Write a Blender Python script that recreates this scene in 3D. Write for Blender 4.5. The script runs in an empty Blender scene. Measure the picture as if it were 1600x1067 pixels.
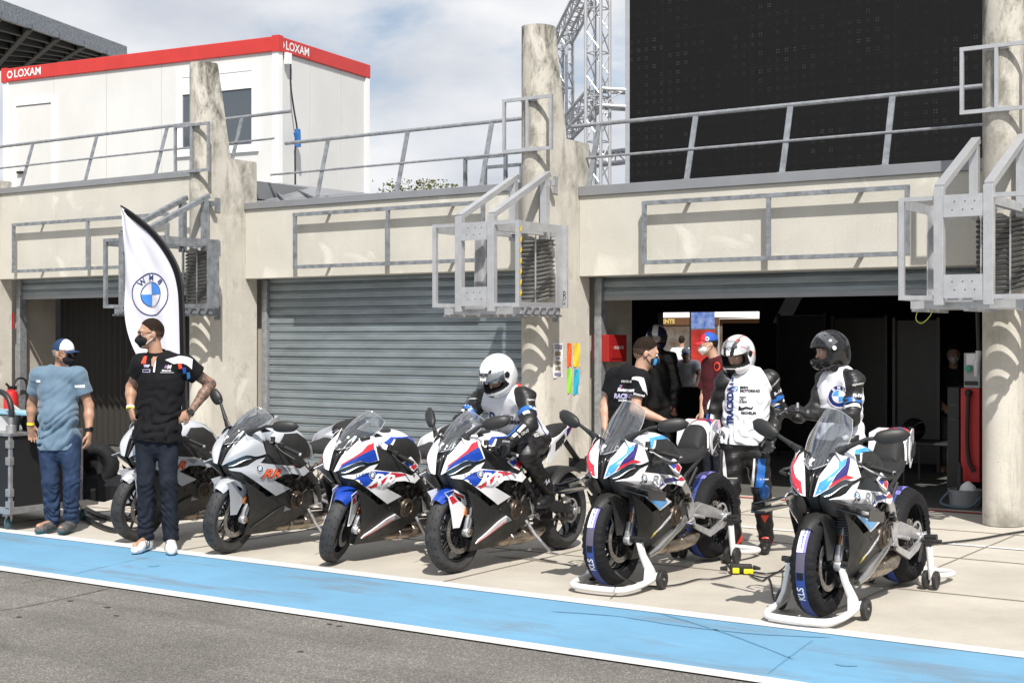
import bpy, bmesh, math, random
import numpy as np
from mathutils import Vector, Matrix, Quaternion, noise
from mathutils.bvhtree import BVHTree
from mathutils.geometry import delaunay_2d_cdt
random.seed(7); rng = np.random.default_rng(5)
SC = bpy.context.scene; COL = SC.collection
V = Vector; R = math.radians
# ---------------------------------------------------------------- camera maths
F = 2222.0; H = 1.70; HZ = 530.0; A = R(34.4); SA, CA = math.sin(A), math.cos(A)
def unp(u, v, d):
    k = (u-800)/F; l = k*d
    return V((CA*l-SA*d, SA*l+CA*d, H-(v-HZ)/F*d))
def gnd(u, v, z=0.0):
    return unp(u, v, F*(H-z)/(v-HZ))
def onY(u, v, Y):
    k = (u-800)/F; return unp(u, v, Y/(SA*k+CA))
def onX(u, v, X):
    k = (u-800)/F; return unp(u, v, X/(CA*k-SA))
def pix(p):
    l = CA*p[0]+SA*p[1]; d = -SA*p[0]+CA*p[1]
    return 800+F*l/d, HZ+F*(H-p[2])/d, d
# ---------------------------------------------------------------- tagging
def tag(o, label=None, cat=None, group=None, kind=None):
    if label: o['label'] = label
    if cat: o['category'] = cat
    if group: o['group'] = group
    if kind: o['kind'] = kind
    return o
def thing(name, loc, label, cat, group=None, rz=0.0, rot=None):
    o = bpy.data.objects.new(name, None); COL.objects.link(o)
    o.empty_display_size = .2; o.location = loc
    o.rotation_euler = rot if rot else (0, 0, rz)
    bpy.context.view_layer.update()
    return tag(o, label, cat, group)
def rootmat(o):
    while o.parent: o = o.parent
    return Matrix.LocRotScale(o.location, o.rotation_euler, o.scale)
SPLIT = {'upright', 'corner_post', 'plate', 'crossbar', 'bracket', 'corner_casting', 'rear_bar', 'ring_holder', 'standing_seam', 'rail', 'wall_plate', 'tube_frame', 'panel_seam', 'picture', 'print', 'cable_ring', 'floor_grating', 'side_frame', 'outer_frame', 'corner_edge', 'rim', 'valance', 'triple_clamp', 'rear_frame', 'purlin', 'trim', 'yellow_guard', 'plug', 'bolt_hole', 'screen_screw', 'hazard_tape', 'ear_loop', 'visor_pivot', 'knuckle_guard', 'laces', 'weld_seam', 'guide_rail'}
# ---------------------------------------------------------------- mesh builder
def frame(t, up=V((0, 0, 1))):
    t = V(t).normalized()
    if abs(t.dot(up)) > .98: up = V((0, 1, 0)) if abs(t.y) < .9 else V((1, 0, 0))
    x = up.cross(t).normalized(); y = t.cross(x).normalized()
    return x, y, t
class MB:
    def __init__(s): s.v = []; s.f = []; s.m = []; s.mi = 0
    def add(s, vs, fs):
        b = len(s.v); s.v.extend([tuple(p) for p in vs])
        for f in fs: s.f.append(tuple(b+i for i in f)); s.m.append(s.mi)
        return s
    def box(s, c, sz, M=None):
        hx, hy, hz = [a/2 for a in sz]; c = V(c)
        vs = [V((x, y, z)) for z in (-hz, hz) for y in (-hy, hy) for x in (-hx, hx)]
        if M is not None: vs = [M @ p for p in vs]
        s.add([c+p for p in vs], [(0, 2, 3, 1), (4, 5, 7, 6), (0, 1, 5, 4), (2, 6, 7, 3), (0, 4, 6, 2), (1, 3, 7, 5)]); return s
    def bx(s, x0, x1, y0, y1, z0, z1):
        return s.box(((x0+x1)/2, (y0+y1)/2, (z0+z1)/2), (abs(x1-x0), abs(y1-y0), abs(z1-z0)))
    def beam(s, a, b, w, h=None, up=V((0, 0, 1))):
        a, b = V(a), V(b); h = h or w; x, y, t = frame(b-a, up)
        vs = [p+x*(w/2*i)+y*(h/2*j) for p in (a, b) for i, j in ((-1, -1), (1, -1), (1, 1), (-1, 1))]
        s.add(vs, [(3, 2, 1, 0), (4, 5, 6, 7), (0, 1, 5, 4), (1, 2, 6, 5), (2, 3, 7, 6), (3, 0, 4, 7)]); return s
    def tube(s, pts, r, n=10, cap=True, closed=False, ell=None, up=V((0, 0, 1))):
        pts = [V(p) for p in pts]; m = len(pts)
        rs = r if isinstance(r, (list, tuple)) else [r]*m
        t0 = (pts[1]-pts[0]).normalized(); x, y, _ = frame(t0, up); vs = []
        for i, p in enumerate(pts):
            if closed: t = (pts[(i+1) % m]-pts[i-1])
            else: t = pts[min(i+1, m-1)]-pts[max(i-1, 0)]
            t = t.normalized(); x = (x-t*x.dot(t)).normalized(); y = t.cross(x)
            for k in range(n):
                a = 2*math.pi*k/n; e = ell or 1.0
                vs.append(p+x*math.cos(a)*rs[i]+y*math.sin(a)*rs[i]*e)
        fs = []
        for i in range(m if closed else m-1):
            j = (i+1) % m
            for k in range(n):
                l = (k+1) % n; fs.append((i*n+k, i*n+l, j*n+l, j*n+k))
        if cap and not closed: fs += [tuple(range(n))[::-1], tuple((m-1)*n+k for k in range(n))]
        s.add(vs, fs); return s
    def lathe(s, prof, c, ax, n=32, closed=False, a0=0.0, a1=2*math.pi, ref=None):
        # prof: (radius, along axis)
        c = V(c); x, y, t = frame(ax, ref if ref is not None else V((0, 0, 1))); vs = []; m = len(prof)
        full = abs(a1-a0-2*math.pi) < 1e-6; nn = n if full else n+1
        for k in range(nn):
            a = a0+(a1-a0)*k/n
            for (r, h) in prof: vs.append(c+(x*math.cos(a)+y*math.sin(a))*r+t*h)
        fs = []
        for k in range(n):
            l = (k+1) % nn
            for i in range(m if closed else m-1):
                j = (i+1) % m; fs.append((k*m+i, l*m+i, l*m+j, k*m+j))
        s.add(vs, fs); return s
    def ball(s, c, r, n=12, M=None):
        rr = r if isinstance(r, (tuple, list)) else (r, r, r); c = V(c); vs = []; fs = []; h = n//2+1
        for i in range(h+1):
            th = math.pi*i/h
            for k in range(n):
                a = 2*math.pi*k/n
                p = V((math.sin(th)*math.cos(a)*rr[0], math.sin(th)*math.sin(a)*rr[1], math.cos(th)*rr[2]))
                vs.append(c+(M @ p if M is not None else p))
        for i in range(h):
            for k in range(n):
                l = (k+1) % n; fs.append((i*n+k, (i+1)*n+k, (i+1)*n+l, i*n+l))
        s.add(vs, fs); return s
    def loft(s, secs, cap=True, closed=True):
        n = len(secs[0]); vs = [p for q in secs for p in q]; fs = []
        for i in range(len(secs)-1):
            for k in range(n if closed else n-1):
                l = (k+1) % n; fs.append((i*n+k, i*n+l, (i+1)*n+l, (i+1)*n+k))
        if cap and closed: fs += [tuple(range(n))[::-1], tuple((len(secs)-1)*n+k for k in range(n))]
        s.add(vs, fs); return s
    def prism(s, poly, d):
        # poly: list of 3-D points in one plane, d: extrusion vector
        n = len(poly); poly = [V(p) for p in poly]; d = V(d)
        s.add(poly+[p+d for p in poly], [tuple(range(n)), tuple(range(2*n-1, n-1, -1))]+[(i, i+n, (i+1) % n+n, (i+1) % n) for i in range(n)]); return s
    def mirror(s):
        b = len(s.v); s.v += [(-x, y, z) for x, y, z in s.v]
        s.f += [tuple(b+i for i in f[::-1]) for f in s.f]; s.m += list(s.m); return s
    def mapped(s, fn):
        s.v = [tuple(fn(V(p))) for p in s.v]; return s
    def join(s, o):
        b = len(s.v); s.v += o.v; s.f += [tuple(b+i for i in f) for f in o.f]; s.m += o.m; return s
    def parts(s):
        p = list(range(len(s.v)))
        def find(a):
            while p[a] != a: p[a] = p[p[a]]; a = p[a]
            return a
        for f in s.f:
            r = find(f[0])
            for i in f[1:]:
                q = find(i)
                if q != r: p[q] = r
        g = {}
        for k, f in enumerate(s.f): g.setdefault(find(f[0]), []).append(k)
        out = []
        for ks in g.values():
            m = MB(); mp = {}
            for k in ks:
                for i in s.f[k]:
                    if i not in mp: mp[i] = len(m.v); m.v.append(s.v[i])
                m.f.append(tuple(mp[i] for i in s.f[k])); m.m.append(s.m[k])
            out.append(m)
        return out
    def obj(s, name, mat, parent=None, world=False, smooth=True, ang=35, fix=True, bevel=0):
        if name in SPLIT and parent is not None:
            ps = s.parts()
            if 1 < len(ps) <= 40: return [m.obj1(name, mat, parent, world, smooth, ang, fix, bevel) for m in ps][0]
        return s.obj1(name, mat, parent, world, smooth, ang, fix, bevel)
    def obj1(s, name, mat, parent=None, world=False, smooth=True, ang=35, fix=True, bevel=0):
        me = bpy.data.meshes.new(name)
        vs = s.v
        if world and parent is not None:
            Mi = rootmat(parent).inverted(); vs = [tuple(Mi @ V(p)) for p in vs]
        me.from_pydata(vs, [], s.f)
        mats = mat if isinstance(mat, (list, tuple)) else [mat]
        for m_ in mats: me.materials.append(m_)
        if len(mats) > 1: me.polygons.foreach_set('material_index', s.m)
        if fix or bevel:
            bm = bmesh.new(); bm.from_mesh(me)
            if fix: bmesh.ops.recalc_face_normals(bm, faces=bm.faces)
            if bevel:
                es = [e for e in bm.edges if len(e.link_faces) == 2 and e.calc_face_angle(0) > R(40)]
                bmesh.ops.bevel(bm, geom=es, offset=bevel, segments=2, affect='EDGES', profile=.5)
            bm.to_mesh(me); bm.free()
        if smooth:
            me.polygons.foreach_set('use_smooth', [True]*len(me.polygons)); me.set_sharp_from_angle(angle=R(ang))
        me.update()
        o = bpy.data.objects.new(name, me); COL.objects.link(o)
        if parent is not None: o.parent = parent
        return o
def cr(p0, p1, p2, p3, t):
    return .5*((2*p1)+(p2-p0)*t+(2*p0-5*p1+4*p2-p3)*t*t+(3*p1-p0-3*p2+p3)*t*t*t)
def spline(pts, n=8, closed=False):
    P = [V(p) for p in pts]; m = len(P); out = []
    for i in range(m if closed else m-1):
        if closed: a, b, c, d = P[i-1], P[i], P[(i+1) % m], P[(i+2) % m]
        else: a, b, c, d = P[max(i-1, 0)], P[i], P[i+1], P[min(i+2, m-1)]
        for k in range(n): out.append(cr(a, b, c, d, k/n))
    if not closed: out.append(P[-1])
    return out
def patch(rows, nu=6, nv=6):
    """smooth surface through a grid of points -> list of rows of points"""
    R1 = [spline(r, nu) for r in rows]
    cols = [spline([r[j] for r in R1], nv) for j in range(len(R1[0]))]
    return [[cols[j][i] for j in range(len(cols))] for i in range(len(cols[0]))]
def sheet(G, th=0.004, out=None):
    """surface grid -> closed thin shell"""
    mb = MB(); h = len(G); w = len(G[0]); N = []
    for i in range(h):
        for j in range(w):
            a = G[min(i+1, h-1)][j]-G[max(i-1, 0)][j]; b = G[i][min(j+1, w-1)]-G[i][max(j-1, 0)]
            n = a.cross(b); n = n.normalized() if n.length > 1e-9 else V((0, 0, 1)); N.append(n)
    s = 1.0
    if out is not None:
        mid = (h//2)*w+w//2
        if N[mid].dot(V(out)) < 0: s = -1.0
    vs = [p for r in G for p in r]; n0 = len(vs)
    vs2 = [vs[i]-N[i]*th*s for i in range(n0)]
    fs = []
    for i in range(h-1):
        for j in range(w-1):
            q = (i*w+j, i*w+j+1, (i+1)*w+j+1, (i+1)*w+j); fs.append(q); fs.append(tuple(n0+a for a in q[::-1]))
    rim = [i for i in range(w)]+[i*w+w-1 for i in range(1, h)]+[(h-1)*w+j for j in range(w-2, -1, -1)]+[i*w for i in range(h-2, 0, -1)]
    for k in range(len(rim)):
        a, b = rim[k], rim[(k+1) % len(rim)]; fs.append((a, b, n0+b, n0+a))
    mb.add(vs+vs2, fs); return mb
def inpoly(x, y, P):
    c = False; n = len(P)
    for i in range(n):
        x1, y1 = P[i]; x2, y2 = P[(i+1) % n]
        if (y1 > y) != (y2 > y) and x < (x2-x1)*(y-y1)/(y2-y1)+x1: c = not c
    return c
def tess(P, step=.02):
    """2-D polygon -> verts, tris with interior points"""
    P = [V((p[0], p[1])) for p in P]; B = []
    for i in range(len(P)):
        a, b = P[i], P[(i+1) % len(P)]; n = max(1, int((b-a).length/step))
        for k in range(n): B.append(a+(b-a)*(k/n))
    nb = len(B); T = [(p.x, p.y) for p in B]
    x0 = min(p[0] for p in T); x1 = max(p[0] for p in T); y0 = min(p[1] for p in T); y1 = max(p[1] for p in T)
    I = []; yy = y0+step*.5; r = 0
    while yy < y1:
        xx = x0+step*(.5 if r % 2 else .25)
        while xx < x1:
            if inpoly(xx, yy, T) and min((xx-q[0])**2+(yy-q[1])**2 for q in T) > (step*.45)**2: I.append(V((xx, yy)))
            xx += step
        yy += step*.87; r += 1
    vs, _, fs, *_ = delaunay_2d_cdt(B+I, [], [list(range(nb))], 1, 1e-6)
    out = []
    for f in fs:
        cx = sum(vs[i].x for i in f)/len(f); cy = sum(vs[i].y for i in f)/len(f)
        if inpoly(cx, cy, T): out.append(tuple(f))
    return vs, out
def shell(P, fn, th=.004, step=.025, nrm=None):
    """2-D outline -> 3-D shell; fn(u,v)->point, inner side moved by fn2"""
    vs, fs = tess(P, step); top = [fn(p.x, p.y) for p in vs]; n = len(top)
    e = 1e-3; bot = []
    for p, q in zip(vs, top):
        a = fn(p.x+e, p.y)-q; b = fn(p.x, p.y+e)-q; m = a.cross(b); m = m.normalized() if m.length > 0 else V((1, 0, 0))
        if nrm is not None and m.dot(nrm) < 0: m = -m
        bot.append(q-m*th)
    mb = MB(); mb.add(top+bot, fs+[tuple(n+i for i in f[::-1]) for f in fs])
    cnt = {}
    for f in fs:
        for i in range(len(f)):
            a, b = f[i], f[(i+1) % len(f)]; cnt[(a, b)] = 1
    b0 = len(mb.v)-2*n
    for (a, b) in cnt:
        if (b, a) not in cnt: mb.f.append((a, b, n+b, n+a)); mb.m.append(0)
    return mb
# ---------------------------------------------------------------- decals
def bvh_of(objs):
    """in root-local space (all children have identity transforms)"""
    vs = []; fs = []
    for o in objs:
        b = len(vs); vs += [v.co.copy() for v in o.data.vertices]; fs += [tuple(b+i for i in p.vertices) for p in o.data.polygons]
    return BVHTree.FromPolygons(vs, fs)
def textpoly(txt, size=1.0, bold=0.0, shear=0.0, spacing=1.0, align='CENTER'):
    cu = bpy.data.curves.new('t', 'FONT'); cu.body = txt; cu.size = size; cu.align_x = align; cu.align_y = 'CENTER'
    cu.offset = bold*size; cu.shear = shear; cu.resolution_u = 3; cu.space_character = spacing; cu.fill_mode = 'FRONT'
    ob = bpy.data.objects.new('t', cu); COL.objects.link(ob); bpy.context.view_layer.update()
    me = ob.evaluated_get(bpy.context.evaluated_depsgraph_get()).to_mesh()
    vs = [(v.co.x, v.co.y) for v in me.vertices]; fs = [tuple(p.vertices) for p in me.polygons]
    bpy.data.objects.remove(ob); bpy.data.curves.remove(cu)
    return vs, fs
def circ(cx, cy, r, a0=0, a1=360, n=24, pie=False):
    P = [(cx+r*math.cos(R(a0+(a1-a0)*k/n)), cy+r*math.sin(R(a0+(a1-a0)*k/n))) for k in range(n+(1 if a1-a0 < 360 else 0))]
    if pie: P.append((cx, cy))
    return P
def ring2(cx, cy, r0, r1, n=28):
    vs = []; fs = []
    for k in range(n):
        a = 2*math.pi*k/n; vs += [(cx+r0*math.cos(a), cy+r0*math.sin(a)), (cx+r1*math.cos(a), cy+r1*math.sin(a))]
    for k in range(n):
        l = (k+1) % n; fs.append((2*k, 2*k+1, 2*l+1, 2*l))
    return vs, fs
def flat2(vs2, fs, o, r, u, mb=None, off=0.0, step=None):
    """flat decal on a plane: origin o, right r, up u"""
    mb = mb or MB(); o, r, u = V(o), V(r).normalized(), V(u).normalized(); n = r.cross(u)
    mb.add([o+r*x+u*y+n*off for x, y in vs2], fs); return mb
def wrap(vs2, fs, o, r, u, bvh, off=.002, step=.02, mb=None, depth=.6, start=.3):
    """project a 2-D figure along -(r x u) onto the surface"""
    mb = mb or MB(); o, r, u = V(o), V(r).normalized(), V(u).normalized(); n = r.cross(u).normalized()
    bm = bmesh.new(); bv = [bm.verts.new((x, y, 0)) for x, y in vs2]
    for f in fs:
        try: bm.faces.new([bv[i] for i in f])
        except Exception: pass
    bmesh.ops.triangulate(bm, faces=bm.faces)
    for _ in range(5):
        es = [e for e in bm.edges if e.calc_length() > step]
        if not es: break
        bmesh.ops.subdivide_edges(bm, edges=es, cuts=1); bmesh.ops.triangulate(bm, faces=bm.faces)
    bm.verts.index_update(); P = []; ok = []
    for v in bm.verts:
        p = o+r*v.co.x+u*v.co.y
        h, nn, i, d = bvh.ray_cast(p+n*start, -n, depth+start)
        if h is None: P.append(p); ok.append(False)
        else:
            if nn.dot(n) < 0: nn = -nn
            P.append(h+nn*off+n*off*.3); ok.append(True)
    fs2 = [tuple(v.index for v in f.verts) for f in bm.faces if all(ok[v.index] for v in f.verts)]
    fs2 = [f for f in fs2 if max((P[f[0]]-P[f[1]]).length, (P[f[1]]-P[f[2]]).length, (P[f[2]]-P[f[0]]).length) < step*5]
    mb.add(P, fs2); bm.free(); return mb
def poly2(P): return list(P), [tuple(range(len(P)))]
# ---------------------------------------------------------------- materials
_M = {}
def pm(name, col, rough=.5, metal=0.0, var=0.0, vscale=4.0, bump=0.0, bscale=60.0, coat=0.0, spec=.5, rvar=0.0, col2=None, stretch=None, sheen=0.0):
    if name in _M: return _M[name]
    m = bpy.data.materials.new(name); m.use_nodes = True; nt = m.node_tree; N = nt.nodes; L = nt.links
    b = N['Principled BSDF']; c = tuple(col)+(1,)
    b.inputs['Base Color'].default_value = c; b.inputs['Roughness'].default_value = rough; b.inputs['Metallic'].default_value = metal
    b.inputs['Coat Weight'].default_value = coat; b.inputs['Coat Roughness'].default_value = .05; b.inputs['Specular IOR Level'].default_value = spec if (rough < .6 or spec != .5) else .2
    if sheen: b.inputs['Sheen Weight'].default_value = sheen
    if var or bump or rvar:
        tc = N.new('ShaderNodeTexCoord'); mp = N.new('ShaderNodeMapping'); L.new(tc.outputs['Object'], mp.inputs['Vector'])
        if stretch: mp.inputs['Scale'].default_value = stretch
    if var or rvar:
        t = N.new('ShaderNodeTexNoise'); t.inputs['Scale'].default_value = vscale; t.inputs['Detail'].default_value = 6; t.inputs['Roughness'].default_value = .6
        L.new(mp.outputs[0], t.inputs['Vector'])
    if var:
        mx = N.new('ShaderNodeMix'); mx.data_type = 'RGBA'
        c2 = col2 or tuple(x*(1-var) for x in col)
        mx.inputs[6].default_value = tuple(min(1, x*(1+var*.6)) for x in col)+(1,) if not col2 else c
        mx.inputs[7].default_value = tuple(c2)+(1,)
        rp = N.new('ShaderNodeMapRange'); rp.inputs[1].default_value = .35; rp.inputs[2].default_value = .65
        L.new(t.outputs[0], rp.inputs[0]); L.new(rp.outputs[0], mx.inputs[0]); L.new(mx.outputs[2], b.inputs['Base Color'])
    if rvar:
        rp = N.new('ShaderNodeMapRange'); rp.inputs[1].default_value = .3; rp.inputs[2].default_value = .7; rp.inputs[3].default_value = max(0, rough-rvar); rp.inputs[4].default_value = min(1, rough+rvar)
        L.new(t.outputs[0], rp.inputs[0]); L.new(rp.outputs[0], b.inputs['Roughness'])
    if bump:
        t2 = N.new('ShaderNodeTexNoise'); t2.inputs['Scale'].default_value = bscale; t2.inputs['Detail'].default_value = 4; L.new(mp.outputs[0], t2.inputs['Vector'])
        bp = N.new('ShaderNodeBump'); bp.inputs['Strength'].default_value = bump; bp.inputs['Distance'].default_value = .01
        L.new(t2.outputs[0], bp.inputs['Height']); L.new(bp.outputs[0], b.inputs['Normal'])
    _M[name] = m; return m
def nodes(m):
    nt = m.node_tree; return nt, nt.nodes, nt.links, nt.nodes['Principled BSDF']
def emis(name, col, s):
    if name in _M: return _M[name]
    m = bpy.data.materials.new(name); m.use_nodes = True; b = m.node_tree.nodes['Principled BSDF']
    b.inputs['Base Color'].default_value = tuple(col)+(1,); b.inputs['Emission Color'].default_value = tuple(col)+(1,); b.inputs['Emission Strength'].default_value = s
    _M[name] = m; return m
def glass(name, tint=(1, 1, 1), refl=.12, rough=.03, base=.0):
    if name in _M: return _M[name]
    m = bpy.data.materials.new(name); m.use_nodes = True; nt = m.node_tree; N = nt.nodes; L = nt.links; N.clear()
    out = N.new('ShaderNodeOutputMaterial'); tr = N.new('ShaderNodeBsdfTransparent'); tr.inputs[0].default_value = tuple(tint)+(1,)
    g = N.new('ShaderNodeBsdfGlossy'); g.inputs['Roughness'].default_value = rough
    fr = N.new('ShaderNodeLayerWeight'); fr.inputs[0].default_value = .35
    ma = N.new('ShaderNodeMath'); ma.operation = 'MULTIPLY_ADD'; ma.inputs[1].default_value = .75; ma.inputs[2].default_value = refl
    mx = N.new('ShaderNodeMixShader'); L.new(fr.outputs['Facing'], ma.inputs[0]); L.new(ma.outputs[0], mx.inputs[0]); L.new(tr.outputs[0], mx.inputs[1]); L.new(g.outputs[0], mx.inputs[2])
    if base:
        df = N.new('ShaderNodeBsdfDiffuse'); df.inputs[0].default_value = (.6, .6, .6, 1); m2 = N.new('ShaderNodeMixShader'); m2.inputs[0].default_value = base
        L.new(mx.outputs[0], m2.inputs[1]); L.new(df.outputs[0], m2.inputs[2]); L.new(m2.outputs[0], out.inputs[0])
    else: L.new(mx.outputs[0], out.inputs[0])
    _M[name] = m; return m
# ---------------------------------------------------------------- camera, light, world
cam = bpy.data.objects.new('camera', bpy.data.cameras.new('camera')); COL.objects.link(cam)
cam.location = (0, 0, H); cam.rotation_euler = (R(90), 0, A)
cam.data.sensor_width = 36; cam.data.lens = F/1600*36; cam.data.shift_y = -3.5/1600; cam.data.clip_start = .1; cam.data.clip_end = 3000
SC.camera = cam
SUN = V((-.9, 1.0, -1.62)).normalized()       # direction light travels
sun = bpy.data.objects.new('sun', bpy.data.lights.new('sun', 'SUN')); COL.objects.link(sun)
sun.rotation_euler = SUN.to_track_quat('-Z', 'Y').to_euler(); sun.data.energy = 5.0; sun.data.angle = R(.6); sun.data.color = (1, .955, .88)
sun.location = (5, -5, 20)
W = bpy.data.worlds.new('World'); SC.world = W; W.use_nodes = True
def world():
    nt = W.node_tree; N = nt.nodes; L = nt.links; bg = N['Background']; out = N['World Output']
    sk = N.new('ShaderNodeTexSky'); sk.sky_type = 'NISHITA'; sk.sun_disc = False
    d = -SUN; sk.sun_elevation = math.asin(d.z); sk.sun_rotation = math.atan2(d.x, d.y)
    sk.air_density = 1.0; sk.dust_density = 1.5
    tc = N.new('ShaderNodeTexCoord'); mp = N.new('ShaderNodeMapping'); mp.inputs['Scale'].default_value = (1, 1, 2.2); mp.inputs['Location'].default_value = (.35, .0, .2)
    L.new(tc.outputs['Generated'], mp.inputs[0])
    n1 = N.new('ShaderNodeTexNoise'); n1.inputs['Scale'].default_value = 3.2; n1.inputs['Detail'].default_value = 7; n1.inputs['Roughness'].default_value = .55; n1.inputs['Distortion'].default_value = .3
    n2 = N.new('ShaderNodeTexNoise'); n2.inputs['Scale'].default_value = 5.5; n2.inputs['Detail'].default_value = 6
    L.new(mp.outputs[0], n1.inputs[0]); L.new(mp.outputs[0], n2.inputs[0])
    r1 = N.new('ShaderNodeMapRange'); r1.inputs[1].default_value = .37; r1.inputs[2].default_value = .53; r1.interpolation_type = 'SMOOTHSTEP'; L.new(n1.outputs[0], r1.inputs[0])
    cl = N.new('ShaderNodeMix'); cl.data_type = 'RGBA'; cl.inputs[6].default_value = (5.3, 5.6, 6.2, 1); cl.inputs[7].default_value = (7.9, 7.95, 8.1, 1)
    r2 = N.new('ShaderNodeMapRange'); r2.inputs[1].default_value = .35; r2.inputs[2].default_value = .62; L.new(n2.outputs[0], r2.inputs[0]); L.new(r2.outputs[0], cl.inputs[0])
    mx = N.new('ShaderNodeMix'); mx.data_type = 'RGBA'; L.new(r1.outputs[0], mx.inputs[0]); L.new(sk.outputs[0], mx.inputs[6]); L.new(cl.outputs[2], mx.inputs[7])
    L.new(mx.outputs[2], bg.inputs[0]); bg.inputs[1].default_value = .096
world()
SC.view_settings.view_transform = 'Standard'; SC.view_settings.look = 'None'; SC.view_settings.gamma = 1; SC.view_settings.exposure = 0.32
SC.render.engine = 'CYCLES'
SC.render.resolution_x = 1024; SC.render.resolution_y = 682
SC.cycles.transparent_max_bounces = 12; SC.cycles.max_bounces = 6
# ================================================================ SETTING
def concrete(name, c1, c2, stain=.5, fine=40, vert=True, dirt=(.16, .14, .11), top=None):
    m = bpy.data.materials.new(name); m.use_nodes = True; nt, N, L, b = nodes(m)
    tc = N.new('ShaderNodeTexCoord')
    def noi(sc, scale=(1, 1, 1), det=6, ro=.6, dist=0):
        mp = N.new('ShaderNodeMapping'); mp.inputs['Scale'].default_value = scale; L.new(tc.outputs['Object'], mp.inputs[0])
        t = N.new('ShaderNodeTexNoise'); t.inputs['Scale'].default_value = sc; t.inputs['Detail'].default_value = det; t.inputs['Roughness'].default_value = ro; t.inputs['Distortion'].default_value = dist
        L.new(mp.outputs[0], t.inputs[0]); return t.outputs[0]
    def rng_(x, a, b_, c=0, d=1):
        r = N.new('ShaderNodeMapRange'); r.inputs[1].default_value = a; r.inputs[2].default_value = b_; r.inputs[3].default_value = c; r.inputs[4].default_value = d; L.new(x, r.inputs[0]); return r.outputs[0]
    def mix(f, a, b_):
        x = N.new('ShaderNodeMix'); x.data_type = 'RGBA'
        for i, s in ((0, f), (6, a), (7, b_)):
            if isinstance(s, tuple): x.inputs[i].default_value = s+(1,)
            elif isinstance(s, float): x.inputs[i].default_value = s
            else: L.new(s, x.inputs[i])
        return x.outputs[2]
    c = mix(rng_(noi(1.3), .35, .65), c1, c2)
    c = mix(rng_(noi(fine, det=3), .3, .7, 0, .22), c, tuple(x*.6 for x in c1))
    if vert:
        s = noi(1.0, (5.0, 5.0, .45), 8, .75, .25); c = mix(rng_(s, .56, .72, 0, stain*.75), c, dirt)
        s3 = noi(2.2, (1, 1, .6), 8, .72, .3); c = mix(rng_(s3, .54, .66, 0, stain*.75), c, tuple(x*1.3 for x in dirt))
        s4 = noi(1.6, (1, 1, 1), 4, .5, 1.0); c = mix(rng_(s4, .58, .68, 0, .6), c, tuple(min(.85, x*1.22) for x in c1))
        vo = N.new('ShaderNodeTexVoronoi'); vo.inputs['Scale'].default_value = 9; L.new(tc.outputs['Object'], vo.inputs['Vector']); c = mix(rng_(vo.outputs['Distance'], .035, .055, .65, 0), c, tuple(x*.5 for x in dirt))
        if top:
            sp = N.new('ShaderNodeSeparateXYZ'); L.new(tc.outputs['Object'], sp.inputs[0]); zt = rng_(sp.outputs[2], top[0], top[1], 0, 1)
            b1 = rng_(noi(3.2, (1, 1, .5), 9, .75, .3), .44, .60, 0, 1); m_ = N.new('ShaderNodeMath'); m_.operation = 'MULTIPLY'; L.new(zt, m_.inputs[0]); L.new(b1, m_.inputs[1]); m2 = N.new('ShaderNodeMath'); m2.operation = 'MULTIPLY'; m2.inputs[1].default_value = .95; L.new(m_.outputs[0], m2.inputs[0]); c = mix(m2.outputs[0], c, (.085, .08, .065))
            zb = rng_(sp.outputs[2], .0, .35, 1, 0); b2 = rng_(noi(4, (1, 1, 1), 8, .7), .42, .6, 0, .7); m3 = N.new('ShaderNodeMath'); m3.operation = 'MULTIPLY'; L.new(zb, m3.inputs[0]); L.new(b2, m3.inputs[1]); c = mix(m3.outputs[0], c, (.14, .13, .11))
    else:
        s = noi(.35, (1, 1, 1), 6, .6, .5); c = mix(rng_(s, .48, .7, 0, stain), c, dirt)
        s2 = noi(3.0, (1, 1, 1), 7, .7, .3); c = mix(rng_(s2, .56, .7, 0, stain*.6), c, dirt)
    L.new(c, b.inputs['Base Color']); b.inputs['Roughness'].default_value = .9; b.inputs['Specular IOR Level'].default_value = .25
    bp = N.new('ShaderNodeBump'); bp.inputs['Strength'].default_value = .3; bp.inputs['Distance'].default_value = .006; L.new(noi(fine*1.5, det=5), bp.inputs['Height']); L.new(bp.outputs[0], b.inputs['Normal'])
    return m
M_pil = concrete('pillar_concrete', (.55, .525, .475), (.44, .42, .375), .95, dirt=(.20, .19, .16), top=(2.6, 4.6))
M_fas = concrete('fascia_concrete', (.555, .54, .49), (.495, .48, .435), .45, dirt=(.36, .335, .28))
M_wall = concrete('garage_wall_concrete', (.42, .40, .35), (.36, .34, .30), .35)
M_galv = pm('galvanised_steel', (.36, .375, .40), .42, .55, var=.28, vscale=14, rvar=.12)
M_galvd = pm('weathered_galvanised_steel', (.27, .29, .315), .5, .5, var=.35, vscale=11, rvar=.12)
M_alu = pm('pale_aluminium', (.52, .53, .55), .38, .55, var=.12, vscale=9, rvar=.1)
M_coping = pm('grey_coping_sheet', (.27, .28, .30), .42, .35, var=.08, vscale=2)
M_roofsheet = pm('grey_roof_sheet', (.20, .21, .22), .5, .3, var=.06, vscale=2)
M_shut = pm('shutter_steel', (.235, .275, .30), .46, .35, var=.22, vscale=2.2, rvar=.08, stretch=(.6, 1, 3), bump=.5, bscale=2.5)
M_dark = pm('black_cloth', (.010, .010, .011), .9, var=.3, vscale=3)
M_black = pm('black_paint', (.016, .016, .017), .5)
M_bplas = pm('matt_black_plastic', (.018, .018, .019), .48, var=.3, vscale=20, rvar=.1)
M_white = pm('white_paint', (.74, .74, .75), .3, coat=.2)
M_red = pm('red_paint', (.50, .025, .025), .4, var=.15)
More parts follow.
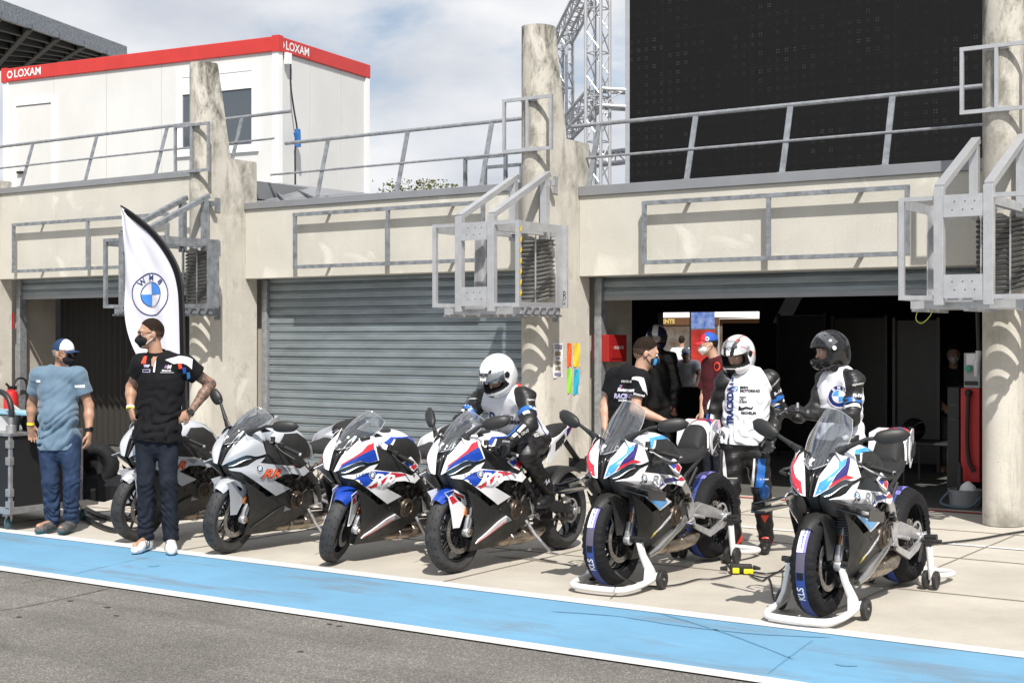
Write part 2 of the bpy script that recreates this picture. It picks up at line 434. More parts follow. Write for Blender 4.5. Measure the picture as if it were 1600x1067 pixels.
# ---- ground
def ground_mats():
    a = bpy.data.materials.new('asphalt'); a.use_nodes = True; nt, N, L, b = nodes(a); tc = N.new('ShaderNodeTexCoord')
    def vor(s): 
        v = N.new('ShaderNodeTexVoronoi'); v.inputs['Scale'].default_value = s; L.new(tc.outputs['Object'], v.inputs['Vector']); return v
    v = vor(150); t = N.new('ShaderNodeTexNoise'); t.inputs['Scale'].default_value = 1.1; t.inputs['Detail'].default_value = 7; L.new(tc.outputs['Object'], t.inputs[0])
    sep = N.new('ShaderNodeSeparateColor'); L.new(v.outputs['Color'], sep.inputs[0])
    cr_ = N.new('ShaderNodeValToRGB'); e = cr_.color_ramp.elements; e[0].position = 0; e[0].color = (.115, .109, .100, 1); e[1].position = 1; e[1].color = (.32, .305, .28, 1)
    m1 = cr_.color_ramp.elements.new(.62); m1.color = (.155, .147, .135, 1); L.new(sep.outputs[0], cr_.inputs[0])
    mx = N.new('ShaderNodeMix'); mx.data_type = 'RGBA'; mx.blend_type = 'MULTIPLY'; mx.inputs[0].default_value = .6; L.new(cr_.outputs[0], mx.inputs[6])
    r = N.new('ShaderNodeMapRange'); r.inputs[1].default_value = .35; r.inputs[2].default_value = .65; r.inputs[3].default_value = .65; r.inputs[4].default_value = 1.1; L.new(t.outputs[0], r.inputs[0]); L.new(r.outputs[0], mx.inputs[7])
    mp = N.new('ShaderNodeMapping'); mp.inputs['Scale'].default_value = (.07, 1.6, 1); mp.inputs['Rotation'].default_value = (0, 0, .04); L.new(tc.outputs['Object'], mp.inputs[0]); ts = N.new('ShaderNodeTexNoise'); ts.inputs['Scale'].default_value = 2.2; ts.inputs['Detail'].default_value = 5; L.new(mp.outputs[0], ts.inputs[0])
    rs = N.new('ShaderNodeMapRange'); rs.inputs[1].default_value = .52; rs.inputs[2].default_value = .66; rs.inputs[4].default_value = .3; L.new(ts.outputs[0], rs.inputs[0]); mz = N.new('ShaderNodeMix'); mz.data_type = 'RGBA'; L.new(rs.outputs[0], mz.inputs[0]); L.new(mx.outputs[2], mz.inputs[6]); mz.inputs[7].default_value = (.075, .07, .066, 1); mx = mz
    L.new(mx.outputs[2], b.inputs['Base Color']); b.inputs['Roughness'].default_value = .85; b.inputs['Specular IOR Level'].default_value = .25
    bp = N.new('ShaderNodeBump'); bp.inputs['Strength'].default_value = .6; bp.inputs['Distance'].default_value = .008; L.new(v.outputs['Distance'], bp.inputs['Height']); L.new(bp.outputs[0], b.inputs['Normal'])
    def paint(name, c, worn, wear):
        m = bpy.data.materials.new(name); m.use_nodes = True; nt, N, L, b = nodes(m); tc = N.new('ShaderNodeTexCoord')
        def nz(s, det, sc=(1, 1, 1)):
            mp = N.new('ShaderNodeMapping'); mp.inputs['Scale'].default_value = sc; L.new(tc.outputs['Object'], mp.inputs[0])
            t = N.new('ShaderNodeTexNoise'); t.inputs['Scale'].default_value = s; t.inputs['Detail'].default_value = det; t.inputs['Roughness'].default_value = .7; L.new(mp.outputs[0], t.inputs[0]); return t
        t = nz(1.6, 9, (.35, 1.6, 1)); t2 = nz(90, 3); t3 = nz(.8, 4)
        ad = N.new('ShaderNodeMath'); ad.operation = 'MULTIPLY_ADD'; L.new(t2.outputs[0], ad.inputs[0]); ad.inputs[1].default_value = .25; L.new(t.outputs[0], ad.inputs[2])
        r = N.new('ShaderNodeMapRange'); r.inputs[1].default_value = wear; r.inputs[2].default_value = wear+.1; r.inputs[4].default_value = .75; L.new(ad.outputs[0], r.inputs[0])
        mx = N.new('ShaderNodeMix'); mx.data_type = 'RGBA'; mx.inputs[7].default_value = worn+(1,)
        m3 = N.new('ShaderNodeMix'); m3.data_type = 'RGBA'; m3.inputs[6].default_value = c+(1,); m3.inputs[7].default_value = tuple(x*.84 for x in c)+(1,)
        r3 = N.new('ShaderNodeMapRange'); r3.inputs[1].default_value = .35; r3.inputs[2].default_value = .65; L.new(t3.outputs[0], r3.inputs[0]); L.new(r3.outputs[0], m3.inputs[0])
        t4 = nz(1.5, 6, (.12, 3.2, 1)); r4 = N.new('ShaderNodeMapRange'); r4.inputs[1].default_value = .54; r4.inputs[2].default_value = .70; r4.inputs[4].default_value = .38; L.new(t4.outputs[0], r4.inputs[0]); m4 = N.new('ShaderNodeMix'); m4.data_type = 'RGBA'; L.new(r4.outputs[0], m4.inputs[0]); L.new(m3.outputs[2], m4.inputs[6]); m4.inputs[7].default_value = tuple(x*.5+.03 for x in c)+(1,); m3 = m4
        L.new(r.outputs[0], mx.inputs[0]); L.new(m3.outputs[2], mx.inputs[6]); L.new(mx.outputs[2], b.inputs['Base Color']); b.inputs['Roughness'].default_value = .7
        bp = N.new('ShaderNodeBump'); bp.inputs['Strength'].default_value = .3; bp.inputs['Distance'].default_value = .006; L.new(t2.outputs[0], bp.inputs['Height']); L.new(bp.outputs[0], b.inputs['Normal'])
        return m
    return a, paint('blue_lane_paint', (.142, .325, .495), (.14, .20, .26), .66), paint('white_line_paint', (.66, .66, .65), (.36, .35, .33), .70)
M_asph, M_blue, M_line = ground_mats()
M_apron = concrete('apron_concrete', (.51, .475, .415), (.42, .39, .345), .42, vert=False, fine=55, dirt=(.27, .24, .20))
M_joint = pm('joint_filler', (.23, .205, .17), .9)
def sheetobj(name, x0, x1, y0, y1, z, mat, kind='structure'):
    o = MB().add([(x0, y0, z), (x1, y0, z), (x1, y1, z), (x0, y1, z)], [(0, 1, 2, 3)]).obj(name, mat, smooth=False, fix=False); return tag(o, kind=kind)
sheetobj('ground', -600, 600, -300, 900, -.016, pm('far_ground', (.24, .22, .18), .95, var=.2, vscale=.3))
sheetobj('pit_lane_asphalt', -70, 50, -40, 6.62, -.006, M_asph)
sheetobj('concrete_apron', -70, 50, 6.62, 14.28, -.006, M_apron)
sheetobj('blue_lane', -70, 50, 6.60, 7.86, .0, M_blue)
sheetobj('white_lane_line_near', -70, 50, 6.50, 6.63, .004, M_line)
sheetobj('white_lane_line_far', -70, 50, 7.80, 7.95, .004, M_line)
sheetobj('thin_white_line', -70, 50, 11.80, 11.88, .0, M_line)
sheetobj('red_threshold_line', -70, 50, 14.02, 14.10, .0, pm('red_line_paint', (.42, .04, .04), .7, var=.4, vscale=6))
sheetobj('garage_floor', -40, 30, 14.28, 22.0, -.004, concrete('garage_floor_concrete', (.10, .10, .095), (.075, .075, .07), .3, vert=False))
sheetobj('paddock_ground', -120, 80, 22.0, 120, -.004, pm('paddock_asphalt', (.22, .205, .18), .9, var=.15))
mb = MB()
for x in (-24, -21.6, -19.0, -16.5, -13.9, -11.3, -8.7, -6.05, -3.38, -.9, 1.7):
    mb.bx(x-.006, x+.006, 7.96, 14.0, -.004, .0)
for y in (9.52, 11.1, 12.7): mb.bx(-60, 40, y-.006, y+.006, -.0042, -.0002)
tag(mb.obj('expansion_joints', M_joint, smooth=False), kind='structure')
# ---- pillars
def pillar(xc, top, ledge, label, yb_top=13.43, yb_mid=13.66):
    w = .18; yc = 13.33; secs = []
    def sec(z, yb):
        p = [V((xc+w*math.cos(a), yc-w*math.sin(a), z)) for a in [math.pi*k/14 for k in range(15)]]
        return p+[V((xc-w, yb, z)), V((xc+w, yb, z))]
    mb = MB()
    mb.loft([sec(0, 14.15), sec(ledge-.02, 14.15), sec(ledge, 14.13)], cap=True)
    w = .1795; mb.loft([sec(ledge+.001, yb_mid), sec(top-.03, yb_top), sec(top, yb_top-.02)], cap=True)
    t = thing('concrete_pillar', (xc, yc, 0), label, 'pillar', 'round fronted concrete pillars between the pit garages')
    mb.obj('shaft', M_pil, t, world=True, ang=50); return t
XP = {'R': -3.66, 'M': -8.78, 'L': -14.12, 'LL': -19.5, 'RR': 1.46}
pillar(XP['R'], 5.25, 3.95, 'tall stained concrete pillar at the right edge, cut off by the top of the picture')
pillar(XP['M'], 5.20, 3.97, 'weathered concrete pillar in the middle with coloured papers taped to its side')
pillar(XP['L'], 5.37, 4.13, 'blackened concrete pillar in front of the white cabin, behind the feather flag')
pillar(XP['LL'], 5.5, 4.2, 'concrete pillar beyond the far left edge of the garages')
pillar(XP['RR'], 5.2, 3.9, 'concrete pillar beyond the right edge of the garages')
# ---- bays
BAYS = [('R', 'M', 2.42, 3.34, 3.45, 'right'), ('M', 'L', 2.52, 3.46, 3.55, 'middle'), ('L', 'LL', 2.64, 3.98, 4.07, 'left'), ('RR', 'R', 2.35, 3.3, 3.41, 'outer')]
YF = 13.93
def frame_on(x0, x1, z0, z1, y, label, mat=M_galvd, mids=(), t_=.045):
    t = thing('sign_frame', ((x0+x1)/2, y, z0), label, 'frame', 'empty steel sign frames on the concrete fascia')
    a = MB(); a.beam((x0, y, z0), (x1, y, z0), t_, t_).beam((x0, y, z1), (x1, y, z1), t_, t_); a.obj('rail', mat, t, world=True, smooth=False)
    a = MB()
    for x in (x0+t_/2, x1-t_/2)+tuple(mids): a.beam((x, y, z0+t_/2), (x, y, z1-t_/2), t_-.004, t_-.004)
    a.obj('upright', mat, t, world=True, smooth=False)
    for x in (x0+.25*(x1-x0)*.7, x1-.25*(x1-x0)*.7):
        for z in (z0, z1):
            MB().bx(x-.018, x+.018, y+t_/2, YF+.01, z-.015, z+.02).obj('bracket', mat, t, world=True, smooth=False)
    return t
def corr(x0, x1, z0, z1, y, pitch=.112, dep=.018):
    prof = []; z = z0
    while z < z1-.001:
        for f, d in ((0, .012), (.06, .012), (.09, -dep*.8), (.14, -dep), (.42, -dep*1.2), (.70, -dep*1.1), (.74, -dep*.5), (.78, -dep*.5), (.82, -dep), (.93, -dep*.8), (.96, .012)):
            if z+f*pitch < z1: prof.append((z+f*pitch, y+d))
        z += pitch
    prof.append((z1, y)); vs = []
    for (zz, yy) in prof: vs += [V((x0, yy, zz)), V((x1, yy, zz))]
    return MB().add(vs, [(2*i, 2*i+1, 2*i+3, 2*i+2) for i in range(len(prof)-1)])
for (r, l, zb, zt, zc, nm) in BAYS:
    x1 = XP[r]-.18; x0 = XP[l]+.18
    t = thing('fascia_wall', ((x0+x1)/2, YF, 0), 'pale concrete beam over the %s garage door with grey metal coping' % {'right': 'open right', 'middle': 'closed middle', 'left': 'left', 'outer': 'outermost right'}[nm], 'wall', 'concrete fascia beams over the garage doors')
    MB().bx(x0, x1, YF, YF+.20, zb, zt).obj('beam', M_fas, t, world=True, smooth=False, bevel=.006)
    MB().bx(x0+.001, x1-.001, YF-.03, YF+.45, zt, zc).obj('coping', M_coping, t, world=True, smooth=False, bevel=.005)
    MB().bx(x0, x1, YF+.45, 21.9, zt-.30, zt-.05).obj('roof', M_roofsheet, t, world=True, smooth=False)
    # door
    yd = 14.28
    if nm == 'right': z0, z1, lab = 2.18, zb+.10, 'raised grey roller shutter over the open right garage'
    elif nm == 'middle': z0, z1, lab = .0, zb+.10, 'closed grey ribbed roller shutter behind the parked motorcycles'
    elif nm == 'left': z0, z1, lab = 2.36, zb+.10, 'half raised grey roller shutter over the left garage with the black curtain'
    else: z0, z1, lab = 0, zb+.1, 'closed grey roller shutter right of the right pillar'
    d = thing('roller_shutter', ((x0+x1)/2, yd, 0), lab, 'garage door', 'grey roller shutter garage doors')
    cc = corr(x0+.13, x1-.12, z0, z1, yd)
    cc.obj('slat_curtain', M_shut, d, world=True, ang=20, fix=False)
    MB().bx(x0+.13, x1-.12, yd-.024, yd+.03, z0-.03, z0+.025).obj('bottom_bar', M_coping, d, world=True, smooth=False)
    for s, xx in ((1, x0), (-1, x1)):
        a, b = sorted((xx+s*.03, xx+s*.125))
        MB().bx(a, b, yd-.07, yd+.06, 0, zb-.002).obj('guide_rail', M_galv, d, world=True, smooth=False, bevel=.004)
    MB().bx(x0+.13, x1-.12, yd+.035, yd+.33, z1-.08, z1+.22).obj('shutter_box', M_coping, d, world=True, smooth=False)
# frames on fascias
def fr(u0, v0, u1, v1, mids, lab):
    a = onY(u0, v0, YF-.11); b = onY(u1, v1, YF-.11)
    frame_on(a.x, b.x, b.z, a.z, YF-.11, lab, mids=[onY(m, 350, YF-.11).x for m in mids])
fr(1004, 318, 1421, 396, (1201,), 'empty galvanised sign frame on the fascia over the open right garage')
fr(459, 336, 757, 406, (606,), 'empty galvanised sign frame on the fascia over the closed middle door')
fr(20, 352, 262, 414, (137,), 'empty galvanised sign frame on the fascia over the left garage')
# railings on the roof
def railing(nm, u0, u1, posts, zt, zm, zb, yt=14.22, yb=13.99, lab='', um0=None, um1=None):
    t = thing('roof_railing', onY((u0+u1)/2, 300, yb).xy.to_3d()+V((0, 0, zb)), lab, 'railing', 'galvanised tube railings on the garage roofs')
    a = onY(u0, 200, yt).x; b = onY(u1, 200, yt).x
    MB().tube([(a, yt, zt), (b, yt, zt+.0)], .024, 10).obj('top_rail', M_galv, t, world=True)
    a = onY(um0 or u0, 200, (yt+yb)/2).x; b = onY(um1 or u1, 200, (yt+yb)/2).x
    MB().tube([(a, (yt+yb)/2-.02, zm), (b, (yt+yb)/2-.02, zm)], .015, 8).obj('mid_rail', M_galv, t, world=True)
    for u in posts:
        x = onY(u, 300, yb).x
        MB().beam((x, yb, zb), (x, yt-.01, zt-.012), .012, .065, up=V((1, 0, 0))).bx(x-.03, x+.03, yb-.05, yb+.05, zb-.001, zb+.008).obj('post', M_galvd, t, world=True, smooth=False)
railing('R', 893, 1760, (920, 1073, 1222, 1383, 1560, 1700), 4.20, 3.80, 3.452, lab='galvanised tube railing in front of the big black screen', um0=912)
railing('M', 446, 868, (495, 620, 752), 4.36, 3.93, 3.552, lab='galvanised tube railing on the roof over the closed middle door', um0=425)
railing('L', -200, 455, (-60, 33, 133, 243, 360), 4.79, 4.42, 4.072, lab='galvanised tube railing in front of the white cabin', um1=430)
# rectangle frames on the pillars
for k, zz, lab in (('R', (3.78, 4.36), 'square steel ring frame high on the right pillar'), ('M', (3.80, 4.37), 'square steel ring frame high on the middle pillar'), ('L', (3.92, 4.53), 'square steel ring frame on the left pillar before the cabin')):
    x = XP[k]; y = 13.125; t = thing('pillar_frame', (x, y, zz[0]), lab, 'frame', 'square steel frames on the pillar fronts'); m = M_alu if k != 'L' else M_galv
    MB().beam((x-.33, y, zz[0]), (x+.33, y, zz[0]), .035).beam((x-.33, y, zz[1]), (x+.33, y, zz[1]), .035).obj('crossbar', m, t, world=True, smooth=False)
    a = MB()
    for q in (-.313, 0, .313): a.beam((x+q, y, zz[0]+.0175), (x+q, y, zz[1]-.0175), .033)
    a.obj('upright', m, t, world=True, smooth=False)
    MB().bx(x-.10, x+.10, y+.018, y+.06, zz[0]-.02, zz[0]+.03).bx(x-.1, x+.1, y+.018, y+.06, zz[1]-.03, zz[1]+.02).obj('bracket', m, t, world=True, smooth=False)
# brackets with cable rings
def cage(k, lab, m, dz):
    xc = XP[k]; yf = 12.15; yb = 13.05; t = thing('steel_cage', (xc, yf, 2.0+dz), lab, 'bracket', 'steel signal light cages on the pillars')
    z0, z1 = 2.04+dz, 2.93+dz
    for s in (-1, 1):
        x = xc+s*.21
        MB().bx(x-.042, x+.042, yf-.035, yf+.035, 1.99+dz, 3.0+dz).obj('front_post', m, t, world=True, smooth=False, bevel=.004)
        MB().beam((x, yf+.0, 3.0+dz), (x, 13.22, 3.53+dz), .082, .062).obj('top_brace', m, t, world=True, smooth=False, bevel=.004)
        MB().bx(x-.04, x+.04, 13.12, 13.2, 2.8+dz, 3.47+dz).obj('rear_post', m, t, world=True, smooth=False, bevel=.004)
        MB().bx(x-.03, x+.03, yf+.04, 13.2, 2.84+dz, 2.92+dz).obj('side_beam', m, t, world=True, smooth=False)
    a = MB(); a.bx(xc-.166, xc+.166, yf-.040, yf-.032, 2.74+dz, 2.93+dz); a.bx(xc-.166, xc+.166, yf-.040, yf-.032, 2.05+dz, 2.25+dz)
    a.obj('plate', m, t, world=True, smooth=False)
    a = MB()
    for zz in (2.80, 2.87, 2.12, 2.19):
        for q in (-.09, 0, .08): a.tube([(xc+q+(.02 if zz in (2.87, 2.12) else 0), yf-.0405, zz+dz), (xc+q+(.02 if zz in (2.87, 2.12) else 0), yf-.042, zz+dz)], .006, 6)
    a.obj('bolt_hole', M_black, t, world=True)
    for s in (-1, 1):
        x = xc+s*.54
        a = MB(); a.bx(x-.024, x+.024, yf-.02, yf+.02, z0, z1); q0, q1 = sorted((xc+s*.252, x-s*.024)); a.bx(q0, q1, yf-.018, yf+.018, z1-.038, z1).bx(q0, q1, yf-.018, yf+.018, z0, z0+.038)
        a.obj('outer_frame', m, t, world=True, smooth=False)
        a = MB(); a.bx(x-.03, x-.02, yf+.02, yb, z1-.09, z1).bx(x-.03, x-.02, yf+.02, yb, z0, z0+.05).bx(x-.03, x-.018, yb-.14, yb, z0-.0, z1-.09)
        a.bx(x-.03, x+.03, yb, yb+.02, z0, z1)
        a.obj('side_frame', m, t, world=True, smooth=False)
    MB().bx(xc-.53, xc+.53, yb+.021, yb+.05, z1-.06, z1).bx(xc-.53, xc+.53, yb+.021, yb+.05, z0, z0+.06).obj('rear_bar', m, t, world=True, smooth=False)
    a = MB()
    for i in range(6): a.bx(xc-.5, xc+.5, 12.26+i*.14, 12.32+i*.14, z0-.075, z0-.005)
    for q in (-.45, 0, .45): a.bx(xc+q-.02, xc+q+.02, 12.2, 13.1, z0-.1, z0-.076)
    a.obj('floor_grating', m, t, world=True, smooth=False)
    a = MB()
    for zz in (3.43, 2.86, 2.0): a.bx(xc+.18, xc+.19, 13.36, 13.46, zz-.1+dz, zz+.09+dz).bx(xc+.10, xc+.30, 13.22, 13.28, zz-.03+dz, zz+.03+dz)
    a.obj('wall_plate', m, t, world=True, smooth=False)
    a = MB()
    for i in range(15):
        z = 2.19+dz+i*.047; a.lathe([(.190, .002), (.238, -.005), (.238, .007), (.190, .010)], (xc, 13.33, z), (0, -.30, 1), 22, closed=True, a0=R(-88), a1=R(88), ref=V((1, 0, 0)))
    a.obj('cable_ring', pm('ring_rubber_grey', (.11, .11, .11), .5, .3, var=.4) if k != 'M' else pm('ring_pale_grey', (.22, .22, .215), .5, .3, var=.4), t, world=True)
    a = MB()
    for q in (-.13, .13): a.bx(xc+q-.006, xc+q+.006, 13.085, 13.10, 2.08+dz, 2.85+dz)
    a.bx(xc-.2, xc+.2, 13.04, 13.14, 2.04+dz, 2.10+dz); a.obj('ring_holder', m, t, world=True, smooth=False)
    if k == 'M':
        a = MB()
        for i in range(7):
            z = 2.14+dz+i*.11; a.prism([(xc+.571, yf-.018, z), (xc+.571, yf+.018, z+.03), (xc+.571, yf+.018, z+.075), (xc+.571, yf-.018, z+.045)], (.0015, 0, 0))
        a.obj('hazard_tape', pm('yellow_tape', (.65, .45, .05), .5), t, world=True, smooth=False)
        vs, fs = textpoly('R', .13); flat2(vs, fs, (xc+.571, yb-.06, z0+.13), (0, 1, 0), (0, 0, 1), off=.0).mapped(lambda p: p+V((-.5885+.59, 0, 0))).obj('letter_marking', M_black, t, world=True, fix=False)
cage('R', 'bright aluminium cage bracket on the right pillar', M_alu, 0)
cage('M', 'silver cage bracket marked R on the middle pillar', M_alu, .0)
cage('L', 'dull galvanised cage bracket on the left pillar behind the flag', M_galvd, .06)
for k, zz, lab in (('wire', 0, 'thin yellow green wire loop hanging under the right cage'),):
    o = MB().tube(spline([(-4.1, 12.3, 1.98), (-4.12, 12.28, 1.88), (-4.07, 12.28, 1.84), (-4.0, 12.29, 1.90), (-3.97, 12.3, 1.985)], 5), .004, 6).obj('wire', pm('wire_yellow_green', (.45, .5, .08), .5)); tag(o, lab, 'wire')
# ---- garage interior: dark partitions
def wallbox(name, x0, x1, y0, y1, z0, z1, mat, lab, cat='wall', group=None, **k):
    o = MB().bx(x0, x1, y0, y1, z0, z1).obj(name, mat, smooth=False, **k); return tag(o, lab, cat, group)
M_curt = pm('black_curtain', (.012, .011, .011), .85)
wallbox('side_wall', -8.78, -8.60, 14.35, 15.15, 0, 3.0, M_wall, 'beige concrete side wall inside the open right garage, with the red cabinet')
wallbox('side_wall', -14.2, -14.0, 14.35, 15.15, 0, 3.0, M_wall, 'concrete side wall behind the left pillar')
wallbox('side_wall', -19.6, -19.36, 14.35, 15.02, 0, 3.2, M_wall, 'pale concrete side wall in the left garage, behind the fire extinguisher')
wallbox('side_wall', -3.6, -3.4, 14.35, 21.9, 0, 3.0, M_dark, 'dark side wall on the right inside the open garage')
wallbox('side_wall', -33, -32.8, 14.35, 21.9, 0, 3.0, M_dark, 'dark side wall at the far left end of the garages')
def curtain(x0, x1, y, z0, z1, lab, amp=.03, pitch=.14):
    n = int((x1-x0)/pitch*6); mb = MB(); vs = []
    for i in range(n+1):
        x = x0+(x1-x0)*i/n; yy = y+amp*math.sin(i/6*2*math.pi); vs += [V((x, yy, z0)), V((x, yy, z1)), V((x, yy+.01, z0)), V((x, yy+.01, z1))]
    fs = []
    for i in range(n): a = 4*i; fs += [(a, a+4, a+5, a+1), (a+2, a+3, a+7, a+6)]
    return tag(mb.add(vs, fs).obj('curtain', pm('grey_black_curtain', (.030, .028, .026), .6), fix=False), lab, 'curtain')
curtain(-19.34, -14.2, 15.1, .02, 2.75, 'black ribbed curtain closing the left garage')
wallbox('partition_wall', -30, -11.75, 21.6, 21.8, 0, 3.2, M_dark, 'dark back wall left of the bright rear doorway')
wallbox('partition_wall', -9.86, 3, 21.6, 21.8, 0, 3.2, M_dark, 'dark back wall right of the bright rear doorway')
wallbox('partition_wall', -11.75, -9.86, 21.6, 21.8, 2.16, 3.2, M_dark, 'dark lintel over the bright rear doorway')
# dark display boards inside the garage
M_board = pm('dark_board', (.022, .021, .021), .35, var=.2)
for (u0, u1, y, z0, z1, lab) in ((1215, 1292, 19.5, .1, 2.05, 'dark display board left of the black helmet rider'), (1300, 1388, 19.0, .1, 2.0, 'wide dark display board behind the black helmet rider'), (1396, 1470, 18.0, .1, 1.95, 'dark display board behind the man in shorts')):
    a = onY(u0, 500, y).x; b = onY(u1, 500, y).x
    t = thing('display_board', ((a+b)/2, y, 0), lab, 'board', 'dark display boards standing in the garage')
    MB().bx(a, b, y, y+.04, z0, z1).obj('panel', M_board, t, world=True, smooth=False, bevel=.01)
    for x in (a+.02, b-.02): MB().bx(x-.02, x+.02, y-.045, y-.001, 0, z1+.03).obj('frame_post', pm('dark_metal', (.06, .06, .06), .4, .6), t, world=True, smooth=False)
t = thing('ceiling_pipe', (-7, 17, 2.7), 'unlit pipe hanging under the ceiling of the open garage', 'pipe')  # plain dark pipe, no lamp
MB().tube([(-8.2, 16.5, 2.25), (-3.8, 16.5, 2.25)], .02, 8).obj('pipe', pm('dark_metal', (.06, .06, .06), .4, .6), t, world=True)
# folding table with helmet
M_tab = pm('table_top_dark', (.03, .03, .03), .5)
ta = onY(1408, 700, 16.4); tb = onY(1490, 700, 16.4)
t = thing('folding_table', ((ta.x+tb.x)/2, 16.6, 0), 'low dark folding table in the shade of the open garage', 'table')
MB().bx(ta.x, tb.x, 16.3, 16.95, .47, .50).obj('tabletop', M_tab, t, world=True, smooth=False, bevel=.008)
for x in (ta.x+.05, tb.x-.05):
    for y in (16.35, 16.9): MB().tube([(x, y, 0), (x, y, .47)], .012, 8).obj('leg', pm('table_leg_grey', (.12, .12, .12), .4, .5), t, world=True)
# ---- red cabinets and signs on the left side wall of the open garage (wall face x=-8.60)
M_cabred = pm('shaded_cabinet_red', (.28, .012, .012), .45)  # red darkened so the colour carries the shade on the box
p0 = onX(938, 565, -8.60); p1 = onX(966, 565, -8.60)
p0 = onX(937, 523, -8.42); p1 = onX(963, 565, -8.42)
t = thing('fire_hose_box', (-8.5, p0.y+.35, p1.z), 'red metal fire box on the side wall of the open garage', 'fire box')
MB().bx(-8.60, -8.38, p0.y+.14, p0.y+.56, p1.z, p0.z).obj('box', M_cabred, t, world=True, smooth=False, bevel=.008)
a = MB().bx(-8.379, -8.372, p0.y+.19, p0.y+.51, p1.z+.04, p0.z-.03); a.obj('door', M_cabred, t, world=True, smooth=False)
vs, fs = textpoly('URGENCE', .05); flat2(vs, fs, (-8.37, p0.y+.35, p0.z-.15), (0, 1, 0), (0, 0, 1)).obj('lettering', M_white, t, world=True, fix=False)
def firesign(p, r, u, lab, sx=.17, sz=.21):
    t = thing('fire_sign', p, lab, 'sign', 'small red fire extinguisher signs'); p = V(p); r = V(r); u = V(u); n = r.cross(u)
    P = [p+r*(sx*a)+u*(sz*b) for a, b in ((-.5, -.5), (.5, -.5), (.5, .5), (-.5, .5))]
    MB().prism(P, n*.006).obj('plate', M_red, t, world=True, smooth=False)
    mb = MB()
    for P2 in ([(-.25*sx, -.36*sz), (.0*sx, -.36*sz), (.0*sx, .18*sz), (-.06*sx, .28*sz), (-.18*sx, .28*sz), (-.25*sx, .18*sz)], [(-.2*sx, .3*sz), (-.04*sx, .3*sz), (-.04*sx, .38*sz), (-.2*sx, .38*sz)], [(.1*sx, .35*sz), (.16*sx, .38*sz), (.3*sx, -.2*sz), (.22*sx, -.22*sz)], [(.12*sx, -.3*sz), (.34*sx, -.3*sz), (.2*sx, -.38*sz)]):
        flat2(P2, [tuple(range(len(P2)))], p, r, u, mb, off=.0075)
    mb.obj('pictogram', M_white, t, world=True, fix=False)
firesign(onX(941, 498, -8.595), (0, 1, 0), (0, 0, 1), 'small red fire sign above the red box in the open garage', .13, .24)
firesign(onX(8, 501, -19.355), (0, 1, 0), (0, 0, 1), 'small red extinguisher sign on the wall at the left edge', .32, .25)
# papers on the middle pillar side (x = -8.6)
def paper(u0, v0, u1, v1, col, lab, nm, group='coloured papers taped to the middle pillar', tilt=0):
    a = onX(u0, v0, -8.597); b = onX(u1, v1, -8.597); t = thing('paper_notice', (-8.597, (a.y+b.y)/2, b.z), lab, 'paper', group)
    G = [[V((-8.597+.006*math.sin((i*1.3+j)*1.1)+.002, a.y+(b.y-a.y)*j/5+tilt*i/5, a.z+(b.z-a.z)*i/5)) for j in range(6)] for i in range(6)]
    sheet(G, .0012, out=(1, 0, 0)).obj('sheet', pm(nm, col, .8), t, world=True); return t, a, b
paper(886, 536, 893, 573, (.80, .12, .03), 'orange paper strip taped to the middle pillar', 'orange_paper')
paper(896, 536, 906, 573, (.80, .58, .05), 'yellow paper sheet taped to the middle pillar', 'yellow_paper')
paper(886, 576, 893, 614, (.30, .70, .06), 'green paper strip taped under the orange one on the pillar', 'green_paper', tilt=.01)
paper(897, 577, 905, 616, (.03, .42, .62), 'blue paper strip taped under the yellow one on the pillar', 'blue_paper', tilt=-.02)
t, a, b = paper(864, 536, 879, 590, (.72, .72, .74), 'white printed notice taped to the middle pillar left of the coloured papers', 'white_paper', 'notices taped to the middle pillar')
mb = MB(); m2 = MB()
for i, (c0, c1, c2, c3) in enumerate(((.1, .9, .05, .09), (.1, .9, .12, .16), (.18, .75, .24, .36), (.3, .7, .42, .46), (.2, .75, .52, .62), (.2, .75, .68, .78), (.1, .8, .85, .93))):
    (m2 if i in (2, 4, 5) else mb).bx(-8.5945+.005, -8.5942+.006, a.y+(b.y-a.y)*c0, a.y+(b.y-a.y)*c1, a.z+(b.z-a.z)*c3, a.z+(b.z-a.z)*c2)
mb.obj('print', pm('print_grey', (.2, .2, .3), .8), t, world=True, smooth=False); m2.obj('picture', pm('print_brown', (.25, .2, .14), .8), t, world=True, smooth=False)
# ---- fire extinguisher by the left wall
ex = gnd(18, 722)
q = onX(17, 640, -19.1)
t = thing('fire_extinguisher', (q.x, q.y, 0), 'red fire extinguisher with black hose by the wall at the left edge', 'fire extinguisher')
zc = onX(17, 664, -19.1).z; zt_ = onX(17, 612, -19.1).z
r0 = .11
MB().lathe([(0, zc-.25), (r0*.9, zc-.25), (r0, zc-.22), (r0, zt_-.06), (r0*.85, zt_), (r0*.3, zt_+.04), (0, zt_+.05)], (q.x, q.y, 0), (0, 0, 1), 24).obj('cylinder', M_red, t, world=True)
MB().bx(q.x-.03, q.x+.03, q.y-.04, q.y+.09, zt_+.03, zt_+.09).tube([(q.x, q.y, zt_+.05), (q.x, q.y-.09, zt_+.13)], .02, 8).obj('valve_head', M_black, t, world=True)
MB().tube(spline([(q.x+.02, q.y+.02, zt_+.07), (q.x+.03, q.y+.10, zt_+.2), (q.x+.03, q.y+.25, zt_+.17), (q.x+.03, q.y+.27, zt_-.1), (q.x+.03, q.y+.22, zc-.2)], 8), .018, 8).obj('hose', M_black, t, world=True)
MB().tube([(q.x+.12, q.y-.08, zt_-.2), (q.x+.12, q.y+.1, zt_-.32)], .03, 8).obj('label', M_white, t, world=True)
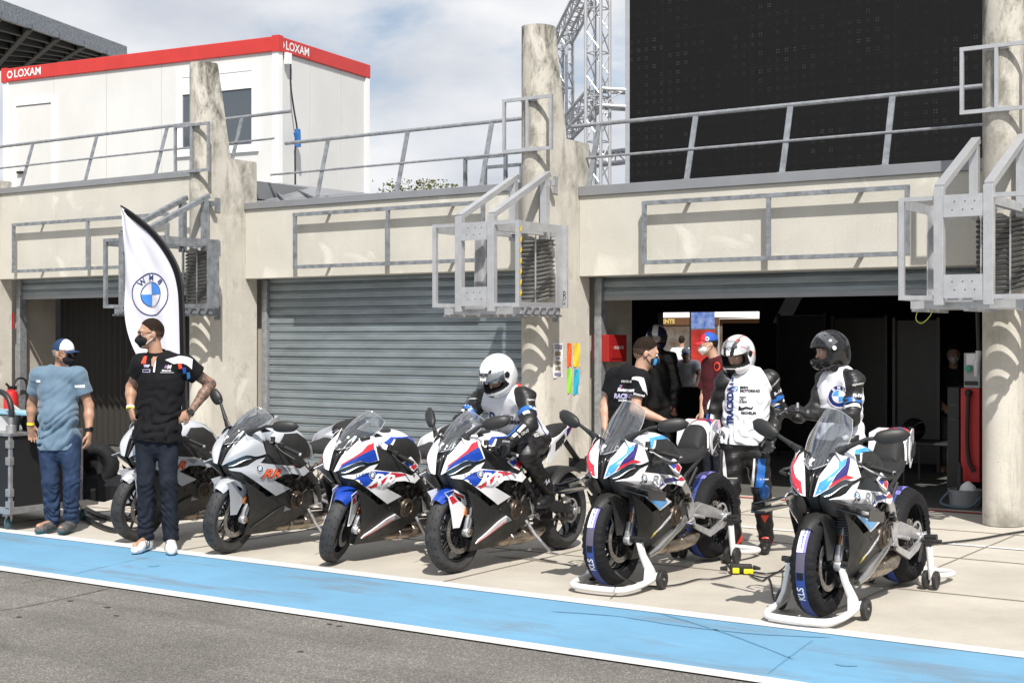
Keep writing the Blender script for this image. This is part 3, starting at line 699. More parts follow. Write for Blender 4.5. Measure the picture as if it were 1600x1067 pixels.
MB().bx(q.x-.12, q.x+.12, q.y-.12, q.y+.12, 0, zc-.25).obj('stand', pm('grey_stand', (.15, .15, .15), .6), t, world=True, smooth=False)
# ---- container cabin
M_cab = pm('cabin_panel_offwhite', (.60, .60, .59), .5, var=.05, vscale=1.2, stretch=(1, 1, .6), bump=.15, bscale=2)
M_cabw = pm('cabin_frame_white', (.78, .78, .78), .4)
M_cred = pm('cabin_red_band', (.50, .035, .03), .45, var=.08)
c0 = unp(435, 58, 22.5); c0.z = 0; yaw = math.atan2(.462, -.887)-A  # direction of the long side in camera axes
ld = (V((CA, SA, 0))*-.887+V((-SA, CA, 0))*.462).normalized(); sd = (V((CA, SA, 0))*.447+V((-SA, CA, 0))*.894).normalized()
up = V((0, 0, 1)); ZB, ZT = 3.62, 6.50
t = thing('site_cabin', (c0.x, c0.y, ZB), 'white site cabin with red top band lettered LOXAM on the garage roof', 'cabin')
def CP(a, b, z, o=0): return c0+ld*a+sd*b+up*z
LL, SS = 6.06, 2.72
def cbox(mb, a0, a1, b0, b1, z0, z1):
    P = [CP(a, b, z) for z in (z0, z1) for b in (b0, b1) for a in (a0, a1)]
    mb.add(P, [(0, 2, 3, 1), (4, 5, 7, 6), (0, 1, 5, 4), (2, 6, 7, 3), (0, 4, 6, 2), (1, 3, 7, 5)]); return mb
cbox(MB(), .04, LL-.04, .04, SS-.04, ZB+.02, ZT-.2).obj('wall', M_cab, t, world=True, smooth=False)
mb = MB()
for k in range(1, 5): cbox(mb, LL*k/5-.004, LL*k/5+.004, .034, .041, ZB, ZT-.24)
for k in (1, 2): cbox(mb, .034, .041, SS*k/3-.004, SS*k/3+.004, ZB, ZT-.24)
mb.obj('panel_seam', pm('seam_grey', (.45, .45, .44), .6), t, world=True, smooth=False)
b_ = cbox(MB(), 0, LL, 0, SS, ZT-.235, ZT); band = b_.obj('top_band', M_cred, t, world=True, smooth=False, bevel=.01)
mb = MB()
for a in (0, LL-.14):
    for b in (0, SS-.14): cbox(mb, a+.01, a+.13, b+.01, b+.13, ZB, ZT-.236)
mb.obj('corner_post', M_cabw, t, world=True, smooth=False)
mb = MB()
for a in (-.012, LL-.12): cbox(mb, a, a+.132, -.012, .12, ZT-.245, ZT+.012)
mb.obj('corner_casting', M_cred, t, world=True, smooth=False)
cbox(MB(), 0, LL, 0, SS, ZB-.12, ZB+.019).obj('base_frame', M_cabw, t, world=True, smooth=False)
vs, fs = textpoly('LOXAM', .19, bold=.02)
lg = ring2(0, 0, .045, .075, 6)
for (o, r) in ((CP(LL-.62, -.004, ZT-.115), -ld), (CP(-.004, .52, ZT-.125), sd)):
    mb = MB(); flat2(vs, fs, o, r, up, mb); flat2(lg[0], lg[1], o-r*.43, r, up, mb); mb.obj('lettering', M_white, t, world=True, fix=False)
# door (far left) and window
def cfr(a0, a1, z0, z1, w, name, parent, mat=M_cabw, dep=(.0, .05)):
    mb = MB(); cbox(mb, a0, a0+w, dep[0], dep[1], z0, z1); cbox(mb, a1-w, a1, dep[0], dep[1], z0, z1); cbox(mb, a0+w, a1-w, dep[0], dep[1], z1-w, z1)
    cbox(mb, a0+w, a1-w, dep[0], dep[1], z0, z0+w); return mb.obj(name, mat, parent, world=True, smooth=False)
dr = cbox(MB(), 4.88, 5.73, .02, .045, ZB+.02, 5.80).obj('door', M_cab, t, world=True, smooth=False)
cfr(4.78, 5.83, ZB+.0, 5.92, .1, 'door_frame', dr)
cbox(MB(), 5.55, 5.68, -.03, .02, 4.62, 4.66).obj('handle', M_black, dr, world=True, smooth=False)
wn = cfr(.41, 2.08, 4.70, 6.12, .12, 'window_frame', t)
w2 = cbox(MB(), .53, 1.96, .01, .042, 5.72, 6.0).obj('shutter_case', M_cabw, wn, world=True, smooth=False)
cbox(MB(), 1.22, 1.32, .012, .045, 4.82, 5.72).obj('mullion', M_cabw, wn, world=True, smooth=False)
cbox(MB(), .53, 1.96, .030, .0395, 4.82, 5.72).obj('pane', pm('cabin_window_glass', (.07, .085, .10), .08, spec=.8), wn, world=True, smooth=False)
jb = cbox(MB(), -.06, -.001, .16, .28, ZT-.42, ZT-.24).obj('junction_box', M_cabw, t, world=True, smooth=False)
pts = [CP(-.08, .22, 6.08), CP(-.08, .22, 5.75), CP(-.10, .27, 5.4), CP(-.10, .38, 5.0), CP(-.09, .33, 4.75), CP(-.09, .33, 4.3), CP(-.09, .33, 3.7)]
o = MB().tube(spline(pts, 6), .014, 8).obj('power_cable', M_black); tag(o, 'dark power cable hanging down the corner of the white cabin', 'cable')
o = MB().tube([CP(-.11, .37, 5.06), CP(-.11, .37, 4.78)], [.045, .055], 10).tube([CP(-.11, .3, 5.0), CP(-.11, .36, 4.85)], .03, 8).obj('blue_plug', pm('plug_blue', (.02, .12, .35), .4)); tag(o, 'blue power connector on the cable at the cabin corner', 'plug')
# sloped roof flashing next to the left pillar
za = 3.55
A_, B_ = V((-13.94, 14.06, za)), V((-11.35, 14.06, za)); C_ = onY(384, 275, 17.3); D_ = onY(568, 309, 17.3)
t = thing('metal_roof', A_, 'grey folded metal roof sloping beside the left pillar under the cabin', 'roof')
MB().add([A_, B_, D_, C_, A_-V((0, 0, .05)), B_-V((0, 0, .05)), D_-V((0, 0, .05)), C_-V((0, 0, .05))], [(0, 1, 2, 3), (7, 6, 5, 4), (0, 4, 5, 1), (1, 5, 6, 2), (2, 6, 7, 3), (3, 7, 4, 0)]).obj('sheet', M_coping, t, world=True, smooth=False)
mb = MB()
for f in (.25, .47): mb.beam(A_.lerp(B_, f*.95)+V((0, 0, .01)), C_.lerp(D_, f*.62)+V((0, 0, .01)), .03, .03)
mb.obj('standing_seam', M_roofsheet, t, world=True, smooth=False)
# two small ring frames lying behind the middle railing
for (u0, u1, v0, v1, y) in ((727, 790, 248, 292, 14.6), (758, 815, 262, 292, 15.0)):
    a = onY(u0, v0, y); b = onY(u1, v1, y); t = thing('roof_frame', (a.x, y, 3.4), 'small steel frame standing on the roof left of the middle pillar' if u0 < 750 else 'small steel frame on the roof right behind the other one', 'frame')
    MB().beam((a.x, y, 3.3), (a.x, y, a.z), .04).beam((b.x, y, 3.3), (b.x, y, a.z), .04).beam((a.x, y, a.z), (b.x, y, a.z), .04).beam((a.x, y, 3.5), (b.x, y, 3.5), .04).obj('tube_frame', M_galvd, t, world=True, smooth=False)
# ---- LED screen
def ledmat():
    m = bpy.data.materials.new('led_screen'); m.use_nodes = True; nt, N, L, b = nodes(m); tc = N.new('ShaderNodeTexCoord'); sp = N.new('ShaderNodeSeparateXYZ'); L.new(tc.outputs['Object'], sp.inputs[0])
    def mth(op, a, bb=None, c=None):
        n = N.new('ShaderNodeMath'); n.operation = op
        for i, s in enumerate((a, bb, c)):
            if s is None: continue
            if isinstance(s, (int, float)): n.inputs[i].default_value = s
            else: L.new(s, n.inputs[i])
        return n.outputs[0]
    def dots(px, w):
        out = []
        for ax in (0, 2):
            f = mth('FRACT', mth('DIVIDE', sp.outputs[ax], px)); d = mth('ABSOLUTE', mth('SUBTRACT', f, .5)); out.append(mth('LESS_THAN', d, w))
        return mth('MULTIPLY', out[0], out[1])
    def gate(px, w):
        out = []
        for ax in (0, 2):
            f = mth('FRACT', mth('DIVIDE', sp.outputs[ax], px)); d = mth('ABSOLUTE', mth('SUBTRACT', f, .5)); out.append(mth('LESS_THAN', d, w))
        return out
    fine = dots(.03, .2); g = gate(.12, .26); cl = mth('MULTIPLY', g[0], g[1]); dd = mth('MULTIPLY', fine, cl)
    wn = N.new('ShaderNodeTexWhiteNoise'); wn.noise_dimensions = '2D'; cx = mth('FLOOR', mth('DIVIDE', sp.outputs[0], .12)); cz = mth('FLOOR', mth('DIVIDE', sp.outputs[2], .12)); cb = N.new('ShaderNodeCombineXYZ'); L.new(cx, cb.inputs[0]); L.new(cz, cb.inputs[1]); L.new(cb.outputs[0], wn.inputs['Vector']); dd = mth('MULTIPLY', dd, mth('POWER', wn.outputs['Value'], 1.2))
    n = N.new('ShaderNodeTexNoise'); n.inputs['Scale'].default_value = 1.2; L.new(tc.outputs['Object'], n.inputs[0])
    nn = N.new('ShaderNodeMapRange'); nn.inputs[1].default_value = .42; nn.inputs[2].default_value = .6; nn.inputs[3].default_value = .15; L.new(n.outputs[0], nn.inputs[0])
    dd = mth('MULTIPLY', dd, nn.outputs[0])
    s = gate(.64, .488); seam = mth('MULTIPLY', s[0], s[1])
    mx = N.new('ShaderNodeMix'); mx.data_type = 'RGBA'; L.new(dd, mx.inputs[0]); mx.inputs[6].default_value = (.010, .010, .0105, 1); mx.inputs[7].default_value = (.07, .068, .066, 1)
    m2 = N.new('ShaderNodeMix'); m2.data_type = 'RGBA'; L.new(seam, m2.inputs[0]); m2.inputs[6].default_value = (.012, .012, .0125, 1); L.new(mx.outputs[2], m2.inputs[7])
    L.new(m2.outputs[2], b.inputs['Base Color']); b.inputs['Roughness'].default_value = .7; b.inputs['Specular IOR Level'].default_value = .1
    return m
yl = 17.0; xl = onY(984, 200, yl).x
t = thing('led_screen', (xl+5, yl, 3.3), 'huge black video screen with rows of tiny dots standing behind the roof railing', 'screen')
MB().bx(xl, xl+12, yl, yl+.12, 3.62, 9.2).obj('display_face', ledmat(), t, world=True, smooth=False)
mb = MB().bx(xl-.07, xl-.001, yl-.005, yl+.3, 3.62, 9.2)
mb.obj('edge_profile', M_alu, t, world=True, smooth=False)
mb = MB()
for k in range(9): mb.bx(xl-.03, xl+12, yl+.121, yl+.3, 3.62+k*.64, 3.66+k*.64)
mb.bx(xl, xl+12, yl+.13, yl+.3, 3.3, 3.6); mb.obj('rear_frame', M_black, t, world=True, smooth=False)
# ---- truss
def truss(parent, a, b, w=.29, name='truss_section', pitch=.30, mat=M_alu, rot=0):
    a, b = V(a), V(b); x, y, tt = frame(b-a); x, y = x*math.cos(rot)+y*math.sin(rot), y*math.cos(rot)-x*math.sin(rot)
    h = w/2-.025; C = [x*h+y*h, x*-h+y*h, x*-h+y*-h, x*h+y*-h]; mb = MB()
    for c in C: mb.tube([a+c, b+c], .025, 8)
    n = max(1, int((b-a).length/pitch))
    for k in range(n):
        p, q = a.lerp(b, k/n), a.lerp(b, (k+1)/n)
        for i in range(4):
            c, d = C[i], C[(i+1) % 4]
            mb.tube([p+(c if k % 2 else d), q+(d if k % 2 else c)], .0105, 5, cap=False); 
            if k % 2 == 0: mb.tube([p+c, p+d], .0105, 5, cap=False)
    return mb.obj(name, mat, parent, world=True)
def vert(u, d): p = unp(u, 300, d); return p.x, p.y
t = thing('truss_tower', (vert(934, 19.6)[0], vert(934, 19.6)[1], 3.3), 'silver lattice truss tower with braces holding up the left side of the black screen', 'truss')
x1, y1 = vert(934, 19.6); x2, y2 = vert(882, 22.3)
truss(t, (x1, y1, 3.2), (x1, y1, 9.0)); truss(t, (x2, y2, 3.2), (x2, y2, 6.55), .24)
truss(t, (x2, y2, 6.45), (x1, y1, 6.75), .28); truss(t, (x2, y2, 4.95), (x1, y1, 5.05), .28)
s1 = onY(985, 152, 17.35); truss(t, (x1, y1, 5.02), (s1.x+.3, 17.35, 5.0), .28); s2 = onY(985, 208, 17.35)
x3, y3 = vert(905, 22.5)
truss(t, (x2, y2, 4.45), (s2.x+.5, 17.75, 4.35), .22)
# ---- distant grandstand roof top left
P = [unp(-120, -22, 42), unp(196, 88, 62), unp(150, 98, 66), unp(-160, 120, 60)]
t = thing('grandstand_roof', (P[0].x, P[0].y, P[0].z), 'dark grandstand roof with a grey steel edge at the top left', 'roof')
MB().add(P+[p+V((0, 0, .35)) for p in P], [(0, 1, 2, 3), (7, 6, 5, 4), (0, 4, 5, 1), (1, 5, 6, 2), (2, 6, 7, 3), (3, 7, 4, 0)]).obj('deck', pm('dark_roof_deck', (.03, .032, .035), .7), t, world=True, smooth=False)
MB().beam(P[0]+V((0, 0, .1)), P[1]+V((0, 0, .1)), .15, .62).obj('edge_beam', M_galvd, t, world=True, smooth=False)
mb = MB()
for k in range(1, 8):
    f = k/8; mb.beam(P[0].lerp(P[3], f)-V((0, 0, .1)), P[1].lerp(P[2], f)-V((0, 0, .1)), .2, .3)
for k in range(1, 7): mb.beam(P[0].lerp(P[1], k/7)-V((0, 0, .15)), P[3].lerp(P[2], k/7)-V((0, 0, .15)), .2, .3)
mb.obj('purlin', pm('steel_dark', (.06, .065, .07), .6), t, world=True, smooth=False)
# ---- trees beyond the roof
def tree(u, d, h, rad, lab, seed, nm='tree'):
    p = unp(u, 530, d); r_ = random.Random(seed); t = thing(nm, (p.x, p.y, 0), lab, 'tree', 'trees beyond the garage roofs')
    mb = MB(); mb.tube([(0, 0, 0), (.1, 0, h*.4), (0, .1, h*.8)], [.25, .18, .07], 8)
    ends = []
    for k in range(16):
        a = r_.uniform(0, 6.28); z0 = h*r_.uniform(.4, .75); e = V((math.cos(a)*rad*r_.uniform(.5, .95), math.sin(a)*rad*r_.uniform(.5, .95), min(h*.98, z0+h*r_.uniform(.08, .3)))); ends.append(e)
        mb.tube([(0, 0, z0), e*.5+V((0, 0, z0*.5)), e], [.07, .04, .015], 5)
    mb.obj('trunk', pm('bark', (.10, .075, .05), .9, var=.3), t)
    vs = []; fs = []; mi = []
    for k in range(3200):
        e = ends[r_.randrange(16)]; c = V((e.x+r_.gauss(0, rad*.2), e.y+r_.gauss(0, rad*.2), e.z+r_.gauss(0, h*.035)))
        c.z = min(c.z, h*1.03); q = Quaternion((r_.gauss(0, 1), r_.gauss(0, 1), r_.gauss(0, 1), r_.gauss(0, 1))).normalized(); s = r_.uniform(.035, .085)
        b = len(vs); vs += [c+q @ V(w) for w in ((-s, 0, 0), (0, -s*.55, 0), (s, 0, 0), (0, s*.55, 0))]; fs.append((b, b+1, b+2, b+3)); mi.append(r_.randrange(2))
    mb = MB(); mb.add(vs, fs); mb.m = mi; mb.obj('crown', [pm('leaf_green', (.075, .10, .03), .7), pm('leaf_olive', (.13, .125, .05), .7)], t, smooth=False, fix=False)
tree(584, 60, 7.9, 1.4, 'small green tree top just right of the white cabin', 1)
tree(655, 55, 7.5, 1.5, 'leafy olive green tree top showing over the roof left of the middle pillar', 2)
tree(545, 62, 6.9, 1.6, 'green tree hidden mostly behind the white cabin', 4)

def blot(name, pts, w, mat, z=.001):
    P = [gnd(*p) for p in pts]; sp = spline(P, 6); mb = MB(); r_ = random.Random(len(pts)+int(pts[0][0])); vs = []
    for i, p in enumerate(sp):
        t_ = (sp[min(i+1, len(sp)-1)]-sp[max(i-1, 0)]).normalized(); n_ = V((-t_.y, t_.x, 0)); k = w*(.5+r_.random())*(1 if 0 < i < len(sp)-1 else .1); vs += [V((p.x, p.y, z))+n_*k, V((p.x, p.y, z))-n_*k]
    mb.add(vs, [(2*i, 2*i+1, 2*i+3, 2*i+2) for i in range(len(sp)-1)]); return tag(mb.obj(name, mat, smooth=False, fix=False), kind='structure')
M_tar = pm('tar_mark', (.06, .058, .055), .8); M_scuff = pm('rubber_scuff_on_blue', (.110, .255, .39), .8)
blot('asphalt_crack', [(-20, 955), (30, 948), (90, 936), (140, 925), (175, 917)], .004, M_tar, -.002)
blot('asphalt_crack', [(35, 910), (60, 905), (75, 902)], .004, M_tar, -.002)
for u, v in ((168, 947), (110, 937), (515, 973), (530, 976), (182, 960), (470, 1016), (30, 962)): blot('tar_spot', [(u-4, v), (u, v+.6), (u+4, v)], .012, M_tar, -.002)
blot('tyre_scuff', [(860, 955), (960, 962), (1060, 977), (1180, 990), (1300, 996)], .010, M_scuff, .003)
blot('tyre_scuff', [(1020, 955), (1090, 975), (1160, 998), (1240, 1030)], .008, M_scuff, .003)
blot('tyre_scuff', [(1305, 1037), (1320, 1040), (1340, 1040)], .012, M_scuff, .003)
blot('tyre_scuff', [(232, 884), (240, 885), (248, 883)], .016, M_scuff, .003); blot('tyre_scuff', [(90, 905), (130, 893), (190, 879), (240, 868)], .003, M_scuff, .003)
blot('slab_crack', [(1200, 1052), (1235, 1025), (1270, 1000)], .005, M_scuff, .003)
M_rub = pm('rubber_mark_on_concrete', (.24, .22, .195), .85)
blot('rubber_mark', [(770, 868), (830, 873), (880, 880), (900, 882)], .02, M_rub, -.002); blot('rubber_mark', [(760, 862), (800, 858), (850, 856)], .012, M_rub, -.002)
# ================================================================ MOTORCYCLES
def B(x, s, z): return V((x, -s, z))
BK4 = V((-6.22, 9.05, 0))
def Qx(u, v, x):
    p = onX(u, v, BK4.x+x)-BK4; return V((x, p.y, p.z))
def lerp1(t, T):
    if t <= T[0][0]: return T[0][1]
    for (a, b), (c, d) in zip(T, T[1:]):
        if t <= c: return b+(d-b)*(t-a)/(c-a)
    return T[-1][1]
HB = [(.10, .09), (.17, .115), (.25, .155), (.35, .195), (.5, .222), (.58, .235), (.655, .242), (.70, .236), (.8, .215), (.9, .19), (1.05, .15)]
def XH(s, z):
    x = lerp1(z, HB)
    if s > .5: x -= .11*((s-.5)/.48)**1.7
    if s < .2: x -= .02*min(1, (.2-s)/.3)
    return x
def QH(u, v, off=0):
    x = .22
    for _ in range(25):
        p = Qx(u, v, x); x = .5*x+.5*(XH(-p.y, p.z)+off)
    return (-p.y, p.z)
MP = {}
def bm_mats():
    MP['white'] = pm('gloss_white_paint', (.78, .78, .80), .22, coat=.6)
    MP['silver'] = pm('silver_grey_paint', (.50, .52, .56), .28, .25, coat=.5)
    MP['blue'] = pm('deep_blue_paint', (.012, .055, .36), .25, coat=.6)
    MP['sky'] = pm('sky_blue_paint', (.06, .32, .68), .25, coat=.6)
    MP['navy'] = pm('violet_navy_paint', (.030, .025, .16), .25, coat=.6)
    MP['red'] = pm('race_red_paint', (.56, .025, .045), .25, coat=.6)
    MP['orange'] = pm('orange_red_decal', (.72, .10, .03), .4)
    MP['black'] = pm('gloss_black_plastic', (.012, .012, .013), .22, coat=.3)
    MP['matt'] = pm('textured_black_plastic', (.019, .019, .019), .5, var=.25, vscale=15, rvar=.08)
    MP['grey'] = pm('mid_grey_decal', (.22, .23, .25), .4)
    MP['tyre'] = pm('tyre_rubber', (.045, .045, .047), .62, var=.3, vscale=9, bump=.15, bscale=200)
    MP['tread'] = pm('tread_groove', (.008, .008, .008), .9)
    MP['rim'] = pm('black_wheel_enamel', (.012, .012, .013), .25, coat=.3)
    MP['disc'] = pm('brake_disc_steel', (.30, .28, .26), .38, .8, var=.25, vscale=25)
    MP['alu'] = pm('cast_aluminium', (.58, .58, .60), .33, .75, var=.15, vscale=20)
    MP['gold'] = pm('champagne_fork_tube', (.34, .28, .17), .32, .8)
    MP['steel'] = pm('heat_tinted_exhaust_steel', (.42, .36, .29), .3, .85, var=.45, vscale=9, col2=(.22, .15, .10))
    MP['eng'] = pm('engine_casing', (.055, .052, .05), .45, .5, var=.4, vscale=18)
    MP['chromed'] = pm('polished_shield_steel', (.45, .44, .42), .2, .9)
    MP['bronze'] = pm('dark_engine_cover', (.075, .058, .045), .4, .6, var=.3, vscale=20)
    MP['frame'] = pm('grey_brown_frame_tube', (.20, .17, .14), .42, .55, var=.2)
    MP['seat'] = pm('seat_vinyl', (.022, .022, .023), .6, bump=.2, bscale=250)
    MP['screen'] = glass('smoked_clear_screen', (.84, .87, .89), .03, .015, base=.02)
    MP['lens'] = pm('headlight_lens', (.02, .035, .05), .06, spec=.8)
    MP['chrome'] = pm('mirror_chrome', (.6, .62, .66), .06, 1.0)
    MP['amber'] = pm('amber_reflector', (.45, .13, .02), .3)
    MP['cloth'] = pm('black_warmer_cloth', (.011, .011, .013), .7, bump=.5, bscale=60)
    MP['wband'] = pm('blue_warmer_band', (.025, .055, .25), .55)
    MP['wviolet'] = pm('pale_violet_band', (.22, .20, .60), .5)
    MP['wgrey'] = pm('grey_warmer_label', (.10, .09, .13), .6)
    MP['carbon'] = pm('carbon_fibre', (.02, .02, .021), .25, coat=.5)
bm_mats()
# affine from zoomed bike-6 picture coordinates to bike-4 picture coordinates
_a = np.array([[555, 935, 1], [1055, 745, 1], [925, 465, 1]], float); _b = np.array([[688.5, 741.5], [758, 716], [745.5, 678.5]], float)
_T6 = np.linalg.solve(_a, _b)
def z6(x, y): r = np.array([x, y, 1.0]) @ _T6; return (float(r[0]), float(r[1]))
def z4(x, y): return (655+x/7.62, 630+y/7.62)
def pxdecal(P, bvh, off=.0022, step=3.0, mb=None, root=BK4):
    mb = mb or MB(); vs, fs = tess(P, step); out = []; ok = []; o = V((0, 0, H))-root
    for p in vs:
        w = unp(p.x, p.y, 5.0)-root; d = (w-o).normalized(); h, n, i, dd = bvh.ray_cast(o, d, 30)
        if h is None: out.append(V()); ok.append(0)
        else:
            if n.dot(d) > 0: n = -n
            out.append(h+n*off); ok.append(1)
    fs = [f for f in fs if all(ok[i] for i in f) and max((out[f[i]]-out[f[i-1]]).length for i in range(len(f))) < .12]
    mb.add(out, fs); return mb
def cowl_rows():
    r0 = [(688.3, 741.5, .024), (697.5, 716, .045), (708.5, 703, .070), (727, 682.5, .115), (745.5, 678.5, .165)]
    r1 = [(691.5, 740.5, .050), (703, 723, .10), (719, 711, .145), (737, 700, .180), (752, 699, .202)]
    r2 = [(696, 737.8, .070), (710, 729.7, .125), (728.5, 720, .170), (744, 721, .198), (758, 716, .218)]
    return [[Qx(*p) for p in r] for r in (r0, r1, r2)]
def wheel(mb_t, mb_r, mb_d, c, Rr, hw, rim, front, mb_tr):
    c = V(c); ax = V((1, 0, 0))
    prof = []
    for k in range(15):   # tyre crown
        a = -1+2*k/14; r = Rr-.36*hw*(abs(a)**2.2)*1.0-(.055*hw/.06)*.35*abs(a)**6; prof.append((r, a*hw))
    prof += [(rim+.035, hw*.98), (rim+.010, hw*.78), (rim, hw*.72), (rim-.004, 0), (rim, -hw*.72), (rim+.010, -hw*.78), (rim+.035, -hw*.98)]
    mb_t.lathe(prof, c, ax, 56, closed=True)
    rp = [(rim+.004, hw*.74), (rim-.012, hw*.70), (rim-.018, hw*.35), (rim-.024, 0), (rim-.018, -hw*.35), (rim-.012, -hw*.70), (rim+.004, -hw*.74)]
    mb_r.lathe(rp, c, ax, 48)
    mb_r.lathe([(.0, .045), (.035, .045), (.042, .03), (.042, -.03), (.035, -.045), (0, -.045)], c, ax, 20)
    for k in range(5):
        a = 2*math.pi*k/5+.3
        for d in (-.24, .24):
            p0 = c+V((0, math.cos(a)*.035, math.sin(a)*.035)); m = c+V((.008*(1 if d > 0 else -1), math.cos(a+d*.35)*.11, math.sin(a+d*.35)*.11)); p1 = c+V((0, math.cos(a+d)*(rim-.012), math.sin(a+d)*(rim-.012)))
            mb_r.beam(p0, m, .022, .016, up=ax).beam(m, p1, .018, .014, up=ax)
    # tread slits
    r_ = random.Random(3)
    for k in range(26):
        a = 2*math.pi*k/26
        for sgn, off in ((1, 0), (-1, .12)):
            for (q0, q1, tw) in ((.12, .42, .10), (.55, .80, .05)):
                aa = a+off+(.06 if q0 > .5 else 0)
                P = []
                for (q, w, da) in ((q0, 0, 0), ((q0+q1)/2, .004, tw/2), (q1, 0, tw), ((q0+q1)/2, -.004, tw/2)):
                    r = Rr-.36*hw*(q**2.2)-(.055*hw/.06)*.35*q**6+.0012; an = aa+da+w/Rr*1.4
                    P.append(c+V((sgn*q*hw, math.cos(an)*r, math.sin(an)*r)))
                mb_tr.add(P, [(0, 1, 2, 3)])
    if mb_d is not None:
        for s in ((1, -1) if front else (1,)):
            rd = .160 if front else .11; x = (.058 if front else .05)*s
            mb_d.lathe([(rd, .0025), (rd, -.0025), (rd-.036, -.0025), (rd-.036, .0025)], c+V((x, 0, 0)), ax, 48, closed=True)
def discholes(c, rd, x, mb):
    for k in range(36):
        a = 2*math.pi*k/36; r = rd-.018+.010*((k % 3)-1); p = V(c)+V((x, math.cos(a)*r, math.sin(a)*r)); mb.lathe([(0, 0), (.0042, 0)], p, (1, 0, 0), 6)
def roundel(mb_k, mb_b, mb_w, o, r_, u_, bvh, R_, off=.003, txt=None, wrapit=True, thin=False):
    def put(mb, g, o2):
        if wrapit: wrap(g[0], g[1], o, r_, u_, bvh, off=o2, step=R_*.35, mb=mb)
        else: flat2(g[0], g[1], o, r_, u_, mb, off=o2)
    if thin:
        put(mb_k, ring2(0, 0, R_*.96, R_), off); put(mb_k, ring2(0, 0, R_*.54, R_*.58), off)
    else:
        put(mb_k, ring2(0, 0, R_*.56, R_), off); put(mb_w, ring2(0, 0, R_*.96, R_*1.06), off*1.2); put(mb_w, ring2(0, 0, R_*.54, R_*.60), off*1.4)
    for a in (90, 270):
        put(mb_w, poly2(circ(0, 0, R_*.56, a-90 if a == 90 else a-90, (a-90)+90, 10, True)), off)
    for a in (90, 270): put(mb_b, poly2(circ(0, 0, R_*.56, a, a+90, 10, True)), off)
    for i, (ch, an) in enumerate((('B', 132), ('M', 90), ('W', 48))):
        g = textpoly(ch, R_*.42, bold=.03); a = R(an); ca, sa = math.cos(a-R(90)), math.sin(a-R(90))
        g = ([(x*ca-y*sa+math.cos(a)*R_*.77, x*sa+y*ca+math.sin(a)*R_*.77) for x, y in g[0]], g[1])
        put(mb_k if thin else mb_w, g, off*1.6)
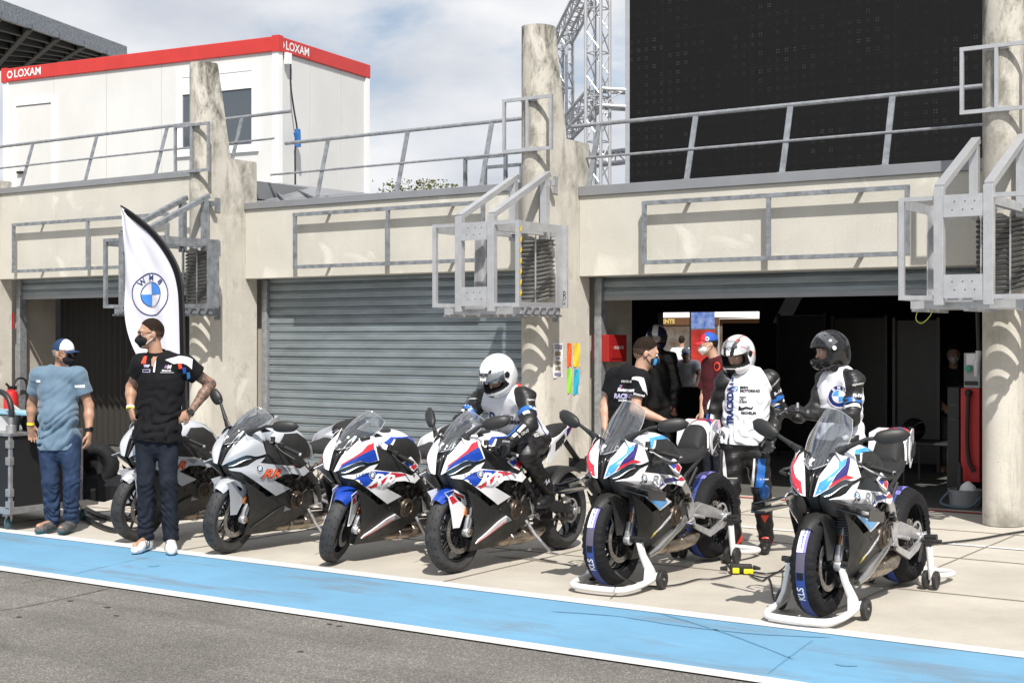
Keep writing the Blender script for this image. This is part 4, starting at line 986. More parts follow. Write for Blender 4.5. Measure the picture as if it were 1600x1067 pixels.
def motorcycle(loc, liv, label, steer=0.0, lean=0.0, rz=0.0, mirrors='both', warm=False, stand=True, fz=0.0):
    """liv: 'rr' silver, 'm' white-blue-red, 'k' white winged"""
    t = thing('motorcycle', loc, label, 'motorcycle', 'sport motorcycles parked in a row in front of the garages', rot=(0, R(lean), R(rz)))
    base = MP['silver'] if liv == 'rr' else MP['white']
    up = V((.0, -.50, .80)); ax = V((0, math.sin(R(23.9)), math.cos(R(23.9))))   # steering axis
    ST = Matrix.Translation(up) @ Matrix.Rotation(R(steer), 4, ax) @ Matrix.Translation(-up)
    def part(name, mb, m, par=t, st=False, **k):
        if st: mb.mapped(lambda p: ST @ p)
        return mb.obj(name, m, par, **k)
    fs_, fa = .72+(.02 if liv == 'k' else 0), .30
    # ---- wheels
    for (s, z, Rr, hw, rim, front) in ((fs_, .30, .30, .060, .222, True), (-.72, .318, .318, .096, .222, False)):
        T, Rm, D, TR = MB(), MB(), MB(), MB(); c = B(0, s, z); wheel(T, Rm, D, c, Rr, hw, rim, front, TR)
        rr = part('wheel', Rm, MP['rim'], st=front, ang=40)
        if not warm or True: part('tyre', T, MP['tyre'], rr, st=front, ang=60)
        if not warm: part('tread_pattern', TR, MP['tread'], rr, st=front, fix=False)
        dd = part('brake_disc', D, MP['disc'], st=front, ang=30)
        hmb = MB(); discholes(c, .16 if front else .11, (.0612 if front else .0531), hmb); part('disc_holes', hmb, MP['tread'], dd, st=front, fix=False)
        cm = MB()
        for k in range(6):
            a = 2*math.pi*k/6
            for sx in ((1, -1) if front else (1,)): cm.beam(c+V((.05*sx, math.cos(a)*.04, math.sin(a)*.04)), c+V((.057*sx, math.cos(a)*.122, math.sin(a)*.122)), .014, .005, up=V((1, 0, 0)))
        part('disc_carrier', cm, MP['rim'], dd, st=front, smooth=False)
        if warm:
            n = 132; secs = []
            W_ = MB(); prof = []
            for k in range(11):
                a = -1+2*k/10; prof.append((Rr+.012-.40*hw*abs(a)**2.4, a*(hw+.012)))
            prof = [(rim+.0, -hw-.004), (rim+.045, -hw-.016)]+prof+[(rim+.045, hw+.016), (rim+.0, hw+.004)]
            rw = random.Random(int(s*100)+int(loc[0]*10)); ph = [rw.uniform(-.5, .5) for _ in range(n)]; vs = []; m_ = len(prof)
            for k in range(n):
                a = 2*math.pi*k/n
                for i, (r, h) in enumerate(prof):
                    e = 1-min(i, m_-1-i)/6; e = max(0, e); pk = math.sin(k*math.pi*.57+ph[k])*(.6+.4*math.sin(k*.21))
                    rr2 = r+e*(1-e)*4*pk*.0035-(.004 if i in (0, m_-1) else 0); hh = h+(1 if h > 0 else -1)*e*pk*.006
                    vs.append(c+V((hh, math.cos(a)*rr2, math.sin(a)*rr2)))
            W_.add(vs, [(k*m_+i, ((k+1) % n)*m_+i, ((k+1) % n)*m_+i+1, k*m_+i+1) for k in range(n) for i in range(m_-1)])
            cv = part('tyre_warmer', W_, MP['cloth'], st=front, ang=75, fix=True)
            def band(x0, x1, a0, a1, m, nm, o=.0155):
                b_ = MB(); N_ = max(3, int(abs(a1-a0)/6)); P = []
                for k in range(N_+1):
                    a = R(a0+(a1-a0)*k/N_)
                    for j in range(4):
                        x = x0+(x1-x0)*j/3; rr3 = Rr+o-.40*hw*abs(x/(hw+.012))**2.4; P.append(c+V((x, -math.cos(a)*rr3, math.sin(a)*rr3)))
                b_.add(P, [(k*4+j, k*4+j+1, k*4+j+5, k*4+j+4) for k in range(N_) for j in range(3)]); part(nm, b_, m, cv, st=front, fix=False, ang=60)
            band(-.028, .028, -90, 270, MP['wband'], 'blue_band', .0145)
            if front:
                band(-.030, .012, 20, 62, MP['white'], 'printed_label', .016); band(.012, .028, 20, 62, MP['wviolet'], 'violet_stripe', .016)
                band(-.026, .028, -2, 19, MP['wgrey'], 'grey_flap', .0165); band(-.020, .020, -10, -2, MP['cloth'], 'buckle', .017)
                for (txt, sz, an, mm) in (('KLS', .06, -27, MP['white']), ('HP tyres', .022, 42, MP['blue']), ('motorsport', .014, 30, MP['blue'])):
                    g = textpoly(txt, sz, bold=.02); a = R(an); o_ = c+V((-.002, -math.cos(a)*(Rr+.0175), math.sin(a)*(Rr+.0175)))
                    tg = V((0, -math.sin(a)*-1, math.cos(a)))  # tangent upward
                    tg = V((0, math.sin(a), math.cos(a))); b_ = MB()
                    vv = []
                    for x, y in g[0]:
                        an2 = a+x/(Rr+.018); rr4 = Rr+.0178-.40*hw*abs((-.002-y)/(hw+.012))**2.4; vv.append(c+V((-.002-y, -math.cos(an2)*rr4, math.sin(an2)*rr4)))
                    b_.add(vv, g[1]); part('lettering', b_, mm, cv, st=True, fix=False)
            else:
                band(-.04, .04, 62, 100, MP['wviolet'], 'violet_panel', .015)
    # ---- fork
    for sx in (1, -1):
        x = .105*sx; p0 = B(x, fs_-.035, .33); pm_ = B(x, .585, .60); p1 = B(x, .49, .84)
        ft = MB().tube([p0, p0.lerp(pm_, .5), pm_], [.021, .022, .022], 12); lg = part('fork_leg', ft, MP['alu'], st=True)
        part('fork_tube', MB().tube([pm_, p1], .0275, 14), MP['gold'] if liv != 'k' else MP['matt'], lg, st=True)
        ff = MB(); ff.box(p0+V((0, .0, .03)), (.032, .055, .12), Matrix.Rotation(R(-20), 3, 'X')).lathe([(0, .028), (.030, .028), (.034, .02), (.034, -.02), (0, -.02)], B(x+.01*sx, fs_, fa), (1, 0, 0), 18)
        part('fork_foot', ff, MP['alu'], lg, st=True, bevel=.006)
        cl = MB(); cl.box(B(.083*sx, fs_-.115, .365), (.052, .065, .125), Matrix.Rotation(R(25), 3, 'X')); part('brake_caliper', cl, MP['alu'] if liv != 'k' else MP['blue'], st=True, smooth=False, bevel=.01)
        part('axle_nut', MB().lathe([(0, .05), (.016, .05), (.018, .045), (.018, .02), (0, .02)] if sx > 0 else [(0, -.05), (.016, -.05), (.018, -.045), (.018, -.02), (0, -.02)], B(.107*sx, fs_, fa), (1, 0, 0), 6), MP['steel'] if liv != 'k' else MP['matt'], st=True)
    part('triple_clamp', MB().box(B(0, .55, .66), (.27, .05, .035)).box(B(0, .475, .885), (.25, .06, .025)), MP['matt'], st=True, bevel=.008)
    part('brake_hose', MB().tube(spline([B(.10, .60, .40), B(.15, .56, .50), B(.13, .52, .62), B(.10, .5, .75)], 6), .006, 6), MP['black'], st=True)
    # ---- front fender
    G = []
    for i in range(13):
        a = R(47+i*(83/12)); row = []
        for j in range(9):
            q = -1+2*j/8; r = .322+.012*math.cos(q*1.3); taper = 1 if 2 < i else .62+.13*i
            x = q*.074*taper; rr5 = r-.035*abs(q)**3
            row.append(B(x, fs_+math.cos(a)*rr5, fa+math.sin(a)*rr5))
        G.append(row)
    mf = MP['silver'] if liv == 'rr' else (MP['blue'] if liv == 'm' else MP['matt'])
    fen = part('front_fender', sheet(G, .004), mf, st=True, ang=60)
    for sx in (1, -1):
        f2 = lambda u_, v_, sx=sx: B(sx*(.079+.012*max(0, (.60-v_))/.3), u_, v_)
        Ps = []
        for (u_, v_) in ((697, 770), (712, 764.5), (728, 773), (731, 786), (727, 800), (718.5, 824), (709, 825), (706.5, 800), (703, 779)):
            q_ = Qx(u_, v_, .092); Ps.append((-q_.y, q_.z))
        def QS(L_): return [(-Qx(a_, b_, .092).y, Qx(a_, b_, .092).z) for a_, b_ in L_]
        PR1, PR2, PV, PB = QS([(711, 768), (726, 775), (727.5, 781), (722, 777), (712, 773)]), QS([(703.5, 777), (709, 774.5), (717, 783), (708.5, 788)]), QS([(713, 773.5), (722, 778), (722, 784), (718, 782)]), QS([(697.5, 770), (711, 765.5), (711.5, 768), (703, 776)])
        sp = shell(Ps, f2, .005, .03, nrm=V((sx, 0, 0))); pp = part('fender_strut', sp, mf if liv == 'rr' else (MP['white'] if liv == 'm' else MP['matt']), fen, st=True, ang=30)
        for nm_, P_, mm in (('red_stripe', PR1, MP['red']), ('red_flash', PR2, MP['red']), ('vent', PV, MP['black'])):
            if nm_ != 'vent' and liv != 'm': continue
            q_ = shell(P_, lambda u_, v_, sx=sx: B(sx*(.0805+.012*max(0, (.60-v_))/.3), u_, v_), .001, .04, nrm=V((sx, 0, 0))); part(nm_, q_, mm, pp, st=True)
        if liv == 'm': part('blue_top', shell(PB, lambda u_, v_, sx=sx: B(sx*.0812, u_, v_), .001, .04, nrm=V((sx, 0, 0))), MP['blue'], pp, st=True)
        part('reflector', MB().box(B(.1005*sx if liv != 'k' else .108*sx, .705 if liv != 'k' else .68, .45), (.008, .028, .062), Matrix.Rotation(R(-18), 3, 'X')), MP['amber'], st=True, bevel=.003)
    # ---- upper cowl halves
    Gc = patch(cowl_rows(), 6, 6)
    def mir(G_): return [[V((-p.x, p.y, p.z)) for p in r] for r in G_]
    bvs = {}
    cw = {}
    for sx in (1, -1):
        g = Gc if sx > 0 else mir(Gc); o = part('front_cowl', sheet(g, .006, out=(sx, -1, .5)), base, ang=50); cw[sx] = o; bvs[sx] = bvh_of([o])
    def cd(P, col, name, off=.0022):
        m1 = pxdecal(P, bvs[1], off)
        c2 = {MP['sky']: MP['red'], MP['red']: MP['sky']}.get(col, col) if liv == 'k' else col
        part(name, m1, col, cw[1], fix=False, ang=60); m2 = MB(); m2.v = [(-x, y, z) for x, y, z in m1.v]; m2.f = [f[::-1] for f in m1.f]; m2.m = m1.m
        part(name.replace('light_blue', 'red') if c2 is not col and c2 is MP['red'] else (name.replace('red', 'light_blue') if c2 is not col else name), m2, c2, cw[-1], fix=False, ang=60)
    if liv == 'm':
        cd([z4(*p) for p in [(345, 735), (470, 640), (570, 560), (620, 485), (690, 440), (707, 520), (600, 578), (480, 655), (365, 735), (330, 775)]], MP['red'], 'red_stripe')
        cd([z4(*p) for p in [(316, 808), (365, 738), (480, 658), (600, 581), (708, 522), (725, 545), (768, 655), (680, 692), (560, 675), (420, 745)]], MP['blue'], 'blue_stripe')
    if liv == 'k':
        cd([z6(*p) for p in [(567, 922), (600, 800), (775, 660), (800, 520), (885, 485), (905, 500), (865, 560), (850, 620), (740, 720), (660, 855)]], MP['sky'], 'light_blue_stripe')
        cd([z6(*p) for p in [(700, 800), (750, 720), (850, 625), (868, 560), (895, 500), (905, 590), (870, 730), (770, 770)]], MP['navy'], 'navy_stripe', .003)
        cd([z6(*p) for p in [(680, 838), (720, 790), (860, 725), (960, 748), (900, 765), (830, 765), (760, 808), (675, 850)]], MP['red'], 'red_stripe', .004)
    # ---- black centre, chin and inner bodywork
    e = [p for p in Gc[0]]; idx = [0, 6, 12, 18, 20]
    rows = []
    for i in range(0, 19, 3):
        p = e[i]; rows.append([V((p.x, p.y+.004, p.z)), V((p.x*.55, p.y+.028, p.z-.006)), V((p.x*.22, p.y+.008, p.z)), V((0, p.y+.004, p.z+.002)), V((-p.x*.22, p.y+.008, p.z)), V((-p.x*.55, p.y+.028, p.z-.006)), V((-p.x, p.y+.004, p.z))])
    part('intake_channel', sheet(patch(rows, 3, 3), .004, out=(0, -1, .3)), MP['black'], ang=50)
    C0 = Gc[-1]
    rows = [[B(.02, .875, .728), B(.07, .86, .720), B(.115, .83, .715), B(.15, .78, .715)], [B(.02, .82, .665), B(.06, .80, .66), B(.10, .78, .655), B(.13, .73, .655)], [B(.02, .75, .60), B(.05, .74, .60), B(.075, .72, .60), B(.10, .69, .61)]]
    G = patch(rows, 4, 4)
    for g in (G, mir(G)): part('chin_panel', sheet(g, .004, out=(0, -1, 0)), MP['matt'], ang=50)
    part('chin_centre', MB().loft([[B(x, s+dx, z) for x, dx in ((-.035, -.02), (-.02, .0), (.02, .0), (.035, -.02), (.02, -.06), (-.02, -.06))] for s, z in ((.885, .73), (.83, .66), (.76, .60))]), MP['matt'])
    # headlight: recessed lens below the cowl edge
    lo = [C0[i] for i in (1, 6, 12, 18)]
    hl = []
    for k, p in enumerate(lo):
        t_ = k/3; hl.append([p+V((-.004, .006, .002)), p+V((-.008+.006*math.sin(t_*3.1), .010, -.012-.018*math.sin(t_*3.0))), p+V((-.006, .014, -.012-.032*math.sin(min(1, t_+.12)*2.9)))])
    Gh = patch(hl, 4, 5)
    for g in (Gh, mir(Gh)):
        h_ = part('headlight', sheet(g, .004, out=(1 if g is Gh else -1, -1, 0)), MP['lens'], ang=60)
        part('daylight_strip', MB().tube([r[-1]+V((0, -.004, -.001)) for r in g][2:-3], .0045, 6), MP['alu'], h_)
    # inner black cone closing the nose
    for sx in (1, -1):
        rows = [[V((p.x*sx*.93, p.y+.02, p.z-.002)) for p in (C0[0], C0[6], C0[12], C0[18], C0[24])], [B(.05*sx, .86, .69), B(.11*sx, .83, .685), B(.15*sx, .77, .69), B(.18*sx, .70, .70), B(.20*sx, .58, .72)], [B(.05*sx, .80, .62), B(.10*sx, .76, .6), B(.13*sx, .70, .58), B(.16*sx, .62, .58), B(.18*sx, .52, .60)]]
        part('inner_duct', sheet(patch(rows, 4, 4), .004, out=(sx, -.3, 0)), MP['matt'], ang=60)
    # ---- side panels
    UP = [QH(*p) for p in ((702, 744.5), (712, 742.5), (722, 741), (733, 737), (745, 727), (757.5, 721.5), (751, 732), (775, 734.5), (797, 736.5), (809, 741), (815, 736.5), (822, 745), (814, 753), (799, 749), (786, 750), (773, 761), (798, 775.5), (778, 788.5), (760, 774), (745, 762.5), (722, 748.5), (706, 747))]
    def crease(s, z, o=0.0):
        x = XH(s, z)+o; d = (z-.655-.12*(s-.5))
        return x+.010*math.exp(-(d/.035)**2)
    sp_ = {}
    sv = {}
    for sx in (1, -1):
        o = part('side_fairing', shell(UP, lambda u_, v_, sx=sx: B(sx*crease(u_, v_), u_, v_), .006, .02, nrm=V((sx, 0, 0))), base, ang=40); sp_[sx] = o; sv[sx] = bvh_of([o])
    def sd_(P, col, name, off=.002, step=3.0, both=True):
        m1 = pxdecal(P, sv[1], off, step); part(name, m1, col, sp_[1], fix=False, ang=60)
        if both:
            m2 = MB(); m2.v = [(-x, y, z) for x, y, z in m1.v]; m2.f = [f[::-1] for f in m1.f]; m2.m = m1.m; part(name, m2, col, sp_[-1], fix=False, ang=60)
    def stext(txt, u, v, size, shear, col, name, rot=-8, off=.004, bold=.02, sp=1.0, sc=(1, 1)):
        g = textpoly(txt, size, bold=bold, shear=shear, spacing=sp); a = R(rot); ca, sa = math.cos(a), math.sin(a)
        g = ([(x*sc[0]*ca-y*sc[1]*sa, x*sc[0]*sa+y*sc[1]*ca) for x, y in g[0]], g[1])
        s, z = QH(u, v); o = B(crease(s, z), s, z)
        m1 = wrap(g[0], g[1], o, (0, 1, 0), (0, 0, 1), sv[1], off=off, step=.02); part(name, m1, col, sp_[1], fix=False)
        g2 = ([(-x, y) for x, y in g[0]], g[1])
    if liv == 'm':
        sd_([(723, 748.5), (731, 743), (740, 738), (751, 734), (771, 734.8), (776, 736), (765, 744), (755, 752), (742.5, 760)], MP['blue'], 'blue_field')
        sd_([(744, 761), (752, 757), (763, 750), (775, 741), (779, 735.8), (797, 737.8), (801, 740), (785, 744), (775, 750), (762, 758), (747, 764.5)], MP['red'], 'red_field', .0022)
        stext('RR', 763, 749.5, .175, .55, MP['white'], 'model_lettering', rot=-6, off=.0045, bold=.03, sc=(1.15, .72))
        stext('S1000', 733.5, 741.2, .045, .4, MP['black'], 'model_number', rot=2, off=.004, bold=.0, sp=1.2, sc=(1, .8))
    elif liv == 'rr':
        stext('RR', 766, 750.5, .135, .55, MP['black'], 'lettering_outline', rot=-2, off=.0035, bold=.045, sc=(1.15, .70))  # black outline printed behind the orange letters
        stext('RR', 766, 750.5, .135, .55, MP['orange'], 'model_lettering', rot=-2, off=.0055, bold=.015, sc=(1.15, .70))
        sd_([(782, 738), (792, 738), (797, 741), (793, 747), (787, 744)], MP['grey'], 'grey_flash')
    else:
        sd_([(735, 760), (741, 757), (752, 762), (757, 766), (768, 772), (790, 777), (778, 786), (763, 776), (748, 765)], MP['sky'], 'light_blue_field')
        sd_([(768, 771), (778, 768), (790, 774), (778, 786), (772, 783)], MP['sky'], 'blue_tip', .003)
        sd_([(770, 758), (786, 741), (800, 740), (812, 744), (800, 746), (786, 748)], MP['navy'], 'navy_field')
        sd_([(808, 742), (815, 738.5), (820, 744), (812, 745)], MP['red'], 'red_end', .003)
        sd_([(742, 752), (754, 748), (762, 752), (757, 762), (750, 760)], MP['grey'], 'grey_flash')
        stext('RR', 771, 744, .11, .55, MP['grey'], 'model_lettering', rot=-6, off=.004, bold=.02, sc=(1.3, .8))
    k_, b_, w_ = MB(), MB(), MB(); s, z = QH(749, 740.5) if liv != 'rr' else QH(750, 741); s += 0
    roundel(k_, b_, w_, B(crease(s, z), s, z), (0, 1, 0), (0, 0, 1), sv[1], .030, off=.006)
    rd = part('roundel', k_, MP['black'], sp_[1], fix=False); part('roundel_blue', b_, MP['sky'], sp_[1], fix=False); part('roundel_white', w_, MP['white'], sp_[1], fix=False)
    # upper black side cover between cowl, tank and side fairing
    SC_ = [(.72, .80), (.705, .86), (.70, .985), (.60, .97), (.52, .90), (.38, .84), (.20, .775), (.12, .715), (.20, .70), (.45, .735), (.60, .755)]
    for sx in (1, -1): part('side_cover', shell(SC_, lambda u_, v_, sx=sx: B(sx*(XH(u_, v_)-.022-.25*max(0, v_-.80)*(1 if u_ < .6 else .3)), u_, v_), .005, .025, nrm=V((sx, 0, 0))), MP['matt'] if liv != 'k' else MP['black'], ang=50)
    if liv != 'rr':
        for sx in (1, -1):
            pp = part('knee_panel', shell([(.33, .79), (.22, .83), (.13, .755), (.19, .715), (.27, .745)], lambda u_, v_, sx=sx: B(sx*(XH(u_, v_)-.010), u_, v_), .005, .03, nrm=V((sx, 0, 0))), MP['white'])
            part('blue_mark', shell([(.31, .787), (.225, .80), (.20, .77), (.26, .755)], lambda u_, v_, sx=sx: B(sx*(XH(u_, v_)-.0085), u_, v_), .001, .03, nrm=V((sx, 0, 0))), MP['blue'], pp)
            part('red_mark', shell([(.20, .795), (.145, .755), (.19, .725), (.23, .75)], lambda u_, v_, sx=sx: B(sx*(XH(u_, v_)-.008), u_, v_), .001, .03, nrm=V((sx, 0, 0))), MP['red'], pp)
    # ---- lower belly
    BL = [(.80, .625), (.745, .53), (.70, .42), (.67, .30), (.645, .165), (.45, .150), (.25, .165), (.10, .235), (.07, .30), (.13, .36), (.23, .40), (.37, .525), (.545, .475), (.69, .565)]
    for sx in (1, -1):
        bb = part('belly_fairing', shell(BL, lambda u_, v_, sx=sx: B(sx*(XH(u_, v_)-.012), u_, v_), .006, .03, nrm=V((sx, 0, 0))), MP['matt'], ang=60)
        if liv != 'k':
            acc = [(.615, .205), (.60, .235), (.42, .355), (.33, .385), (.25, .345), (.34, .33)]
            a_ = part('accent_blade', shell(acc, lambda u_, v_, sx=sx: B(sx*(XH(u_, v_)+.002), u_, v_), .010, .03, nrm=V((sx, 0, 0))), MP['white'] if liv == 'm' else MP['matt'], bb)
            part('dark_inset', shell([(.33, .378), (.25, .345), (.33, .335)], lambda u_, v_, sx=sx: B(sx*(XH(u_, v_)+.004), u_, v_), .002, .03, nrm=V((sx, 0, 0))), MP['grey'], a_)
            if liv == 'm': part('red_line', shell([(.60, .21), (.34, .338), (.34, .345), (.60, .217)], lambda u_, v_, sx=sx: B(sx*(XH(u_, v_)+.004), u_, v_), .002, .05, nrm=V((sx, 0, 0))), MP['red'], a_)
        else:
            bl = shell([(.50, .285), (.485, .315), (.20, .475), (.175, .46)], lambda u_, v_, sx=sx: B(sx*(XH(u_, v_)-.010), u_, v_), .001, .03, nrm=V((sx, 0, 0))); q_ = part('sticker', bl, MP['white'], bb)
            part('yellow_mark', shell([(.50, .285), (.485, .315), (.44, .337), (.445, .312)], lambda u_, v_, sx=sx: B(sx*(XH(u_, v_)-.0085), u_, v_), .001, .03, nrm=V((sx, 0, 0))), pm('sticker_yellow', (.75, .6, .05), .5), q_)
            if sx > 0:
                g = textpoly('MICHELIN', .032, bold=.02); a = R(29.5); g = ([(x*math.cos(a)-y*math.sin(a), x*math.sin(a)+y*math.cos(a)) for x, y in g[0]], g[1])
                m1 = wrap(g[0], g[1], B(.22, .32, .39), (0, 1, 0), (0, 0, 1), bvh_of([q_]), off=.002, step=.05); part('lettering', m1, MP['blue'], q_, fix=False)
    part('belly_floor', MB().loft([[B(x, s, z) for x, z in ((-w, .20), (-w*.8, .15), (w*.8, .15), (w, .20), (w*.5, .26), (-w*.5, .26))] for s, w in ((.64, .10), (.4, .12), (.15, .12), (.05, .08))]), MP['matt'])
    # ---- radiator, engine, frame
    part('radiator', MB().box(B(0, .635, .49), (.34, .03, .20), Matrix.Rotation(R(-12), 3, 'X')), MP['eng'], smooth=False, bevel=.008)
    ol = MB().box(B(0, .62, .315), (.24, .03, .12), Matrix.Rotation(R(-8), 3, 'X'))
    oo = part('oil_cooler', ol, MP['eng'], smooth=False, bevel=.006)
    fn = MB()
    for k in range(14): fn.box(B(0, .652-.0, .385-.0+k*.0155), (.32, .003, .004))
    for k in range(9): fn.box(B(0, .637, .262+k*.013), (.22, .003, .004))
    part('cooling_fins', fn, MP['grey'], oo, smooth=False)
    en = MB(); en.loft([[B(x, s, z) for x, z in ((-.17, z0), (-.15, z1), (.15, z1), (.17, z0), (.12, z2), (-.12, z2))] for s, z0, z1, z2 in ((.52, .36, .56, .24), (.35, .40, .70, .22), (.12, .42, .66, .24), (-.08, .42, .52, .28))])
    part('engine_block', en, MP['eng'], ang=30)
    en = MB(); en.lathe([(0, .215), (.055, .215), (.07, .205), (.078, .19), (.078, .12)], B(0, .19, .42), (1, 0, 0), 28)
    eo = part('engine_cover', en, MP['bronze'])
    part('cover_ring', MB().lathe([(.036, .2155), (.04, .222), (.056, .222), (.060, .2155)], B(0, .19, .42), (1, 0, 0), 28), MP['bronze'], eo)
    lm = MB(); r_ = random.Random(4)
    for k in range(34):
        s, z = r_.uniform(-.02, .45), r_.uniform(.44, .68); x = r_.uniform(.155, .20)
        lm.lathe([(0, .012), (r_.uniform(.008, .022), .012), (r_.uniform(.01, .024), -.03)], B(x, s, z), (1, 0, 0), 8)
        lm.tube(spline([B(x-.01, s, z), B(x+.005, s-.04, z+.05), B(x-.01, s-.09, z+r_.uniform(-.08, .06))], 3), r_.choice((.004, .006, .009)), 6)
    part('engine_fittings', lm, MP['eng'], eo)
    for sx in (1, -1):
        part('frame_beam', MB().tube(spline([B(.07*sx, .45, .86), B(.165*sx, .30, .78), B(.19*sx, .10, .64), B(.165*sx, -.06, .50), B(.15*sx, -.12, .36)], 4), [.035]*16+[.03], 8), MP['matt'] if liv != 'k' else MP['alu'])
        part('subframe_rail', MB().tube([B(.12*sx, .02, .62), B(.13*sx, -.30, .78), B(.09*sx, -.60, .88)], .014, 8).tube([B(.13*sx, -.02, .50), B(.13*sx, -.26, .72)], .012, 8), MP['frame'] if liv != 'k' else MP['matt'])
        sa = MB().loft([[B(sx*x, s, z) for x, z in ((x0, zc-h), (x0, zc+h), (x0+w, zc+h*.9), (x0+w, zc-h*.9))] for s, zc, h, x0, w in ((-.08, .41, .045, .10, .035), (-.30, .41, .055, .115, .03), (-.50, .37, .045, .12, .025), (-.70, .32, .03, .125, .022), (-.78, .315, .022, .125, .022))])
        part('swingarm', sa, MP['matt'] if liv != 'k' else MP['alu'], ang=40)
        if liv == 'k': part('swingarm_brace', MB().loft([[B(sx*x, s, z) for x, z in ((x0, zc-h), (x0, zc+h), (x0+.02, zc+h), (x0+.02, zc-h))] for s, zc, h, x0 in ((-.2, .30, .02, .125), (-.45, .215, .025, .13), (-.62, .26, .028, .135), (-.72, .315, .02, .135))]), MP['alu'], ang=40)
        part('axle_block', MB().lathe([(0, .02*sx), (.028, .02*sx), (.028, -.01*sx), (0, -.01*sx)], B(.155*sx, -.72, .318), (1, 0, 0), 14).box(B(.15*sx, -.74, .318), (.012, .10, .05)), MP['alu'], bevel=.003)
        hp = MB().prism([B(.165*sx, -.02, .47), B(.165*sx, -.06, .36), B(.165*sx, -.16, .30), B(.165*sx, -.15, .345), B(.165*sx, -.10, .40)], (.012*sx, 0, 0)).beam(B(.17*sx, -.10, .395), B(.175*sx, -.24, .45), .012, .022)
        part('heel_plate', hp, MP['alu'], bevel=.003, smooth=False)
        part('footpeg', MB().tube([B(.17*sx, -.14, .385), B(.255*sx, -.14, .375)], [.014, .012], 10), MP['alu'] if liv != 'm' else MP['matt'])
        part('gear_lever', MB().tube([B(.18*sx, -.12, .36), B(.19*sx, .02, .345), B(.24*sx, .03, .345)], .007, 8), MP['alu'])
    ch = MB().box(B(.115, -.40, .355), (.014, .62, .016), Matrix.Rotation(R(4.5), 3, 'X')).box(B(.115, -.40, .275), (.014, .62, .016), Matrix.Rotation(R(-4), 3, 'X')); cho = part('chain', ch, MP['eng'], smooth=False)
    part('sprocket', MB().lathe([(.085, .004), (.10, .004), (.10, -.004), (.085, -.004)], B(.108, -.72, .318), (1, 0, 0), 40, closed=True), MP['alu'], cho)
    sp5 = MB()
    for k in range(5):
        a = 2*math.pi*k/5; sp5.beam(B(.11, -.72, .318), B(.11, -.72+math.cos(a)*.088, .318+math.sin(a)*.088), .02, .006, up=V((1, 0, 0)))
    part('sprocket_carrier', sp5, MP['alu'], cho, smooth=False)
    hug = [[B(x, -.72+math.cos(R(a))*r, .318+math.sin(R(a))*r) for x, r in ((-.12, .315), (-.09, .345), (0, .352), (.09, .345), (.12, .315))] for a in (10, 30, 50, 70, 95, 115)]
    if liv != 'k': part('rear_hugger', sheet(patch(hug, 3, 3), .004), MP['matt'], ang=60)
    # ---- exhaust
    ex_ = MB().loft([[B(cx+w*math.cos(q), s, z+h*math.sin(q)) for q in [2*math.pi*k/14 for k in range(14)]] for s, z, w, h, cx in ((.42, .19, .03, .03, .02), (.34, .185, .075, .05, .03), (.12, .185, .095, .06, .04), (-.06, .185, .11, .062, .05), (-.20, .195, .105, .058, .06), (-.30, .215, .07, .04, .07), (-.33, .22, .05, .03, .07))])
    eo2 = part('exhaust_box', ex_, MP['steel'], ang=40)
    wl = MB()
    for s in (-.02, .16): wl.loft([[B(.045+(w+.001)*math.cos(q), s+ds, .185+(h+.001)*math.sin(q)) for q in [2*math.pi*k/18 for k in range(18)]] for ds, w, h in ((-.006, .102, .060), (0, .107, .065), (.006, .102, .060))], cap=False)
    part('weld_seam', wl, MP['disc'], eo2)
    if liv == 'k':
        part('exhaust_shield', MB().loft([[B(.15+w*math.cos(q), s, z+h*math.sin(q)) for q in [2*math.pi*k/14 for k in range(14)]] for s, z, w, h in ((.52, .17, .02, .02), (.42, .20, .045, .035), (.10, .33, .05, .045), (.0, .37, .04, .035))]), MP['chromed'], ang=50)
    hd = MB()
    for k in range(4): hd.tube(spline([B(-.12+.08*k, .50, .50), B(-.12+.08*k, .60, .40), B(-.09+.06*k, .55, .24), B(-.02+.03*k, .36, .19)], 5), .019, 8)
    part('exhaust_header', hd, MP['steel'], eo2)
    # ---- tank
    def sec(s, zt, hw, zb, p=2.6):
        out = []
        for k in range(21):
            a = -math.pi/2+math.pi*k/20*1.0
            xx = math.sin(math.pi*k/20-math.pi/2)
            q = k/20*math.pi; cx = math.cos(q); sy = math.sin(q)
            x = hw*(abs(cx)**(2/p))*(1 if cx > 0 else -1); z = zb+(zt-zb)*(abs(sy)**(2/p)); out.append(B(x, s, z))
        return out
    secs = [sec(*a) for a in ((.455, .92, .08, .84), (.42, .965, .115, .80), (.34, 1.0, .145, .76), (.22, 1.005, .165, .74), (.10, .965, .16, .735), (.0, .895, .115, .73), (-.06, .85, .085, .73), (-.10, .82, .075, .73))]
    cols = [spline([q[k] for q in secs], 4) for k in range(21)]; S2 = [[c[i] for c in cols] for i in range(len(cols[0]))]
    tk = part('fuel_tank', MB().loft(S2), base, ang=50); tv = bvh_of([tk])
    def td(P, col, name, off=.003, par=tk, step=.03, th=False):
        for sx in (1, -1):
            vs, fs = poly2([(-a*sx*1.0, b) for a, b in P]); o_ = B(.0, 0, 0)
            m_ = wrap([(a, b) for a, b in vs], fs, V((.3*sx, 0, 0)), (0, sx, 0), (0, 0, 1), tv, off=off, step=step, depth=.35, start=.0); part(name, m_, col, par, fix=False, ang=60)
    td([(.40, .80), (.385, .90), (.335, .955), (.20, .955), (.10, .90), (.03, .80), (.05, .76), (.22, .75), (.34, .77)], MP['matt'], 'tank_side_cover', .012)
    if liv == 'm': td([(.43, .93), (.36, .97), (.12, .965), (.04, .88), (.085, .90), (.19, .957), (.34, .958), (.40, .91)], MP['blue'], 'blue_tank_stripe', .004)
